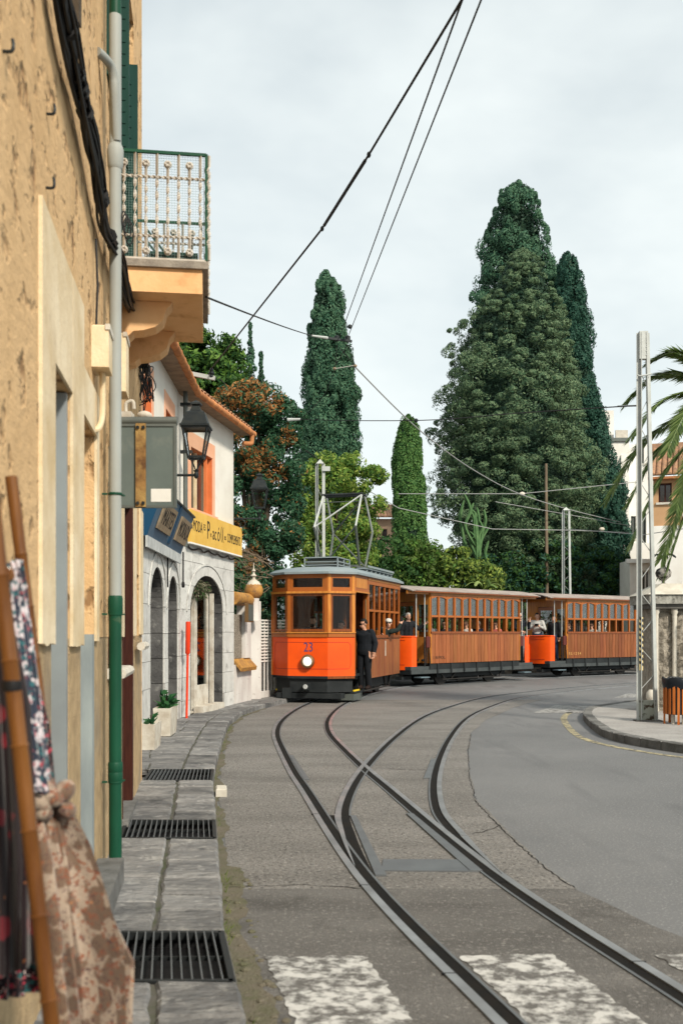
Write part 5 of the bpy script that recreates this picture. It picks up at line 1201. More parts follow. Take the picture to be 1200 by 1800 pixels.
# sides
def plank_side(t, x0, x1, z0, z1, y, n, th=.022, mat='wood'):
    s = 1 if y > 0 else -1; w = (x1-x0)/n; src = None
    for i in range(n):
        if src is None:
            mb = MB(); mb.add([(.003,0,z0),(w-.003,0,z0),(w-.003,0,z1),(.003,0,z1),(.008,s*th,z0),(w-.008,s*th,z0),(w-.008,s*th,z1),(.008,s*th,z1)],[[0,1,2,3],[4,5,6,7],[0,1,5,4],[1,2,6,5],[2,3,7,6],[3,0,4,7]])
            src = mb.build('plank', M[mat], t); src.location = (x0,y,0)
        else: inst(src, t, (x0+i*w,y,0))
NW = 6; LW = XB-XR
for s in (1,-1):
    y = s*(HBW-.03)
    mb = MB(); mb.box(XR,XB,min(y,y-s*.02),max(y,y-s*.02),ZP+.02,ZS); mb.build('side_backing', M['wood_dark'], t)
    plank_side(t, XR+.02, XB-.02, ZP, ZS, y, 19)
    mb = MB(); mb.box(XR,XB,min(y-s*.05,y+s*.06),max(y-s*.05,y+s*.06),ZS,ZS+.075); mb.build('sill_rail', M['wood_dark'], t)
    mb = MB(); mb.box(XR,XB,min(y-s*.02,y+s*.035),max(y-s*.02,y+s*.035),2.83,ZE); mb.build('head_rail', M['wood_mid'], t)
    mb = MB(); mb.box(XR,XB,min(y+s*.036,y+s*.05),max(y+s*.036,y+s*.05),2.93,2.97); mb.build('moulding', M['wood_light'], t)
    mb = MB(); mb.box(XB-.16,XB,min(y-s*.03,y+s*.03),max(y-s*.03,y+s*.03),ZP+.1,2.83) if False else mb.box(XB-.15,XB,min(y-s*.03,y+s*.03),max(y-s*.03,y+s*.03),ZS+.076,2.829); mb.build('corner_pillar', M['wood_mid'], t)
    wx0, wx1 = XR+.05, XB-.16; pw = (wx1-wx0)/NW
    for i in range(NW):
        a = wx0+i*pw; b = a+pw; zm = 2.16
        mb = MB(); mb.box(a,a+.05,min(y-s*.025,y+s*.03),max(y-s*.025,y+s*.03),ZS+.076,2.829); w = mb.build('window', M['wood_mid'], t)
        mb = MB(); mb.box(a+.051,b-.001,min(y-s*.02,y+s*.024),max(y-s*.02,y+s*.024),zm,zm+.055); mb.build('mid_rail', M['wood_mid'], w)
        for xa_,xb_ in ((a+.051,a+.08),(b-.03,b-.001)): mb = MB(); mb.box(xa_,xb_,min(y-s*.02,y+s*.01),max(y-s*.02,y+s*.01),zm+.056,2.829); mb.build('sash', M['wood_dark'], w)
        mb = MB(); mb.box(a+.081,b-.031,y-.003,y+.003,zm+.056,2.829); mb.build('pane', M['glass_side'], w)
        if i not in (2,3) or s < 0:
            mb = MB(); mb.box(a+.051,a+.085,min(y-s*.02,y+s*.01),max(y-s*.02,y+s*.01),ZS+.076,zm-.001); mb.build('lower_sash', M['wood_dark'], w)
    mb = MB(); mb.box(wx1-.0,wx1+.009,min(y-s*.02,y+s*.02),max(y-s*.02,y+s*.02),ZS+.076,2.829); mb.build('end_stile', M['wood_dark'], t)
mb = MB(); mb.box(XR-.05,XR,-1.0,1.0,.55,ZE); mb.build('rear_wall', M['wood_dark'], t)
mb = MB(); mb.box(XR,XB,-.98,.98,.751,.78); mb.build('saloon_floor', M['wood_dark'], t)
for x in (-1.2,-.4,.4,1.2): bench(t, x, .78)
# faint plate and fleet mark on the side
mb = MB(); mb.box(-.12,-.04,HBW-.007,HBW-.004,1.02,1.42); mb.build('enamel_strip', M['planter'], t)
# roof: shallow dome following the nose
def roof_dome(outline, z0, rise, name, mat, t, thick=.05):
    cx = sum(p[0] for p in outline)/len(outline); mb = MB(); n = len(outline); rings = []
    for k,(f,zz_) in enumerate(((1.0,0),(1.0,thick),(.9,thick+rise*.36),(.72,thick+rise*.7),(.4,thick+rise*.95),(.0,thick+rise))):
        for (x,y) in outline: rings.append(((cx+(x-cx)*(f if f<1 else 1)) if f<.9 else cx+(x-cx)*(1-(1-f)*.6), y*f, z0+zz_))
    K_ = 6
    mb.add(rings,[[i*n+j,i*n+(j+1)%n,(i+1)*n+(j+1)%n,(i+1)*n+j] for i in range(K_-1) for j in range(n)]+[list(range(n))[::-1]])
    return mb.build(name, mat, t, True)
ol = [(XR-.12,-1.1)]+[(XB,-1.1),(XF+.03,-1.1),(XN+.10,-.54),(XN+.10,.54),(XF+.03,1.1),(XB,1.1)]+[(XR-.12,1.1)]
mb = roof_dome(ol, ZE+.001, .20, 'roof', M['tram_roof'], t)
# roof furniture: resistor rack, walkway boards, pantograph
rk = MB()
for z in (3.28,3.36,3.46):
    for y in (-.42,.42): rk.bar((1.3,y,z),(2.35,y,z),.03,.02)
    for x in (1.3,2.35): rk.bar((x,-.42,z),(x,.42,z),.03,.02)
for x in (1.3,1.82,2.35):
    for y in (-.42,.42): rk.bar((x,y,3.10),(x,y,3.47),.03,.03)
r_ = rk.build('resistor_rack', M['tram_roof'], t)
for k in range(6): mb = MB(); x=1.42+k*.16; mb.box(x,x+.07,-.38,.38,3.29,3.42); mb.build('resistor', M['grey_metal'], r_)
mb = MB(); mb.box(1.3,2.35,-.40,.40,3.465,3.48); mb.build('rack_cover', M['tram_roof'], r_)
for y in (-.70,.70):
    mb = MB(); mb.box(XR+.1,1.15,y-.14,y+.14,3.245,3.275); w = mb.build('roof_walkway', M['tram_roof'], t)
    for k in range(7): mb = MB(); x=XR+.15+k*.44; mb.box(x,x+.05,y-.12,y+.12,3.1,3.244); mb.build('walkway_support', M['tram_roof'], w)
    mb = MB(); mb.bar((XR+.1,y+.16*(1 if y>0 else -1),3.31),(1.15,y+.16*(1 if y>0 else -1),3.31),.02,.05); mb.build('toe_board', M['tram_roof'], w)
mb = MB(); mb.tube([(2.45,.1,3.22),(2.75,.35,3.16),(2.9,.8,3.08)],.02,6); mb.tube([(2.45,-.3,3.22),(2.8,-.5,3.16),(3.0,-.75,3.08)],.02,6); mb.build('roof_conduit', M['grey_metal'], t, True)
pg = MB(); PX = .35
mb = MB(); 
for y in (-.5,.5): mb.bar((PX-.75,y,3.33),(PX+.75,y,3.33),.05,.05)
for x in (PX-.7,PX+.7): mb.bar((x,-.55,3.33),(x,.55,3.33),.06,.06)
base = mb.build('pantograph', M['grey_metal'], t)
zk, ztp = 4.33, 5.22
for sx in (-1,1):
    for sy in (-1,1):
        mb = MB(); mb.tube([(PX+sx*.28,sy*.50,3.36),(PX+sx*.85,sy*.55,zk)],.034,8); mb.build('lower_arm', M['grey_metal'], base, True)
        mb = MB(); mb.tube([(PX+sx*.85,sy*.55,zk),(PX+sx*.16,sy*.52,ztp)],.028,8); mb.build('upper_arm', M['zinc'], base, True)
    mb = MB(); mb.tube([(PX+sx*.85,-.55,zk),(PX+sx*.16,.52,ztp)],.020,6); mb.build('brace', M['zinc'] if sx>0 else M['grey_metal'], base, True)
    mb = MB(); mb.tube([(PX+sx*.28,-.5*sx,3.36),(PX+sx*.85,.55*sx,zk)],.020,6); mb.build('brace', M['grey_metal'], base, True)
    mb = MB(); mb.tube([(PX+sx*.16,-.56,ztp+.02),(PX+sx*.16,.56,ztp+.02)],.034,8); mb.build('collector_bar', M['chassis'], base, True)
mb = MB(); mb.tube([(PX+.16,-.5,ztp-.17),(PX+.16,.5,ztp-.17)],.012,6); mb.build('cross_tube', M['grey_metal'], base, True)

# ---------------- trailers
def trailer(label, c, f, marks, mark_mat, pm='wood'):
    t = tram_root('tram_trailer', label, c, f)
    HL = 2.42; PL = .88; XE = HL+PL; HB = 1.0
    z0, zs, zm, za, rise, ze = .69, 1.60, 2.11, 2.68, .07, 2.90
    mb = MB(); mb.box(-XE,XE,-.92,.92,.36,.50); mb.box(-HL,HL,-.96,.96,.50,.70); mb.build('chassis', M['chassis'], t)
    for k in range(7):
        for s in (1,-1):
            x = -HL+.35+k*.68; mb = MB(); mb.box(x,x+.07,min(s*.961,s*.99),max(s*.961,s*.99),.40,.685); mb.build('frame_bracket', M['chassis'], t)
    for s in (1,-1): mb = MB(); mb.box(-XE,XE,min(s*.921,s*.955),max(s*.921,s*.955),.38,.499); mb.build('side_sill', M['grey_metal'] if False else M['sill_grey'], t)
    for x in (-1.3,1.3): wheelset(t, x)
    truck(t, (-1.3,1.3))
    mb = MB(); mb.box(-HL,HL,-.95,.95,.701,.73); mb.build('saloon_floor', M['wood_dark'], t)
    for e in (1,-1):
        mb = MB(); mb.box(min(e*HL,e*XE),max(e*HL,e*XE),-.93,.93,.501,.60); mb.build('platform_floor', M['sill_grey'], t)
        # rounded orange dash
        n = 12; vs_ = []
        pl = [(e*(XE-.34),-.88),(e*(XE-.12),-.86),(e*XE,-.70),(e*(XE+.06),-.4),(e*(XE+.07),0),(e*(XE+.06),.4),(e*XE,.70),(e*(XE-.12),.86),(e*(XE-.34),.88)]
        mb = MB(); inn = [(x-e*.03,y*.965) for x,y in pl]; k = len(pl)
        mb.add([(x,y,.50) for x,y in pl]+[(x,y,1.50) for x,y in pl]+[(x,y,.50) for x,y in inn]+[(x,y,1.50) for x,y in inn],
               [[i,i+1,k+i+1,k+i] for i in range(k-1)]+[[2*k+i,3*k+i,3*k+i+1,2*k+i+1] for i in range(k-1)]+[[k+i,k+i+1,3*k+i+1,3*k+i] for i in range(k-1)]+[[0,k,3*k,2*k],[k-1,2*k+k-1,3*k+k-1,2*k-1]])
        ds = mb.build('dash', M['orange'], t, True)
        mb = MB(); mb.tube([(x,y,1.515) for x,y in pl],.022,6); mb.build('dash_rail', M['orange'], ds, True)
        for z in (1.40,.66): mb = MB(); mb.tube([(x+e*.004,y*1.004,z) for x,y in pl[2:-2]],.005,4); mb.build('lining', M['maroon'], ds)
        mb = MB(); mb.box(e*(XE+.08)-.03,e*(XE+.08)+.03,-.03,.03,.45,1.2); mb.build('brake_column', M['orange'], ds)
        # poles, step, coupler, brake stand
        for s in (1,-1):
            mb = MB(); mb.tube([(e*(XE-.30),s*.89,1.5),(e*(XE-.30),s*.89,2.86)],.017,8); mb.build('pole', M['zinc'], t, True)
            mb = MB(); mb.tube([(e*(HL+.22),s*.93,.6),(e*(HL+.22),s*.93,1.5)],.022,8); mb.build('pole_foot', M['chassis'], t, True)
            mb = MB(); mb.tube([(e*(HL+.22),s*.93,1.5),(e*(HL+.22),s*.93,2.86)],.017,8); mb.build('pole', M['zinc'], t, True)
            mb = MB(); mb.box(min(e*(HL+.15),e*(XE-.3)),max(e*(HL+.15),e*(XE-.3)),min(s*.80,s*1.08),max(s*.80,s*1.08),.26,.29); mb.build('door_step', M['step_blue'], t)
            mb = MB(); mb.cbox(e*(HL+.12)-.09,e*(HL+.12)+.09,min(s*.96,s*1.0),max(s*.96,s*1.0),1.18,1.52,.02); bg_ = mb.build('canvas_bag', M['leather'], t)
            for dx in (-.06,.05): mb = MB(); mb.tube([(e*(HL+.12)+dx,s*.98,1.18),(e*(HL+.12)+dx*1.6,s*.98,.66)],.018,6); mb.build('strap', M['chassis'], bg_, True)
        mb = MB(); mb.box(min(e*XE,e*(XE+.35)),max(e*XE,e*(XE+.35)),-.05,.05,.36,.46); mb.build('coupler', M['chassis'], t)
        mb = MB(); mb.box(min(e*(XE-.4),e*(XE+.05)),max(e*(XE-.4),e*(XE+.05)),.35,.62,.20,.30); mb.build('tail_box', M['chassis'], t)
        # end wall with door
        mb = MB(); x = e*HL
        for q in ((-.97,-.42,.70,2.9),(.90,.97,.70,2.9),(.42,.5,.70,2.9),(.5,.9,.70,1.5),(.5,.9,2.5,2.9),(-.42,.42,2.6,2.9)): mb.box(x-.03,x+.03,q[0],q[1],q[2],q[3])
        mb.build('end_wall', M['wood_light'], t)
        mb = MB(); mb.box(x-.02,x+.02,-.40,.40,.73,1.55); mb.box(x-.02,x+.02,-.40,-.30,1.55,2.58); mb.box(x-.02,x+.02,.30,.40,1.55,2.58); mb.box(x-.02,x+.02,-.30,.30,2.46,2.58); dr = mb.build('end_door', M['wood_mid'], t)
        mb = MB(); mb.box(x-.004,x+.004,-.30,.30,1.55,2.46); mb.build('pane', M['glass'], dr)
        mb = MB(); mb.box(x-.004,x+.004,.5,.9,1.5,2.5); mb.build('end_pane', M['glass'], t)
    for s in (1,-1):
        y = s*(HB-.03)
        def yb(a,b): return min(y+s*a,y+s*b), max(y+s*a,y+s*b)
        mb = MB(); mb.box(-HL,HL,*yb(-.03,-.005),z0+.01,zs); mb.build('side_backing', M['wood_dark'], t)
        plank_side(t, -HL+.03, HL-.03, z0, zs, y, 26, mat=pm)
        for e in (1,-1): mb = MB(); mb.box(min(e*HL,e*(HL-.03)),max(e*HL,e*(HL-.03)),*yb(-.03,.032),z0,zs); mb.build('corner_strip', M['wood_light'], t)
        mb = MB(); mb.box(-HL,HL,*yb(-.06,.05),zs,zs+.07); mb.build('sill_rail', M['wood_dark'], t)
        NP = 6; pw = 2*HL/NP
        for j in range(NP):
            a, b = -HL+j*pw, -HL+(j+1)*pw
            cv = arch_curve(a+.03,b-.03,za+.05,rise,10)
            mb = MB(); mb.prism([(x_,y+s*.0,z_) for x_,z_ in [(a,za+.05)]+cv+[(b,za+.05),(b,ze),(a,ze)]],(0,s*.018,0)); mb.build('fascia', M['wood_light'], t)
            # arch frame
            vs_ = []
            for x_,z_ in cv: vs_ += [(x_,y-s*.02,z_-.06),(x_,y-s*.02,z_-.001),(x_,y+s*.03,z_-.001),(x_,y+s*.03,z_-.06)]
            m_ = len(cv); mb = MB(); mb.add(vs_,[[i*4+k,i*4+(k+1)%4,(i+1)*4+(k+1)%4,(i+1)*4+k] for i in range(m_-1) for k in range(4)]+[[0,1,2,3],[(m_-1)*4+k for k in (3,2,1,0)]]); af = mb.build('arch_head', M['wood_mid'], t)
            for xp in (a,b-.03): mb = MB(); mb.box(xp,xp+.03,*yb(-.03,.035),zs+.071,za+.10); mb.build('post', M['wood_mid'], af)
            m = (a+b)/2; mb = MB(); mb.box(m-.03,m+.03,*yb(-.03,.033),zs+.071,za+rise-.01); mb.build('mullion', M['wood_mid'], af)
            for x0_,x1_ in ((a+.031,m-.031),(m+.031,b-.031)):
                mb = MB(); mb.box(x0_,x1_,*yb(-.02,.026),zm,zm+.06); w = mb.build('window', M['wood_mid'], t)
                def top(x_): 
                    return za+.05+rise*math.sin(math.pi*(x_-a-.03)/(pw-.06))-.058
                mb = MB(); n_ = 5; mb.prism([(x0_,y-s*.001,zm+.061),(x1_,y-s*.001,zm+.061)]+[(x1_+(x0_-x1_)*k/n_,y-s*.001,top(x1_+(x0_-x1_)*k/n_)) for k in range(n_+1)],(0,-s*.005,0)); mb.build('pane', M['glass_side'], w)
                q_ = .028
                for xa_,xb_ in ((x0_,x0_+q_),(x1_-q_,x1_)): mb = MB(); mb.box(xa_,xb_,*yb(-.018,.012),zm+.061,top((xa_+xb_)/2)); mb.build('sash', M['wood_mid'], w)
                mb = MB(); mb.box(x1_-.085,x1_-.055,*yb(-.06,-.03),zs+.071,zm-.001); mb.build('lowered_sash', M['sash_grey'], w)
    for x in (-1.9,-1.1,-.3,.5,1.3,2.1): bench(t, x, .73, 'wood_mid')
    # roof
    n = 12; vs_ = []; prof = []
    for k in range(n+1):
        y = -1.14+2.28*k/n; prof.append((y, 2.93+.17*(1-(y/1.14)**2)))
    XR_ = XE+.18
    xs = [(-XR_,-.05),(-XR_+.2,0),(XR_-.2,0),(XR_,-.05)]
    for x,dz in xs:
        for y,z in prof: vs_.append((x,y,z+dz*.6))
        for y,z in prof[::-1]: vs_.append((x,y,z-.032+dz*.6))
    m_ = 2*(n+1); mb = MB(); mb.add(vs_,[[i*m_+k,i*m_+(k+1)%m_,(i+1)*m_+(k+1)%m_,(i+1)*m_+k] for i in range(3) for k in range(m_)]+[list(range(m_))[::-1],[3*m_+k for k in range(m_)]]); rf = mb.build('roof', M['trailer_roof'], t, True)
    for s in (1,-1): mb = MB(); mb.box(-XR_+.1,XR_-.1,min(s*1.08,s*1.13),max(s*1.08,s*1.13),2.858,2.90); mb.build('eave_board', M['wood_dark'], rf)
    for s in (1,-1):
        for e in (1,-1): mb = MB(); mb.box(min(e*HL,e*XR_),max(e*HL,e*XR_),min(s*.90,s*.95),max(s*.90,s*.95),2.80,2.90); mb.build('platform_header', M['wood_light'], rf)
    text_mesh('lettering', marks, .13, mark_mat, t, frame((HL-.10,HB-.006,.86),(-1,0,0),(0,0,1)), .002, 1.15, 'LEFT')
    return t
M['sill_grey'] = MAT('sill_grey', (.045,.055,.058), .6, col2=(.065,.072,.074), scale=3)
M['step_blue'] = MAT('step_blue', (.13,.18,.21), .5)
M['sash_grey'] = MAT('sash_grey', (.16,.14,.12), .6)
M['gilt'] = MAT('gilt', (.60,.36,.12), .45)
tr1 = trailer('first wooden tram trailer with arched windows coupled behind the motor car', (3.69,32.94), (-.69,-.72), '1 REMOL.', M['ink'])
tr2 = trailer('rear wooden tram trailer partly hidden behind the lattice post', (9.6,38.75), (-.8,-.6), 'F.S. 1 2 3 4', M['gilt'], 'wood_shaded')
# ------------------------------------------------------------------ people
SKIN = {'a': MAT('skin_a',(.52,.28,.19),.6), 'b': MAT('skin_b',(.60,.35,.25),.6)}
CL = {}
def cloth(c):
    k = tuple(c)
    if k not in CL: CL[k] = MAT('cloth', c, .85, col2=tuple(x*.7 for x in c), scale=9, bump=.35, bscale=11, bdist=.03)
    return CL[k]
def person(label, loc, rz, top=(.012,.016,.022), legs=(.014,.014,.016), skin='a', hair=(.012,.010,.009), shoes=(.02,.02,.02), J=None, hairstyle='short', scale=1.0, look=0, tilt=0, beard=None, cap=None, glasses=False, vox=.014, hands=True, group=None, fcurl=.5, bulk=1.12):
    t = thing('person', label, 'person', loc, rz, group); t.scale = (scale,)*3
    j = dict(pel=(0,0,.93), spi=(0,0,1.12), che=(0,.0,1.32), nec=(0,.0,1.46), sl=(.18,0,1.405), sr=(-.18,0,1.405), el=(.24,.03,1.12), er=(-.24,.03,1.12), wl=(.25,-.06,.88), wr=(-.25,-.06,.88),
             hl=(.09,0,.90), hr=(-.09,0,.90), kl=(.10,-.03,.49), kr=(-.10,-.03,.49), al=(.105,.02,.08), ar=(-.105,.02,.08), head=(0,-.02,1.60))
    if J: j.update(J)
    j = {k: Vector(v) for k,v in j.items()}
    mb = MB(); seg = []
    def cap_(a, b, ra, rb, reg):
        a = Vector(a); b = Vector(b); d = (b-a); d.normalize()
        pts = [a-d*ra*.95,a-d*ra*.6,a,a.lerp(b,.5),b,b+d*rb*.6,b+d*rb*.95]; rs = [ra*.25,ra*.8,ra,(ra+rb)/2*1.03,rb,rb*.8,rb*.25]
        mb.tube(pts, rs, 12); seg.append((a,b,reg))
    def oval(c, up, side, rx, ry):
        up = Vector(up).normalized(); s_ = Vector(side); s_ = (s_-up*s_.dot(up)).normalized(); f_ = up.cross(s_); return [c+s_*rx*math.cos(k*math.pi/8)+f_*ry*math.sin(k*math.pi/8) for k in range(16)]
    # torso loft
    side = (j['sl']-j['sr']).normalized(); hs_ = (j['hl']-j['hr']).normalized()
    rings = [(j['pel']+Vector((0,0,-.09)),hs_,.145,.105),(j['pel'],hs_,.165,.118),(j['spi'],side,.150,.108),(j['che'],side,.178,.122),(j['che'].lerp(j['nec'],.45),side,.185,.11),(j['nec']+Vector((0,0,-.02)),side,.09,.075)]
    vs_ = []
    for i,(c,s_,rx,ry) in enumerate(rings):
        up = (rings[min(i+1,5)][0]-rings[max(i-1,0)][0]); vs_ += oval(c,up,s_,rx*(bulk if i<5 else 1),ry*(bulk if i<5 else 1))
    mb.add(vs_,[[i*16+k,i*16+(k+1)%16,(i+1)*16+(k+1)%16,(i+1)*16+k] for i in range(5) for k in range(16)]+[list(range(16))[::-1],[80+k for k in range(16)]])
    seg.append((j['spi']+Vector((0,0,-.1)),j['nec']+Vector((0,0,-.005)),'top'))
    for s in 'lr':
        cap_(j['s'+s],j['e'+s],.066*bulk,.054*bulk,'top'); cap_(j['e'+s],j['w'+s],.054*bulk,.044*bulk,'top')
        cap_(j['h'+s],j['k'+s],.088*bulk,.066*bulk,'legs'); cap_(j['k'+s],j['a'+s],.064*bulk,.054*bulk,'legs')
        f_ = (j['a'+s]-j['k'+s]); fw = Vector((0,-1,0)); fw = (fw-f_.normalized()*fw.dot(f_.normalized())); fw = Vector((fw.x,fw.y,fw.z*.2)).normalized()
        toe = j['a'+s]+fw*.15+Vector((0,0,-.035)); heel = j['a'+s]-fw*.05+Vector((0,0,-.035)); cap_(heel,toe,.042,.038,'shoes')
        cap_(j['che'].lerp(j['nec'],.5),j['s'+s],.075,.068,'top')
    seg.append((j['pel']+Vector((0,0,-.08)),j['pel'],'legs'))
    hd = j['head']; cap_(j['nec']+Vector((0,0,.01)),hd+Vector((0,.01,-.08)),.052,.05,'skin')
    Rm = Matrix.Rotation(look,3,'Z') @ Matrix.Rotation(tilt,3,'X')
    def hp(x,y,z): return hd+Rm @ Vector((x,y,z))
    mb.ell(hp(0,.015,.03),.076,.092,.092,14,10,Rm); mb.ell(hp(0,-.022,-.045),.058,.066,.075,12,8,Rm); mb.ell(hp(0,-.04,-.092),.034,.032,.026,8,6,Rm)
    cap_(hp(0,-.084,.0),hp(0,-.104,-.028),.010,.014,'skin')
    for s in (-1,1): mb.ell(hp(s*.078,.012,-.01),.012,.022,.032,8,6,Rm)
    seg.append((hp(0,0,.06),hp(0,-.03,-.09),'skin'))
    hands_pts = []
    for s in 'lr':
        d = (j['w'+s]-j['e'+s]).normalized(); palm = j['w'+s]+d*.085; cap_(j['w'+s]+d*.02,palm,.030,.034,'skin'); hands_pts.append((j['w'+s],d,palm,s))
    tmp = bpy.data.objects.new('tmp', mb.mesh('tmp', [])); COL.objects.link(tmp)
    rm = tmp.modifiers.new('r','REMESH'); rm.mode = 'VOXEL'; rm.voxel_size = vox
    sm = tmp.modifiers.new('s','SMOOTH'); sm.factor = .5; sm.iterations = 2
    dg = bpy.context.evaluated_depsgraph_get(); dg.update(); me = bpy.data.meshes.new_from_object(tmp.evaluated_get(dg)); bpy.data.objects.remove(tmp)
    n = len(me.polygons); ce = np.empty(n*3); me.polygons.foreach_get('center', ce); ce = ce.reshape(-1,3)
    best = np.full(n, 1e9); mi = np.zeros(n, int); regs = ['top','legs','skin','shoes']
    for a,b,reg in seg:
        a = np.array(a); b = np.array(b); ab = b-a; tt_ = np.clip(((ce-a)@ab)/max(ab@ab,1e-9),0,1); dd = np.linalg.norm(ce-(a+tt_[:,None]*ab),axis=1)
        if reg == 'skin': dd = dd*.95
        k = dd < best; best[k] = dd[k]; mi[k] = regs.index(reg)
    body = bpy.data.objects.new('body', me); me.name = 'body'
    # fingers: five per hand, added to the same mesh
    me.materials.clear()
    for m_ in (cloth(top),cloth(legs),SKIN[skin],cloth(shoes)): me.materials.append(m_)
    me.polygons.foreach_set('material_index', mi.tolist()); me.polygons.foreach_set('use_smooth',[True]*n)
    if hands:
        fb = MB()
        for w_,d,palm,s in hands_pts:
            sg_ = 1 if s == 'l' else -1; sd_ = d.cross(Vector((0,1,.2))).normalized(); up = sd_.cross(d).normalized()
            for q,(o_,ln) in enumerate(((-.027,.062),(-.009,.074),(.009,.070),(.026,.055))):
                b0 = palm+sd_*o_+d*.012; p1 = b0+d*ln*.5-up*.006; p2 = p1+(d*math.cos(fcurl)-up*math.sin(fcurl))*ln*.4; p3 = p2+(d*math.cos(2*fcurl)-up*math.sin(2*fcurl))*ln*.32
                fb.tube([b0,p1,p2,p3],[.0105,.010,.009,.0065],7)
            th = w_+d*.045+sd_*sg_*.026; fb.tube([th,th+(d*.5+sd_*sg_*.8).normalized()*.035,th+(d*.85+sd_*sg_*.45).normalized()*.068],[.013,.012,.008],7)
        bm = bmesh.new(); bm.from_mesh(me); fm = fb.mesh('f',[]); n0 = len(bm.faces); bm.from_mesh(fm); bm.faces.ensure_lookup_table()
        for f_ in bm.faces[n0:]: f_.material_index = 2; f_.smooth = True
        bm.to_mesh(me); bm.free(); bpy.data.meshes.remove(fm)
    COL.objects.link(body); body.parent = t
    # eyes, hair, beard, cap
    for s in (-1,1): mb = MB(); mb.ell(hp(s*.030,-.078,.012),.012,.007,.007,8,6); mb.build('eye', M['ink'], t, True)
    mb = MB(); mb.ell(hp(0,-.086,-.058),.022,.006,.006,8,5); mb.build('mouth', MAT('lips',(.30,.10,.08),.6), t, True)
    if hairstyle:
        hm = MAT('hair', hair, .5, bump=.5, bscale=40); mb = MB()
        def hf(u_,v_):
            ph = u_*2*math.pi; th = v_*math.pi*(.62); x = math.sin(th)*math.cos(ph); y = math.sin(th)*math.sin(ph); z = math.cos(th)
            front = max(0,-y); r = 1.10
            if front > .2 and th > 1.05: r = .9
            rr = r+.03*math.sin(9*ph+4*th)*math.sin(th*3); return hp(x*.080*rr, .018+y*.096*rr, .032+z*.096*rr)
        mb.grid(hf, 24, 10)
        if hairstyle == 'long': mb.ell(hp(0,.05,-.08),.085,.05,.14,12,8,Rm)
        mb.build('hair', hm, t, True)
    if beard: mb = MB(); mb.ell(hp(0,-.045,-.085),.056,.05,.052,12,8,Rm); mb.build('beard', MAT('beard',beard,.8,bump=.6,bscale=60), t, True)
    if cap:
        mb = MB(); mb.ell(hp(0,.015,.06),.090,.105,.075,14,8,Rm); mb.build('cap', cloth(cap), t, True)
    if glasses:
        for s in (-1,1): mb = MB(); mb.ell(hp(s*.034,-.090,.010),.030,.010,.022,10,6,Rm); mb.build('sunglasses_lens', M['black'], t, True)
        mb = MB(); mb.tube([hp(-.08,.0,.018),hp(-.066,-.075,.018),hp(0,-.098,.018),hp(.066,-.075,.018),hp(.08,.0,.018)],.006,6); mb.build('sunglasses_frame', M['black'], t, True)
    return t
def tram_pt(o, x, y, z): 
    return Matrix.Translation(o.location) @ Matrix.Rotation(o.rotation_euler[2],4,'Z') @ Vector((x,y,z))
def seated(dx=0): return dict(pel=(0,.05,.52),spi=(0,.06,.72),che=(0,.04,.92),nec=(0,.03,1.06),sl=(.18,.03,1.0),sr=(-.18,.03,1.0),el=(.25,-.02,.74),er=(-.25,-.02,.74),wl=(.14,-.22,.66),wr=(-.14,-.22,.66),
             hl=(.09,.03,.48),hr=(-.09,.03,.48),kl=(.12,-.38,.50),kr=(-.12,-.38,.50),al=(.12,-.40,.09),ar=(-.12,-.40,.09),head=(0,.0,1.20))
rzm = motor.rotation_euler[2]
face = lambda vx, vy: math.atan2(vy, vx)+math.pi/2          # person faces -Y by default
# man riding on the front step
p = tram_pt(motor, 2.30, 1.08, .27)
person('man in black jacket and trousers leaning out on the tram front step', p, face(-.45,-.9), top=(.010,.013,.018), legs=(.010,.012,.016), hair=(.010,.009,.008), shoes=(.03,.018,.016), look=-.55, tilt=.22, glasses=True, scale=.98, vox=.011, bulk=1.3,
       J=dict(el=(.275,.03,1.13),wl=(.27,-.05,.90),er=(-.20,.12,1.16),wr=(-.16,.22,1.02),nec=(.0,-.03,1.46),head=(-.01,-.06,1.60),che=(0,.0,1.33)))
p = tram_pt(motor, 2.86, -.04, .66)
person('bearded driver in dark jacket behind the centre front window', p, face(-.28,-.96), top=(.03,.035,.045), legs=(.02,.02,.03), skin='b', hair=(.10,.05,.03), beard=(.10,.07,.05), scale=.98, tilt=.1,
       J=dict(pel=(0,.05,.58),spi=(0,.05,.78),che=(0,.03,.98),nec=(0,.02,1.12),head=(0,-.02,1.27),sl=(.18,.0,1.06),sr=(-.18,.0,1.06),el=(.24,-.08,.84),er=(-.24,-.08,.84),wl=(.06,-.28,.92),wr=(-.16,-.30,.92),hl=(.09,.03,.52),hr=(-.09,.03,.52),kl=(.14,-.28,.50),kr=(-.14,-.28,.50),al=(.14,-.14,.09),ar=(-.14,-.14,.09)))
p = tram_pt(motor, 2.62, .58, .66)
person('dark haired passenger in black behind the right front window', p, face(-.6,-.8), top=(.012,.012,.014), legs=(.02,.02,.03), hair=(.05,.03,.02), scale=.95, J=seated())
p = tram_pt(motor, -.25, .70, .70)
w_ = person('woman in white cap and sunglasses leaning from the tram window taking a picture', p, face(-.28,-.96), top=(.014,.022,.020), legs=(.02,.02,.03), skin='b', hair=(.32,.26,.20), cap=(.72,.70,.66), glasses=True, scale=.98, look=.25,
       J=dict(seated(), spi=(.06,.05,.74), che=(.20,.03,.93), nec=(.30,.0,1.06), head=(.37,-.03,1.21), sl=(.40,.05,.98), sr=(.08,-.05,1.02), el=(.56,.22,1.02), wl=(.60,.40,1.18), er=(.10,-.12,.80), wr=(.20,-.22,.86)))
q_ = (Matrix.Translation(w_.location) @ Matrix.Rotation(w_.rotation_euler[2],4,'Z') @ Vector((.61,.46,1.28)))
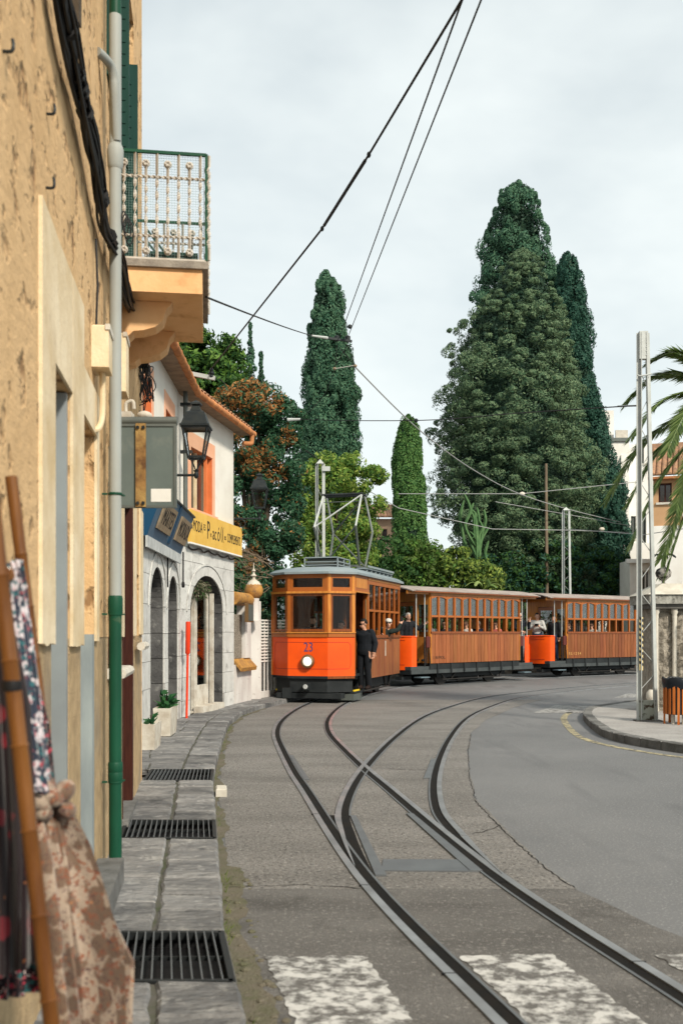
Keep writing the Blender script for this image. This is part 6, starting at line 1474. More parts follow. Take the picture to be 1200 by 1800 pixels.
mb = MB(); mb.cbox(-.04,.04,-.006,.006,-.07,.07,.003); o = mb.build('smartphone', M['black'], None, loc=q_); o.rotation_euler[2] = .4; tag(o, 'dark smartphone held up out of the tram window', 'phone')
p = tram_pt(tr1, 2.85, .45, .60)
person('person in dark clothes riding behind the first trailer\'s orange dash', p, face(.4,-.9), top=(.016,.018,.022), skin='b', hair=(.5,.48,.45), J=dict(el=(.30,-.16,1.20),wl=(.42,-.30,1.34)), scale=.95)
p = tram_pt(tr1, -2.85, .70, .60)
person('older man in dark coat holding a pole on trailer rear platform', p, face(.35,-.9), top=(.014,.018,.026), legs=(.16,.15,.16), skin='b', hair=(.5,.48,.45), glasses=True, look=.4, J=dict(el=(.30,-.10,1.22),wl=(.26,-.22,1.44),er=(-.28,-.10,1.2),wr=(-.10,-.26,1.10)), scale=.99)
p = tram_pt(tr2, 2.98, .05, .60)
hd_ = person('man in pale grey hoodie holding a camera behind the rear orange dash', p, face(-.25,-.97), top=(.52,.52,.50), legs=(.03,.045,.08), skin='b', hair=(.03,.02,.015), look=.3, vox=.012, scale=1.02,
       J=dict(el=(.28,-.10,1.14),wl=(.08,-.27,1.25),er=(-.28,-.10,1.14),wr=(-.08,-.27,1.25)), fcurl=.9)
q_ = (Matrix.Translation(hd_.location) @ Matrix.Rotation(hd_.rotation_euler[2],4,'Z') @ Vector((0,-.36,1.32)))
cm = thing('hand_camera','black camera in the hands of the man in grey hoodie','camera',q_,hd_.rotation_euler[2])
mb = MB(); mb.cbox(-.07,.07,-.03,.03,-.045,.045,.006); mb.build('camera_body', M['black'], cm); mb = MB(); mb.lathe([(.036,0),(.036,.06),(.03,.065)],12,(0,-.095,0),'y'); mb.build('camera_lens', M['black'], cm, True)
p = tram_pt(tr2, 2.62, .55, .60)
person('person in dark jumper and blue jeans standing behind the hoodie man', p, face(-.6,-.8), top=(.015,.017,.020), legs=(.02,.04,.085), hair=(.02,.015,.01), scale=.97)
seats = [(2.0,.62,(.30,.30,.32),(.05,.03,.02),'grey sweater by the first window'),(1.25,.60,(.03,.03,.035),(.02,.015,.01),'black top by the third window'),(.15,.62,(.62,.60,.57),(.12,.08,.05),'white shirt by the middle windows'),(-.55,.60,(.04,.05,.09),(.35,.33,.30),'navy jumper by the eighth window'),(-1.5,.62,(.45,.12,.10),(.03,.02,.015),'red top near the rear window')]
for x,y,c_,hc,lab in seats:
    person('seated trailer passenger in '+lab, tram_pt(tr1, x, y, .73), tr1.rotation_euler[2]+math.pi/2, top=c_, hair=hc, skin='b', J=seated(), hands=True, vox=.018, scale=.97, look=.5, group='passengers in the first trailer')
for x,c_,lab in ((1.9,(.05,.05,.06),'dark top nearest its front'),(.6,(.50,.48,.45),'pale top near its middle')):
    person('seated rear trailer passenger in '+lab, tram_pt(tr2, x, .62, .73), tr2.rotation_euler[2]+math.pi/2, top=c_, hair=(.03,.02,.015), skin='b', J=seated(), vox=.018, scale=.97, look=.5, group='passengers in the rear trailer')
# ------------------------------------------------------------------ lattice posts
def lattice_post(label, x, y, z0, h, w0, w1, leg=.07, plate_h=.0, stripes=False, base=False, dlean=0.0, rails=True, n_br=12, cap=False, rz=0):
    t = thing('lattice_post', label, 'post', (x,y,z0), rz, 'overhead line posts')
    def wx(z): return w0+(w1-w0)*z/h
    for s in (0,1):
        mb = MB()
        a = Vector((s*w0,0,0)); b = Vector((s*w1,0,h)); mb.bar(a,b,leg,.012); mb.bar(a+Vector((0,.03,0)),b+Vector((0,.03,0)),.010,.05,(0,0,1)) if False else None
        d = Vector((leg/2*(1 if s else -1),.04,0)); mb.bar(a+d,b+d,.010,.08,(1,0,0)); lg = mb.build('leg', M['zinc'], t)
        if stripes and s == 0:
            for k in range(9):
                z = 1.0+k*.095; mb = MB(); q = leg/2+.002
                mb.prism([(-q,-.009,z),(q,-.009,z-.05),(q,-.009,z-.002),(-q,-.009,z+.048)],(0,.002,0)); mb.build('black_band', M['black'], lg)
            mb = MB(); mb.box(-leg/2-.001,leg/2+.001,-.0075,-.0065,.88,1.80); mb.build('yellow_band', M['yellow_stripe'], lg)
    for k in range(n_br):
        za, zb = .55+(h-1.0)*k/n_br, .55+(h-1.0)*(k+.5)/n_br
        mb = MB(); 
        if k % 2: mb.bar((0,.03,zb),(wx(za),.03,za),.024,.008)
        else: mb.bar((0,.03,za),(wx(zb),.03,zb),.024,.008)
        mb.build('brace', M['zinc'], t)
    if plate_h:
        mb = MB(); mb.box(-leg/2,w1+leg/2,-.02,.09,h-plate_h,h+.02); pl = mb.build('head_plate', M['zinc'], t)
        for k in range(6):
            for s in (0,1): mb = MB(); mb.ell((-.0+s*w1,-.024,h-plate_h+.06+k*(plate_h-.1)/5),.011,.008,.011,8,6); mb.build('rivet', M['zinc'], pl, True)
    if cap: mb = MB(); mb.add([(-leg/2-.02,-.04,h),(w1+leg/2+.02,-.04,h),(w1+leg/2+.02,.1,h),(-leg/2-.02,.1,h),(w1/2,.03,h+.14)],[[0,1,4],[1,2,4],[2,3,4],[3,0,4],[3,2,1,0]]); mb.build('cap', M['zinc'], t)
    if base:
        mb = MB(); mb.box(-leg/2+.005,w0+leg/2,.015,.10,.0,.36); mb.build('base_plate', M['zinc_rust'], t)
        mb = MB(); mb.box(-.10,w0+.12,-.08,.16,-.02,.02); mb.build('footing', M['kerb'], t)
    return t
lp1 = lattice_post('tall pale steel lattice post with striped foot beside the bin', 5.17, 17.2, .118, 6.72, .235, .085, .060, .46, True, True)
mb = MB(); mb.tube(smooth_path([(-.07,-.02,5.98),(-.03,-.03,5.96),(.10,-.03,5.98),(.17,-.02,6.0)],4),.014,6); mb.build('hook_bar', M['zinc'], lp1, True)
lattice_post('slim pale lattice post behind the first trailer roof', *P(991,1112,41).xy, 0, P(0,897,41).z, .26, .16, .10, cap=True, n_br=14)
pp = lattice_post('pale post rising behind the pantograph against the light green tree', *P(559,1112,29).xy, 0, P(0,815,29).z, .14, .12, .08, cap=True, n_br=10)
mb = MB(); mb.box(.1,.35,-.03,.03,P(0,828,29).z,P(0,820,29).z); mb.build('arm', M['zinc'], pp)
# wooden pole under the big trees
a_ = P(962,1112,46); mb = MB(); mb.tube([(a_.x,a_.y,0),(a_.x-.05,a_.y,4.5),(a_.x-.08,a_.y,P(0,815,46).z)],[.09,.08,.06],10); tag(mb.build('wooden_pole', M['pale_bark'], None, True),'weathered bare wooden pole standing before the dark conifers','pole')

# ------------------------------------------------------------------ litter bin
bn = thing('litter_bin', 'slatted wooden litter bin with black liner beside the lattice post', 'bin', (5.66,16.75,.118))
NS = 20; r0 = .235
mb = MB(); mb.cbox(-.019,.019,-.011,.011,.0,.56,.004); sl = mb.build('slat', M['bin_wood'], bn)
for k in range(NS):
    an = 2*math.pi*k/NS; o = sl if k == 0 else inst(sl, bn)
    long_ = k % 4 == 2
    o.location = (math.cos(an)*r0, math.sin(an)*r0, .06 if not long_ else .0); o.rotation_euler = (0,0,an+math.pi/2)
    if not long_: o.location.z = .17; o.scale = (1,1,.90)
    else: o.scale = (1,1,1.20)
mb = MB(); mb.lathe([(.20,.16),(.222,.17),(.222,.70),(.20,.70)],20); mb.build('inner_drum', M['bin_inner'] if 'bin_inner' in M else M.setdefault('bin_inner', MAT('bin_inner',(.06,.05,.045),.6)), bn, True)
lp_ = MB(); vs_ = []; random.seed(9)
prof = [(.245,.60),(.262,.66),(.265,.74),(.25,.775),(.225,.765),(.20,.70)]
lp_.lathe(prof,24); lo = lp_.build('liner', M['bin_plastic'], bn, True)
for v in lo.data.vertices: an = math.atan2(v.co.y,v.co.x); v.co.z += .014*math.sin(an*5)+.008*math.sin(an*11+1); v.co.x *= 1+.025*math.sin(an*7); v.co.y *= 1+.025*math.sin(an*7)
mb = MB()
for k in range(4): an = math.pi/2*k+.4; mb.box(math.cos(an)*.12-.02,math.cos(an)*.12+.02,math.sin(an)*.12-.02,math.sin(an)*.12+.02,.0,.16)
mb.build('stand', M['planter'], bn)

# ------------------------------------------------------------------ gate pier, columns, railing
gp2 = thing('gate_pier', 'rough stone gate pier with moulded cap behind the bin', 'pier', (6.10,19.5,.118))
pw, pd = 1.05, .9
mb = MB(); rnd_ = random.Random(5)
nx, nz = 12, 20
def rockface(x0,x1,y):
    def fn(u_,v_):
        e = 0 if u_ in (0,1) or v_ in (0,1) else 1
        return (x0+(x1-x0)*u_, y-e*rnd_.uniform(.0,.075), .0+2.0*v_)
    return fn
mb.grid(rockface(.12,pw-.02,0), 14, 30); mb.box(.0,pw,.001,pd,.0,2.0); mb.build('rustic_stone', M['stone_wall'], gp2)
for x in (.0,.36):
    mb = MB(); mb.lathe([(.055,.0),(.06,.02),(.05,.06),(.045,.1),(.043,1.80),(.05,1.84),(.045,1.88),(.065,1.93),(.065,1.99)],14,(x+.02,-.10,.0)); mb.build('column', M['pale_stone'], gp2, True)
mb = MB(); mb.box(-.10,pw+.1,-.20,pd+.1,2.001,2.09); mb.build('lower_slab', M['stone_dark2'] if 'stone_dark2' in M else M.setdefault('stone_dark2', MAT('pier_dark_stone',(.13,.125,.115),.9,col2=(.08,.08,.075),scale=8)), gp2)  # lower slab in a darker stone than the cap above
mb = MB(); mb.box(-.16,pw+.16,-.27,pd+.16,2.091,2.27); mb.build('frieze', M['stone_cap'], gp2)
mb = MB(); mb.add([(-.2,-.31,2.271),(pw+.2,-.31,2.271),(pw+.2,pd+.2,2.271),(-.2,pd+.2,2.271),(.2,.1,2.50),(pw-.2,.1,2.50),(pw-.2,pd-.2,2.50),(.2,pd-.2,2.50)],[[0,1,5,4],[1,2,6,5],[2,3,7,6],[3,0,4,7],[4,5,6,7],[3,2,1,0]]); mb.build('cap', M['pale_stone'], gp2)
mb = MB(); mb.lathe([(.09,.0),(.09,.12),(.07,.2),(.11,.26),(.10,.36),(.05,.42)],12,(-.06,-.08,.0)); mb.build('plinth_baluster', M['pale_stone'], gp2, True)
un = thing('stone_urn', 'dark ornate urn finial with iron leaves on the gate pier', 'urn', P(1165,1028,19.9))
mb = MB(); mb.lathe([(.05,-.05),(.05,.02),(.03,.05),(.04,.08),(.14,.16),(.16,.24),(.13,.31),(.05,.35),(.035,.40),(.05,.43),(.02,.47)],14); mb.build('vase', M['urn'] if 'urn' in M else M.setdefault('urn', MAT('urn',(.34,.33,.31),.8,col2=(.035,.035,.035),scale=12,lo=.45,hi=.55,bump=.8)), un, True)
for k in range(7):
    an = k*2*math.pi/7; mb = MB(); mb.tube(smooth_path([(0,0,.44),(math.cos(an)*.06,math.sin(an)*.06,.58),(math.cos(an)*.18,math.sin(an)*.18,.60),(math.cos(an)*.25,math.sin(an)*.25,.54)],4),[.014]*4+[.016]*4+[.018]*4+[.006],6); mb.build('leaf', M['iron'], un, True)
ir = thing('iron_railing', 'white ornate iron railing right of the stone pier', 'railing', (6.62,19.15,.118), .05)
for k in range(34):
    x = .03+k*.13; hgt = 1.90-.25*min(1,x/.5) if k % 2 == 0 else 1.6-.1*min(1,x/.5)
    mb = MB(); mb.bar((x,0,.0),(x,0,hgt-.25),.022,.022); b = mb.build('bar', M['rail_white'] if 'rail_white' in M else M.setdefault('rail_white', MAT('rail_white',(.60,.60,.59),.6,col2=(.35,.35,.34),scale=12)), ir)
    mb = MB(); mb.lathe([(.012,hgt-.26),(.035,hgt-.22),(.015,hgt-.18),(.04,hgt-.13),(.012,hgt-.09),(.025,hgt-.06),(.002,hgt)],8,(x,0,0)); mb.build('spear', M['rail_white'], b, True)
for k in range(17):
    x = .1+k*.26; 
    for zz_ in (.55,1.0,1.35):
        mb = MB(); mb.tube([(x+math.cos(q)*.085*(1-q/14),-.02,zz_+math.sin(q)*.085*(1-q/14)) for q in [i*.6 for i in range(16)]],.012,6); mb.build('scroll', M['rail_white'], ir, True)
for zz_ in (.1,1.15): mb = MB(); mb.bar((0,0,zz_),(4.4,0,zz_),.03,.03); mb.build('rail', M['rail_white'], ir)
mb = MB(); mb.box(.0,4.5,-.12,.12,-.02,.06); mb.build('kerb_base', M['pale_stone'], ir)

# ------------------------------------------------------------------ far buildings
def building(name, label, x0, x1, y, depth, z1, mat, wins, roof=None, wz=0, rz=0):
    t = thing(name, label, 'building', (x0,y,0), rz); W_ = x1-x0
    mb = MB(); wall_panel(mb, 0, W_, 0, z1, [w[:4] for w in wins], 0, .25)
    for q in ([(W_,0,0),(W_,depth,0),(W_,depth,z1),(W_,0,z1)],[(0,depth,0),(0,0,0),(0,0,z1),(0,depth,z1)],[(W_,depth,0),(0,depth,0),(0,depth,z1),(W_,depth,z1)],[(0,0,z1),(W_,0,z1),(W_,depth,z1),(0,depth,z1)]): mb.poly(q)
    mb.build('wall', mat, t, fix=False)
    for w in wins:
        a,b,c,d = w[:4]; mb = MB(); mb.box(a,b,.20,.24,c,d); wn = mb.build('window', M['glass_dark'], t)
        mb = MB(); f = .06
        mb.box(a,a+f,.12,.199,c,d); mb.box(b-f,b,.12,.199,c,d); mb.box(a+f,b-f,.12,.199,c,c+f); mb.box(a+f,b-f,.12,.199,d-f,d); mb.box((a+b)/2-.03,(a+b)/2+.03,.12,.199,c+f,d-f); mb.build('frame', M['white'] if len(w)<5 else M[w[4]], wn)
        mb = MB(); mb.box(a-.1,b+.1,-.08,-.001,c-.09,c); mb.build('sill', M['pale_stone'], wn)
    return t
# white apartment block
ZB = 56; X0 = P(1056,0,ZB).x; X1 = P(1128,0,ZB).x
def bz(y): return P(0,y,ZB).z
def bx_(x): return P(x,0,ZB).x-X0
wb = building('apartment_block','white stepped apartment block behind the tall conifers',X0-3,X0+bx_(1105),ZB,9,bz(772),M['white_building'],[(3+bx_(1092),3+bx_(1103),bz(990),bz(915)),(3+bx_(1090),3+bx_(1104),bz(1080),bz(1015))])
mb = MB(); mb.box(0,3+bx_(1105),-.12,-.001,bz(776),bz(770)); mb.build('cornice', M['grey_metal'], wb)
mb = MB(); mb.box(0,3+bx_(1082),.5,8,bz(772)+.001,bz(718)); up_ = mb.build('penthouse', M['white_building'], wb)
mb = MB(); mb.box(3+bx_(1060),3+bx_(1070),.44,.499,bz(765),bz(735)); mb.build('window', M['glass_dark'], up_)
mb = MB(); mb.box(3+bx_(1083),3+bx_(1104),.15,.3,bz(771),bz(755)); mb.build('parapet', M['pale_stone'], wb)
mb = MB(); mb.box(3+bx_(1090),3+bx_(1096),-.10,-.001,bz(905),bz(800)); mb.build('pilaster', M['white_building'], wb)
wc = building('side_block','white side wing of the apartment block with shuttered balconies',X0+bx_(1105)+.01,X0+bx_(1165),ZB+.6,10,bz(778),M['white_building'],[(bx_(1113)-bx_(1105),bx_(1122)-bx_(1105),bz(945),bz(905),'grey_metal'),(bx_(1130)-bx_(1105),bx_(1136)-bx_(1105),bz(812),bz(775-4)-.2,'grey_metal'),(bx_(1129)-bx_(1105),bx_(1140)-bx_(1105),bz(965),bz(900),'grey_metal')],rz=-R(3))
mb = MB(); mb.box(.0,bx_(1165)-bx_(1105),-.9,-.001,bz(985),bz(955)); mb.build('balcony', M['white_building'], wc)
mb = MB(); mb.box(.0,bx_(1165)-bx_(1105),-1.0,-.001,bz(989),bz(985)); mb.build('balcony_slab', M['grey_metal'], wc)
# low white annex nearer with dark door
ZC = 44
def cz(y): return P(0,y,ZC).z
cx0 = P(1106,0,ZC).x
wd_ = building('white_annex','low white annex with dark doorway behind the gate',cx0,P(1260,0,ZC).x,ZC,1.6,cz(985),M['white_wall'],[(P(1128,0,ZC).x-cx0,P(1142,0,ZC).x-cx0,.1,cz(1003))])
mb = MB(); mb.box(-.2,3.9,-.2,-.001,cz(990),cz(983)); mb.build('cornice', M['white'], wd_)
# tan house with tiled roof
ZD = 42
def dz(y): return P(0,y,ZD).z
dx0 = P(1147,0,ZD).x; D = lambda x: P(x,0,ZD).x-dx0
tn = building('tan_house','orange tan house with tiled roof behind palm fronds',dx0,P(1290,0,ZD).x,ZD,9,dz(845),M['tan_building'],[(D(1156),D(1178),dz(884),dz(850),'brown_wood'),(D(1196),D(1216),dz(884),dz(850),'brown_wood')],rz=-R(19))
mb = MB(); mb.box(.02,D(1290),-.06,-.001,0.,dz(925)); mb.build('lower_facing', M['white_building'], tn)
mb = MB(); mb.box(-.2,D(1290)+.3,-.45,.0,dz(845),dz(841)); mb.build('eave', M['terracotta'], tn)
for i in range(16):
    x = .0+i*.22; 
    for r in range(5):
        mb = MB(); n_ = 5; vs_ = []
        ya, yb2 = -.5+r*.55, -.5+r*.55+.6; za, zb2 = dz(841)+.08+r*.30, dz(841)+.08+r*.30+.34
        for (yy,zz_) in ((ya,za),(yb2,zb2)):
            for k in range(n_+1): an = math.pi*k/n_; vs_.append((x+.10*math.cos(an),yy,zz_+.09*math.sin(an)))
        mb.add(vs_,[[k,k+1,n_+2+k,n_+1+k] for k in range(n_)]+[list(range(n_+1))]); mb.build('roof_tile', M['tile'], tn)
mb = MB(); mb.poly([(-.2,-.45,dz(841)+.04),(D(1290),-.45,dz(841)+.04),(D(1290),3.5,dz(841)+2.1),(-.2,3.5,dz(841)+2.1)]); mb.build('roof_deck', M['tile'], tn)
mb = MB(); mb.box(D(1196),D(1202),-.05,-.001,0,dz(905)); mb.build('column', M['white'], tn)
# peach house beyond the light green tree
ZE_ = 62
def ez(y): return P(0,y,ZE_).z
ex0 = P(612,0,ZE_).x; E = lambda x: P(x,0,ZE_).x-ex0
ph_ = building('peach_house','small peach house with tiled roof glimpsed between the trees',ex0,P(720,0,ZE_).x,ZE_,7,ez(912),M['house_peach'],[(E(671),E(680),ez(947),ez(930),'brown_wood'),(E(652),E(660),ez(947),ez(930),'brown_wood')])
for i in range(18):
    x = .0+i*.21; mb = MB(); n_ = 5; vs_ = []
    for (yy,zz_) in ((-.5,ez(912)+.05),(4.2,ez(880)+.25)):
        for k in range(n_+1): an = math.pi*k/n_; vs_.append((x+.11*math.cos(an),yy,zz_+.09*math.sin(an)))
    mb.add(vs_,[[k,k+1,n_+2+k,n_+1+k] for k in range(n_)]+[list(range(n_+1))]); mb.build('roof_tile', M['tile'], ph_)
mb = MB(); mb.poly([(-.3,-.5,ez(912)+.03),(E(720)+.3,-.5,ez(912)+.03),(E(720)+.3,4.2,ez(880)+.2),(-.3,4.2,ez(880)+.2)]); mb.build('roof_deck', M['tile'], ph_)
# garden wall behind the tram
far = thing('street_wall','long low stone wall running behind the tram under the trees','wall')
pth = offset_path(sub(pathA, 28, 60), -3.0); mb = MB()
for a_, b_ in zip(pth[:-1],pth[1:]): mb.bar((a_.x,a_.y,.75),(b_.x,b_.y,.75),.35,1.5)
mb.build('masonry', M['stone_wall'], far)
# far hills
mb = MB(); n = 60; vs_ = []
for i in range(n+1):
    an = math.pi*(.15+.7*i/n); r = 240; vs_ += [(math.cos(an)*r,math.sin(an)*r,-1),(math.cos(an)*r,math.sin(an)*r,6+5*math.sin(i*.31)+3*math.sin(i*.9))]
mb.add(vs_,[[2*i,2*i+2,2*i+3,2*i+1] for i in range(n)]); tag(mb.build('hills', M['hill'], fix=False), kind='structure')

# ------------------------------------------------------------------ overhead wires
def wire(name, label, pts, r=.009, sag=0, group='overhead wires', extra=None, mat='wire'):
    pts = [Vector(p) for p in pts]
    if sag and len(pts) == 2:
        a,b = pts; pts = [a.lerp(b,k/14)-Vector((0,0,sag*4*(k/14)*(1-k/14))) for k in range(15)]
    mb = MB(); mb.tube(pts, r, 6); return tag(mb.build(name, M[mat], None, True), label, 'wire', group)
def extend(a, b, t): return a+(b-a)*t
# contact wires of the two tracks, following the rails overhead at about 5.3 m
JX = P(603,592,23.5)
c1 = P(810,0,7.6); c2 = P(843,0,8.0)
a_ = P(372,648,17.3); b_ = P(566,402,10.6); b2 = P(648,272,9.3); c0 = P(810,2,7.2)
w1 = wire('span_cable','thick black cable from the wall bracket up to the top of the picture',[a_,b_,b2,c0,extend(b2,c0,2.2)],.012)
d_ = (c0-b2).normalized(); mb = MB(); mb.tube([b_.lerp(b2,.05),b_.lerp(b2,.93)],.017,8); mb.build('sleeve', M['cable'], w1, True)
for q in (b_,b2): mb = MB(); mb.ell(q,.02,.02,.03,8,6); mb.build('clamp', M['iron'], w1, True)
J1 = P(598,590,22.5); J2 = P(613,588,22.5)
k1 = P(812,0,7.3); k2 = P(845,0,7.6)
wire('contact_wire','left of the two parallel overhead wires running up from the junction',[J1,k1,extend(J1,k1,1.35)],.0085)
w2 = wire('contact_wire','right of the two parallel overhead wires running up from the junction',[J2,k2,extend(J2,k2,1.35)],.0085)
mb = MB(); mb.lathe([(.01,-.05),(.045,-.03),(.05,.0),(.045,.03),(.01,.05)],10,J2.lerp(k2,.022)+Vector((.0,0,.12))); mb.build('insulator', M['iron'], w2, True)
s0 = P(362,522,8.3); wire('span_wire','thin cable from balcony side across to the wire junction',[s0,P(548,590,21.5)],.009,.02)
jn = thing('wire_junction','small metal fitting joining the overhead wires above the street','fitting',P(598,594,22.5))
mb = MB(); mb.tube([P(548,590,22)-P(598,594,22.5),P(575,594,22.3)-P(598,594,22.5)],[.02,.035],8); mb.build('turnbuckle', M['zinc'], jn, True)
mb = MB(); mb.bar(P(573,594,22.3)-P(598,594,22.5),P(618,600,22.5)-P(598,594,22.5),.05,.05); mb.build('spreader', M['iron'], jn)
for x in (592,611): mb = MB(); c = P(x,595,22.5)-P(598,594,22.5); mb.lathe([(.02,-.07),(.06,-.05),(.06,.05),(.02,.07)],10,c); mb.build('insulator', M['iron'], jn, True)
for xa,ya,xb,yb_ in ((592,606,589,648),(611,606,586,648),(596,610,622,642),(611,606,625,645),(589,648,624,642)):
    mb = MB(); mb.tube([P(xa,ya,22.5)-P(598,594,22.5),P(xb,yb_,22.8)-P(598,594,22.5)],.009,6); mb.build('drop_wire', M['porcelain'] if ya > 640 else M['wire'], jn, True)
for x,y in ((588,648),(624,643)): mb = MB(); c = P(x,y,22.8)-P(598,594,22.5); mb.ell(c,.045,.045,.035,8,6); mb.build('clamp', M['plaque'], jn, True)
# wire curving down along track A towards the pantograph and on over the trailers
wire('trolley_wire','contact wire curving left from the fitting above the pantograph',smooth_path([P(588,650,22.8),P(572,690,24),P(552,715,25.5),P(528,737,27)],6),.009)
wire('trolley_wire','long contact wire slanting down right to the slim post',smooth_path([P(622,643,22.8),P(700,722,25),P(760,775,28),P(830,825,32),P(905,865,37),P(990,893,41),P(1090,918,46)],5),.016,mat='wire_grey')
wire('cross_wire','long thin wire crossing the conifers to the lattice post',smooth_path([P(395,725,30),P(525,737,28),P(735,739,24),P(900,727,20.5),P(1066,716,18),P(1124,713,17.25)],5),.011)
mb = MB(); mb.tube([P(1085,714,17.8),P(1122,713,17.3)],.016,6); tag(mb.build('wire_tensioner', M['zinc'], None, True),'short wire tensioner hooked on the tall lattice post','tensioner')
mb = MB(); mb.ell(P(731,739,24),.05,.05,.05,8,6); tag(mb.build('wire_clip', M['iron'], None, True),'round clip on the wire above the small cypress','clip')
wire('feeder_wire','thin wire sloping up right behind the slim post',[P(700,868,40),P(915,868,40),P(1130,846,40)],.016,mat='wire_grey')
wire('feeder_wire','lower thin wire slanting down across the trees to the right',[P(640,858,36),P(700,893,37),P(865,930,40),P(1000,932,41),P(1105,936,46)],.016,mat='wire_grey')
wire('feeder_wire','thin wire from lantern tree sloping down towards the pantograph post',[P(385,665,30),P(470,742,30),P(565,812,29)],.014)
mb = MB(); mb.tube([P(528,737,27),P(505,738,27)],[.03,.05],8); tag(mb.build('wire_anchor', M['zinc'], None, True),'pale wire anchor before the rusty leaved tree','anchor')
wire('feeder_wire','faint wire across the dark conifers above the rear trailer',[P(870,882,44),P(1000,905,46),P(1110,925,48)],.016,mat='wire_grey')
wire('feeder_wire','thin wire passing the tall lattice post at window height',[P(1000,930,41),P(1130,940,34),P(1230,925,30)],.014,mat='wire_grey')
for x,y,z_ in ((917,868,39.9),(1057,930,42)):
    mb = MB(); mb.ell(P(x,y,z_),.12,.08,.08,8,6); tag(mb.build('wire_insulator', M['planter'], None, True),'white insulator on the wire '+('left of the slim post' if x<1000 else 'right of the slim post'),'insulator')

# ------------------------------------------------------------------ clothes rack in the foreground
rkk = thing('bamboo_rack', 'leaning bamboo clothes rack at the left edge of the picture', 'clothes rack', (-.75,2.6,.1))
def bam(a, b, r, name='bamboo_pole'):
    a = Vector(a)-Vector((-.75,2.6,.1)); b = Vector(b)-Vector((-.75,2.6,.1)); n = 9; pts = []; rs = []
    for i in range(n):
        for t_, k in ((0,1.0),(.46,.97),(.49,1.0),(.5,1.16),(.53,1.0)) if i else ((0,1),(.5,1)):
            pts.append(a.lerp(b,(i+t_)/n)); rs.append(r*k)
    pts.append(b); rs.append(r); mb = MB(); mb.tube(pts,rs,14); return mb.build(name, M['bamboo'], rkk, True)
bam(P(-42,640,2.25),P(112,1980,2.25),.0185); bam(P(20,838,2.85),P(122,1660,2.85),.0175); bam(P(10,1010,2.25),P(20,1010,3.1),.016)
mb = MB(); c = P(22,1205,2.25)-Vector((-.75,2.6,.1)); mb.lathe([(.021,-.012),(.023,0),(.021,.012)],14,c); mb.build('binding', M['cable'], rkk, True)
def garment(name, label, rows, mat, folds=6, amp=.03, seed=1, th=.006, nv=30, nu=44, cat='garment'):
    """rows: list of (left point, right point) from top to bottom, hung cloth with folds"""
    rows = [(Vector(a),Vector(b)) for a,b in rows]; rr = random.Random(seed); ph = [rr.uniform(0,6.28) for _ in range(4)]
    def fn(u_,v_):
        t_ = v_*(len(rows)-1); i = min(int(t_),len(rows)-2); f_ = t_-i; f_ = f_*f_*(3-2*f_)
        a = rows[i][0].lerp(rows[i+1][0],f_); b = rows[i][1].lerp(rows[i+1][1],f_); p = a.lerp(b,u_); d = (b-a); nn = d.cross(Vector((0,0,1)))
        nn = nn.normalized() if nn.length > 1e-6 else Vector((0,-1,0))
        w = amp*(.35+.65*v_)*(math.sin(folds*6.28*u_+ph[0]+1.1*math.sin(3*v_+ph[1]))+.45*math.sin(folds*2.3*6.28*u_+ph[2]+2*v_)); return p+nn*w+Vector((0,0,.008*math.sin(9*v_+5*u_+ph[3])))
    mb = MB(); mb.grid(fn, nu, nv); o = mb.build(name, mat, None, True)
    md = o.modifiers.new('thickness','SOLIDIFY'); md.thickness = th
    return tag(o, label, cat, 'clothes hanging on the rack')
garment('dress','dark dress with blue white and red flowers hanging behind the front bamboo pole',[(P(2,985,2.55),P(42,990,2.55)),(P(0,1060,2.5),P(48,1060,2.6)),(P(10,1160,2.5),P(64,1165,2.6)),(P(20,1290,2.5),P(78,1290,2.6)),(P(40,1400,2.5),P(86,1390,2.6))],M['floral_blue'],4,.016,3)
garment('dress','black dress with small red and orange flowers lower on the rack',[(P(26,1190,2.62),P(62,1195,2.68)),(P(24,1280,2.6),P(80,1270,2.7)),(P(10,1380,2.6),P(92,1370,2.7)),(P(-20,1560,2.55),P(90,1560,2.7)),(P(-40,1760,2.5),P(96,1730,2.7))],M['floral_dark'],5,.02,5)
garment('skirt','very dark maroon skirt hanging at the bottom left corner',[(P(-60,1080,2.4),P(20,1090,2.42)),(P(-60,1250,2.4),P(52,1250,2.45)),(P(-60,1500,2.4),P(70,1500,2.45)),(P(-60,1720,2.4),P(70,1700,2.45))],M['cloth_maroon'],4,.02,7)
garment('scarf','beige scarf with brown blotches draped lowest on the bamboo rack',[(P(58,1392,2.62),P(104,1380,2.72)),(P(66,1430,2.6),P(112,1425,2.72)),(P(70,1500,2.55),P(140,1490,2.75)),(P(78,1600,2.5),P(178,1590,2.75)),(P(84,1700,2.5),P(222,1680,2.75)),(P(100,1850,2.5),P(212,1800,2.75))],M['floral_beige'],5,.050,9)
garment('scarf','pale grey striped scarf hanging behind the beige scarf',[(P(88,1390,2.8),P(112,1395,2.85)),(P(96,1450,2.8),P(132,1455,2.88)),(P(110,1540,2.8),P(168,1540,2.9)),(P(130,1640,2.8),P(186,1612,2.9))],M['floral_blue2'] if 'floral_blue2' in M else M.setdefault('floral_blue2', FLORAL('floral_grey',(.48,.47,.48),[((.08,.07,.10),.8,.28),((.50,.14,.06),.6,.2)],16)),3,.012,11)
mb = MB(); rr = random.Random(2); c = P(84,1405,2.6)
for k in range(9): mb.ell(c+Vector((rr.uniform(-.045,.045),rr.uniform(-.03,.03),rr.uniform(-.035,.035))),rr.uniform(.022,.04),.03,rr.uniform(.018,.03),10,8,Matrix.Rotation(rr.uniform(0,3),3,'Y'))
tag(mb.build('scarf_knot', M['floral_beige'], None, True),'bunched knot of beige printed cloth tied to the bamboo','knot')
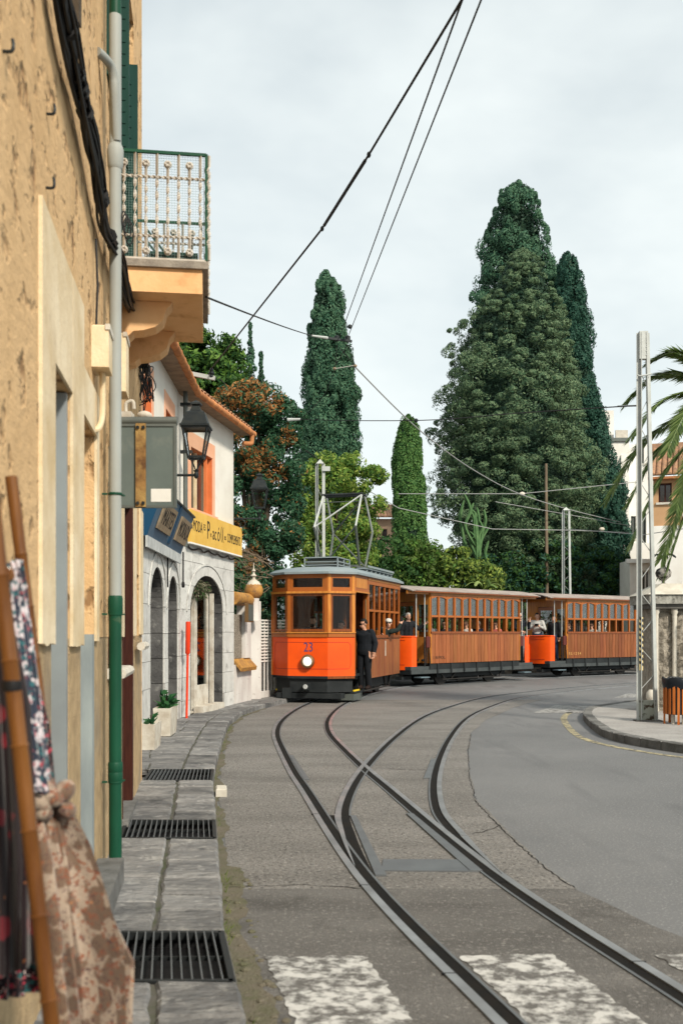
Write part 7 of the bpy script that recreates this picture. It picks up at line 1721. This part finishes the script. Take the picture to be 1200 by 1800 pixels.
# ------------------------------------------------------------------ vegetation
def leaf_mesh(name, pos, ax, nr, Ls, Ws, mat, parent, mats=None, mi=None):
    n = len(pos)
    ax = ax/np.maximum(np.linalg.norm(ax,axis=1,keepdims=True),1e-9); sd_ = np.cross(ax,nr); sd_ /= np.maximum(np.linalg.norm(sd_,axis=1,keepdims=True),1e-9)
    a = pos-ax*(Ls*.5)[:,None]; c = pos+ax*(Ls*.5)[:,None]; b = pos+sd_*(Ws*.5)[:,None]-ax*(Ls*.08)[:,None]; d = pos-sd_*(Ws*.5)[:,None]-ax*(Ls*.08)[:,None]
    v = np.stack([a,b,c,d],axis=1).reshape(-1,3).astype(np.float32)
    me = bpy.data.meshes.new(name); me.vertices.add(4*n); me.vertices.foreach_set('co', v.ravel())
    me.loops.add(4*n); me.loops.foreach_set('vertex_index', np.arange(4*n,dtype=np.int32)); me.polygons.add(n); me.polygons.foreach_set('loop_start', np.arange(0,4*n,4,dtype=np.int32))
    for m_ in (mats or [mat]): me.materials.append(m_)
    if mi is not None: me.polygons.foreach_set('material_index', mi.astype(np.int32))
    me.update(calc_edges=True); o = bpy.data.objects.new(name, me); COL.objects.link(o); o.parent = parent; return o
def unit(n):
    d = rng.normal(size=(n,3)); return d/np.linalg.norm(d,axis=1,keepdims=True)
def clump_leaves(cen, rad, outw, per, L0, upw=.5, jit=.7, shell=.6):
    """cen (N,3) clump centres, rad (N,3) radii, outw (N,3) outward directions; per leaves each"""
    N = len(cen); idx = np.repeat(np.arange(N),per); d = unit(len(idx)); flip = (d*outw[idx]).sum(1) < -.35; d[flip] *= -1
    rr = shell+(1-shell)*rng.random(len(idx))**.5; pos = cen[idx]+d*rad[idx]*rr[:,None]
    g = rng.normal(size=d.shape)*.6+np.array([0,0,upw]); ax = g-d*((g*d).sum(1)*.85)[:,None]+d*.12; nr = d+rng.normal(size=d.shape)*jit
    Ls = L0*rng.uniform(.7,1.4,len(idx)); return pos, ax, nr, Ls
def tree_outline(name, label, Z, tab, mat, ncl, per, csize, L0, wr=.5, cat='tree', core=None, vert=1.4, zbase=None, inner=.86, upw=.7, twigs=0, jit=.7, group=None, fz=1.0, trunk_r=.3, rag=.12):
    """crown of revolution measured from its outline: tab = (y, xl, xr) in photo pixels at depth Z"""
    hs = np.array([P(0,y,Z).z for y,_,_ in tab]); cx = np.array([P((a+b)/2,0,Z).x for _,a,b in tab]); rr = np.array([(b-a)/2/FP*Z for _,a,b in tab])
    o_ = np.argsort(hs); hs, cx, rr = hs[o_], cx[o_], rr[o_]
    base = (float(cx[0]),Z,0); t = thing(name, label, cat, base, 0, group)
    hh = np.linspace(hs[0],hs[-1],200); wgt = np.interp(hh,hs,rr)**.8+.35; cdf = np.cumsum(wgt)/wgt.sum()
    h = np.interp(rng.random(ncl),cdf,hh); th = rng.uniform(0,2*np.pi,ncl); R_ = np.interp(h,hs,rr)*(1+rag*(np.sin(2*th+h*.9+Z)+.8*np.sin(3*th-h*1.7+1.3)+.7*np.sin(5*th+h*2.6))*.5); C_ = np.interp(h,hs,cx)
    cs = csize*rng.uniform(.32,1.0,ncl)**1.0*1.55*(.55+.45*rng.random(ncl))*np.clip(R_/np.median(rr),.55,1.1); rad_pos = np.maximum(R_-cs*.75,0)*np.where(rng.random(ncl)<.10,rng.uniform(1.03,1.10,ncl),rng.uniform(inner,1.06,ncl))
    cen = np.stack([C_+np.cos(th)*rad_pos-base[0], np.sin(th)*rad_pos*fz, h-cs*.3],axis=1); outw = np.stack([np.cos(th),np.sin(th),np.full(ncl,.35)],axis=1); outw /= np.linalg.norm(outw,axis=1,keepdims=True)
    k_ = max(6,ncl//30); ta = np.linspace(.0,1.,k_); hz = hs[-1]-ta*(hs[-1]-hs[-2])*1.2; ra_ = np.interp(hz,hs,rr)*.35; tha = rng.uniform(0,6.28,k_)
    cen = np.concatenate([cen,np.stack([np.interp(hz,hs,cx)-base[0]+np.cos(tha)*ra_,np.sin(tha)*ra_,hz-.15],axis=1)]); outw = np.concatenate([outw,np.tile([[0.,-.2,1.]],(k_,1))]); cs = np.concatenate([cs,np.full(k_,csize*.45)])
    rad = np.stack([cs,cs,cs*vert],axis=1); pos, ax, nr, Ls = clump_leaves(cen,rad,outw,per,L0,upw,jit)
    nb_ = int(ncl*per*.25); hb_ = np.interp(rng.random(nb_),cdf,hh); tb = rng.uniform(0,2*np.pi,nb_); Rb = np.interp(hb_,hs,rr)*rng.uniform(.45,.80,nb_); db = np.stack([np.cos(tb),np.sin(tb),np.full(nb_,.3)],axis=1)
    pb_ = np.stack([np.interp(hb_,hs,cx)-base[0]+np.cos(tb)*Rb,np.sin(tb)*Rb*fz,hb_],axis=1); gb = rng.normal(size=db.shape)*.7+np.array([0,0,upw]); Lb = L0*rng.uniform(.9,1.7,nb_); leaf_mesh('shaded_old_foliage', pb_, gb-db*((gb*db).sum(1)*.6)[:,None], db+rng.normal(size=db.shape)*.7, Lb, Lb*wr, M['shaded_old_leaf'], t)
    ok = pos[:,2] > .1; leaf_mesh('crown', pos[ok], ax[ok], nr[ok], Ls[ok], Ls[ok]*wr, mat, t)
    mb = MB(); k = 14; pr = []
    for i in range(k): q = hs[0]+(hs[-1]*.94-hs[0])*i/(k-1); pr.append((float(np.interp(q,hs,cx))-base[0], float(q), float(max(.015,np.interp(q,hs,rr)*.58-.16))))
    mb.tube([(x,0,z) for x,z,_ in pr],[r for *_,r in pr],14); mb.build('shaded_foliage_core', core or M['core'], t, True)
    mb = MB(); mb.tube([(0,0,0),(0,0,hs[0]+1.0),(float(cx[len(cx)//2])-base[0],0,float(hs[len(hs)//2]))],[trunk_r,trunk_r*.8,trunk_r*.4],10); mb.build('trunk', M['bark'], t, True)
    return t
M['shaded_old_leaf'] = LEAF('shaded_inner_leaf', (.010,.032,.022), (.035,.070,.042), trans=.05)  # older inner leaves, darkened so the crown hollows carry painted shade
M['core'] = MAT('shaded_foliage_core', (.012,.030,.018), .95, col2=(.02,.045,.025), scale=3)  # solid crown core; its dark green stands in for shadow between clumps
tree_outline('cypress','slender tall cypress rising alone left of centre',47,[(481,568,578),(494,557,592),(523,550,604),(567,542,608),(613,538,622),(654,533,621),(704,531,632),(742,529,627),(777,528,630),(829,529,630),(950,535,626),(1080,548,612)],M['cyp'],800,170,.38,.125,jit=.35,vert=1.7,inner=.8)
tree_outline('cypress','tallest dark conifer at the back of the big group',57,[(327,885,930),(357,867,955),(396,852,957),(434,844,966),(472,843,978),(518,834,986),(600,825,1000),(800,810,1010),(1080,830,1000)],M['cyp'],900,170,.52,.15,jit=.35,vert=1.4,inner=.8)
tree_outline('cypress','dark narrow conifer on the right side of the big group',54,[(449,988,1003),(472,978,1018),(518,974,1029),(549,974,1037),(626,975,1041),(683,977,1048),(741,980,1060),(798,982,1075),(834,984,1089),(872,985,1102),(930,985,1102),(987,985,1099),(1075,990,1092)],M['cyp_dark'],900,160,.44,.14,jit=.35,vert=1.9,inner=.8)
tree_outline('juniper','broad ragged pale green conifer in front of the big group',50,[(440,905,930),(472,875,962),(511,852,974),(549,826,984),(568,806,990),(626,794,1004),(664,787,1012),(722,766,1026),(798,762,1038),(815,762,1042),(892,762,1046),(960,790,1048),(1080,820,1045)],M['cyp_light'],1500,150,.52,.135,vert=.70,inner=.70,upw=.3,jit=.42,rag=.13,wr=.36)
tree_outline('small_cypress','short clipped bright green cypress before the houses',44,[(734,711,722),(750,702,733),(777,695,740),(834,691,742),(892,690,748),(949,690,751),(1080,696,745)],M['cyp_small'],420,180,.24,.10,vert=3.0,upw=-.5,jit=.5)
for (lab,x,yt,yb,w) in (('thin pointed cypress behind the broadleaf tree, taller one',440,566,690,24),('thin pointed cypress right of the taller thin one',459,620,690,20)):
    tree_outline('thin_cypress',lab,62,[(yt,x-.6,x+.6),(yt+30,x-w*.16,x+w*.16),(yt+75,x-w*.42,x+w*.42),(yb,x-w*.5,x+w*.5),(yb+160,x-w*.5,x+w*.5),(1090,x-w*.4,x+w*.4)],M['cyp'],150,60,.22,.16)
def blobs_tree(name, label, base, blobs, mat, per, csize, L0, wr=.5, cat='tree', mats=None, mi_fn=None, trunk=True, upw=.0, jit=1.0, trunk_r=.14, dens=26, group=None, shell=.3):
    t = thing(name, label, cat, base, 0, group); cs_l, rad_l, out_l = [], [], []; B = np.array(base)
    for (c,r) in blobs:
        c = np.array(c)-B; r = np.array(r if hasattr(r,'__len__') else (r,r,r)); vol = r[0]*r[1]*r[2]; n = max(6,int(dens*(vol**(2/3))/csize**2*.25))
        d = unit(n); q = rng.uniform(.55,1.0,n)**.6; cs_l.append(c+d*r*q[:,None]); out_l.append(d); rad_l.append(np.repeat((csize*rng.uniform(.6,1.4,n))[:,None],3,1)*np.array([1,1,.75]))
    cen = np.concatenate(cs_l); rad = np.concatenate(rad_l); outw = np.concatenate(out_l)
    pos, ax, nr, Ls = clump_leaves(cen,rad,outw,per,L0,upw,jit,shell); ok = pos[:,2]+B[2] > .05; pos, ax, nr, Ls = pos[ok], ax[ok], nr[ok], Ls[ok]
    leaf_mesh('crown', pos, ax, nr, Ls, Ls*wr, mat, t, mats, mi_fn(pos+B) if mi_fn else None)
    if trunk:
        mb = MB(); top = np.mean([b[0] for b in blobs],axis=0)-B; mb.tube([(0,0,0),(float(top[0])*.3,0,float(top[2])*.5),(float(top[0]),float(top[1]),float(top[2]))],[trunk_r,trunk_r*.8,trunk_r*.3],9)
        for (c,r) in blobs[:6]: c = np.array(c)-B; mb.tube([(float(top[0])*.3,0,float(top[2])*.5),(float(c[0]*.6+top[0]*.1),float(c[1]*.6),float(c[2]*.75)),tuple(float(x) for x in c)],[trunk_r*.5,trunk_r*.3,.02],7)
        mb.build('trunk', M['bark'], t, True)
    return t
def pb(x,y,Z,rpx,ry=None,dy=0): r = rpx/FP*Z; return (tuple(P(x,y,Z+dy)), (r, r*.9, (ry or rpx)/FP*Z))
blobs_tree('broadleaf_tree','glossy green broadleaf tree rising behind the arched house roof',(P(350,0,33).x,33,0),[pb(345,625,33,38),pb(385,640,33,36,30),pb(330,590,33,28,22),pb(400,610,33,20,18),pb(360,690,33,50,40),pb(300,650,33,45),pb(400,660,33,28,30)],M['leaf_dark'],150,.42,.19,.45,mats=[M['leaf_dark'],M['leaf_mid']],mi_fn=lambda p:(rng.random(len(p))<.45),jit=.8)
def rusty(p):
    pr = np.full(len(p),.03)
    for x,y,r in ((400,705,50),(440,700,44),(380,740,32),(452,808,36),(420,765,24),(486,835,22),(440,985,34),(415,930,24),(480,715,24),(505,775,18)):
        c = P(x,y,29); d = np.hypot(p[:,0]-c.x,p[:,2]-c.z)/(r/FP*29); pr = np.maximum(pr, np.clip(1.15-d,0,.62)*np.where(p[:,1]<29.25,1,.3))
    return rng.random(len(p)) < pr
ZP_ = 29
blobs_tree('photinia_tree','dark green tree with rusty orange new leaves beside the arched house',(P(450,0,ZP_).x,ZP_,0),[pb(405,715,ZP_,42,30),pb(455,715,ZP_,44,38),pb(490,745,ZP_,38,44),pb(440,780,ZP_,48,40),pb(480,830,ZP_,46,50),pb(435,870,ZP_,50,50),pb(480,930,ZP_,44,50),pb(430,960,ZP_,40,60),pb(500,790,ZP_,26,40),pb(390,760,ZP_,30,30),pb(450,1030,ZP_,60,60),pb(505,900,ZP_,22,40)],M['leaf_teal'],230,.36,.115,.42,mats=[M['leaf_teal'],M['leaf_rust']],mi_fn=rusty,jit=.9,trunk_r=.2)
ZL = 35
blobs_tree('light_green_tree','light green leafy tree behind the tram pantograph',(P(600,0,ZL).x,ZL,0),[pb(545,880,ZL,36,40),pb(600,850,ZL,42,38),pb(570,830,ZL,28,22),pb(625,820,ZL,18,22),pb(600,920,ZL,56,46),pb(545,945,ZL,40,45),pb(640,890,ZL,22,30),pb(655,840,ZL,16,10),pb(520,905,ZL,20,40),pb(625,965,ZL,36,30),pb(580,1000,ZL,70,50)],M['leaf_lime'],170,.40,.14,.45,mats=[M['leaf_lime'],M['leaf_mid'],M['leaf_dark']],mi_fn=lambda p: np.where(rng.random(len(p))<.45,0,np.where(rng.random(len(p))<.8,1,2)),jit=1.0,shell=.2,dens=20)
ZS_ = 41
sh = [('shrub','dark rounded shrub behind the motor car roof',[pb(675,985,ZS_,42,40),pb(640,1010,ZS_,40,44),pb(700,1030,ZS_,50,50)],'leaf_dark',None),
      ('shrub','olive green bush left of the cactus',[pb(735,985,ZS_,40,36),pb(760,1005,ZS_,46,40),pb(720,1030,ZS_,50,40)],'leaf_shrub','leaf_mid'),
      ('shrub','yellowish bush below the cactus',[pb(792,990,ZS_,34,34),pb(815,1015,ZS_,40,34),pb(840,1020,ZS_,34,30)],'leaf_shrub','leaf_lime'),
      ('shrub','dark undergrowth mass below the tall conifers',[pb(900,1020,47,60,50),pb(960,1010,47,60,60),pb(1030,1010,47,60,55),pb(1080,1030,48,30,50),pb(860,1040,47,50,40)],'leaf_dark','cyp_dark')]
for nm,lab,bl,m1,m2 in sh:
    b0 = bl[0][0]; blobs_tree(nm,lab,(b0[0],b0[1],0),bl,M[m1],80,.42,.18,.45,'shrub',mats=[M[m1],M[m2 or m1]],mi_fn=lambda p:(rng.random(len(p))<.4),trunk_r=.06,group='shrubs behind the tram')
# hedge closing the view behind the tram
hb = []
for p in offset_path(sub(pathA, 29, 46), -4.2)[::6]: hb.append(((p.x,p.y,1.3),(1.1,1.0,1.5)))
blobs_tree('hedge','long dark hedge along the wall behind the tram',(hb[0][0][0],hb[0][0][1],0),hb,M['leaf_dark'],60,.45,.17,.45,'hedge',mats=[M['leaf_dark'],M['leaf_shrub']],mi_fn=lambda p:(rng.random(len(p))<.3),trunk_r=.05,dens=20)
lb = [((-3.2-.5*k+.2*math.sin(k*3),24.5+.8*k,1.6+.3*math.sin(k*2)),(1.3,1.1,1.9)) for k in range(6)]+[((-1.4,30.5,1.5),(1.6,1,1.8)),((-.4,32.2,1.6),(1.6,1,1.9)),((.6,33.6,1.6),(1.5,1,1.9))]
blobs_tree('hedge','dark shrubbery behind the white lattice fence',(-3.2,24.5,0),lb,M['leaf_teal'],70,.42,.16,.42,'hedge',mats=[M['leaf_teal'],M['leaf_dark']],mi_fn=lambda p:(rng.random(len(p))<.4),trunk_r=.05,dens=20)
# bare twigs by the yellow sign
tw = MB(); rr = random.Random(3); o0 = P(470,1000,23.5)
for k in range(26):
    a = o0+Vector((rr.uniform(-.25,.15),rr.uniform(-.2,.2),rr.uniform(-.5,.35))); b = a+Vector((rr.uniform(-.9,-.2),rr.uniform(-.2,.2),rr.uniform(-.15,.45))); m = a.lerp(b,.5)+Vector((0,0,rr.uniform(-.15,.12)))
    tw.tube(smooth_path([a,m,b],4),[.010]*4+[.007]*4+[.003],5)
    for _ in range(3): q = a.lerp(b,rr.uniform(.4,.95)); tw.tube([q,q+Vector((rr.uniform(-.25,.05),rr.uniform(-.1,.1),rr.uniform(-.05,.25)))],[.005,.002],4)
tag(tw.build('bare_branches', M['pale_bark'], None, True),'pale bare twigs hanging beside the yellow shop sign','branches')
# cactus (tall candelabra)
ct = thing('candelabra_cactus','tall many armed green cactus before the conifers','cactus',(P(838,0,43.5).x,43.5,0)); rr = random.Random(6)
def fluted(pts, r):
    pts = smooth_path(pts,5); mb = MB(); n = len(pts); vs_ = []
    for i,p in enumerate(pts):
        k = r*(1 if i < n-3 else (.9,.65,.2)[i-n+3])
        for j in range(10): an = 2*math.pi*j/10; q = k*(1.15 if j%2 else .72); vs_.append(p+Vector((math.cos(an)*q,math.sin(an)*q,0)))
    mb.add(vs_,[[i*10+j,i*10+(j+1)%10,(i+1)*10+(j+1)%10,(i+1)*10+j] for i in range(n-1) for j in range(10)]+[[(n-1)*10+j for j in range(10)]]); return mb
ct0 = Vector(ct.location); zc = lambda y: P(0,y,43.5).z; xc = lambda x: P(x,0,43.5).x-ct0.x
fluted([(0,0,0),(0,0,2),(.0,0,zc(960)),(-.1,0,zc(900))],.09).build('stem', M['cactus'], ct)
for (x0,y0_,x1,y1,x2,y2) in ((836,975,812,930,811,855),(836,960,822,915,822,845),(838,950,829,900,827,862),(838,955,836,905,833,870),(838,965,842,920,841,868),(838,960,852,925,857,872),(838,985,848,950,866,902),(836,990,818,965,806,900),(840,1000,852,985,850,930),(838,980,830,940,832,912),(836,1010,815,1000,812,945),(838,970,846,930,848,892)):
    dy = rr.uniform(-.5,.5); y2 = y2+22; wob_ = rr.uniform(-.14,.14); fluted([(xc(x0),0,zc(y0_)),(xc((x0+x1)/2),dy*.6,zc(y0_-8)),(xc(x1)+wob_,dy,zc(y1+10)),(xc(x1)-wob_*.6,dy,zc((y1+y2)/2+6)),(xc(x2)+wob_*1.6,dy*1.2,zc(y2))],rr.uniform(.05,.068)).build('arm', M['cactus'], ct)
ag = thing('agave','small agave with broad pale leaves above the trailer roof','agave',(P(850,0,40).x,40,0)); 
mb = MB(); mb.tube([(0,0,0),(0,0,P(0,1040,40).z)],.12,8); mb.build('stem', M['bark'], ag)
for k in range(9):
    an = k*.7; mb = MB(); dx, dy = math.cos(an), math.sin(an)*.6; z = P(0,1042,40).z; L_ = .5+.25*rr.random()
    pts = [(0,0,z),(dx*.3*L_,dy*.3*L_,z+.45*L_),(dx*.8*L_,dy*.8*L_,z+.6*L_),(dx*1.25*L_,dy*1.25*L_,z+.35*L_)]; mb.tube(smooth_path(pts,4),[.03]*4+[.075]*4+[.06]*4+[.01],6,True,.3); mb.build('leaf', M['palm'], ag, True)
# ---- palm: crown out of frame to the right, fronds reaching in
ZPm = 19.5; pc = P(1318,742,ZPm)
pl = thing('palm_tree','palm tree right of the picture with fronds reaching in','palm',(pc.x,ZPm,0))
mb = MB(); n = 26; mb.tube([(.0,0,pc.z*i/n) for i in range(n+1)],[.22*(1.08 if i%2 else .94) for i in range(n+1)],12); mb.build('trunk', M['bark'], pl, True)
def frond(tip, rise, dy, seed, L0=.60):
    rr = np.random.default_rng(seed); a = Vector((0,0,pc.z)); tp = P(*tip,ZPm)-Vector((pc.x,ZPm,0))+Vector((0,dy,0)); mid = a.lerp(tp,.48)+Vector((0,0,rise)); pts = smooth_path([a,a.lerp(mid,.5)+Vector((0,0,rise*.45)),mid,mid.lerp(tp,.55)+Vector((0,0,rise*.34)),tp],10)
    mb = MB(); m = len(pts); mb.tube(pts,[.028*(1-i/m)+.004 for i in range(m)],6); f = mb.build('frond', M['palm'], pl, True)
    P0, AX, NR, LS = [], [], [], []
    for i in range(4,m):
        t_ = (pts[min(i+1,m-1)]-pts[i-1]).normalized(); sd_ = t_.cross(Vector((0,0,1))).normalized(); up = sd_.cross(t_)
        for s in (-1,1):
            for q in range(7):
                ln = L0*(1-.55*(i/m)**2)*rr.uniform(.85,1.1)*(.5+.5*min(1,(i-3)/6)); ax = (sd_*s*.75+t_*.75+up*(.15)-Vector((0,0,.30))+Vector(tuple(rr.normal(size=3)*.07))).normalized()
                base = pts[i].lerp(pts[min(i+1,m-1)],q/7); c = base+ax*ln*.5; P0.append(c); AX.append(ax); NR.append(up+Vector(tuple(rr.normal(size=3)*.25))); LS.append(ln)
    LS = np.array(LS); o = leaf_mesh('leaflets',np.array(P0),np.array(AX),np.array(NR),LS,np.full(len(LS),.040),M['palm'],f); return f
for k,(tip,rise,dy) in enumerate((((1150,628),.55,.2),((1104,770),.75,-.3),((1112,955),.85,.1),((1128,872),.8,.9),((1145,985),.7,-.6),((1172,1040),.7,.4),((1100,860),.9,1.4),((1240,560),.4,.5),((1400,560),.4,.2),((1500,760),.7,.3),((1470,900),.7,-.4),((1360,1010),.6,-1.0),((1120,690),.75,.7),((1160,905),.8,-.9),((1140,810),.8,-1.1),((1185,1000),.75,.8))):
    frond(tip,rise,dy,40+k)
# ---- plants in the planters and hanging in the arch
def leafy(t_parent, c, n, L0, spread, mat, name='leaves', wr=.5, seed=1):
    d = unit(n); d[:,2] = np.abs(d[:,2]); pos = np.array(c)+d*np.array(spread)*rng.uniform(.2,1,n)[:,None]; return leaf_mesh(name,pos,d+rng.normal(size=d.shape)*.3,rng.normal(size=d.shape)+np.array([0,-.4,.6]),np.full(n,L0)*rng.uniform(.7,1.3,n),np.full(n,L0*wr),mat,t_parent)
pt = thing('potted_plant','broad leaved green plant growing in the taller white planter','plant',(-2.68,15.2,.5)); leafy(pt,(0,0,0),60,.15,(.16,.34,.26),M['leaf_mid2'] if 'leaf_mid2' in M else M.setdefault('leaf_mid2', LEAF('rubber_leaf',(.015,.07,.03),(.05,.14,.05),.3)))
mb = MB(); mb.tube([(0,0,-.1),(.02,.0,.22)],.012,6); mb.build('stem', M['bark'], pt)
pt = thing('potted_plant','small sparse plant in the lower white planter','plant',(-2.56,13.4,.42)); leafy(pt,(0,0,0),20,.12,(.11,.22,.16),M['leaf_mid2'])
mb = MB(); mb.tube([(0,0,-.1),(.0,.0,.12)],.01,6); mb.build('stem', M['bark'], pt)
hp = thing('hanging_plant','dry trailing plant hanging in the top of the wide arch','plant',hp_loc)
d = unit(700); pos = d*np.array([.26,.40,.22])*rng.uniform(.3,1,700)[:,None]; leaf_mesh('leaves',pos,d+np.array([0,0,-.6])+rng.normal(size=d.shape)*.4,rng.normal(size=d.shape),np.full(700,.085),np.full(700,.022),None,hp,[M['grass_dry'] if 'grass_dry' in M else M.setdefault('grass_dry', LEAF('dry_leaf',(.10,.10,.06),(.30,.28,.20))),M['leaf_dark']],(rng.random(700)<.35))
mb = MB(); mb.lathe([(.06,-.16),(.12,-.02),(.12,.0)],10); mb.build('basket', M['bark'], hp)
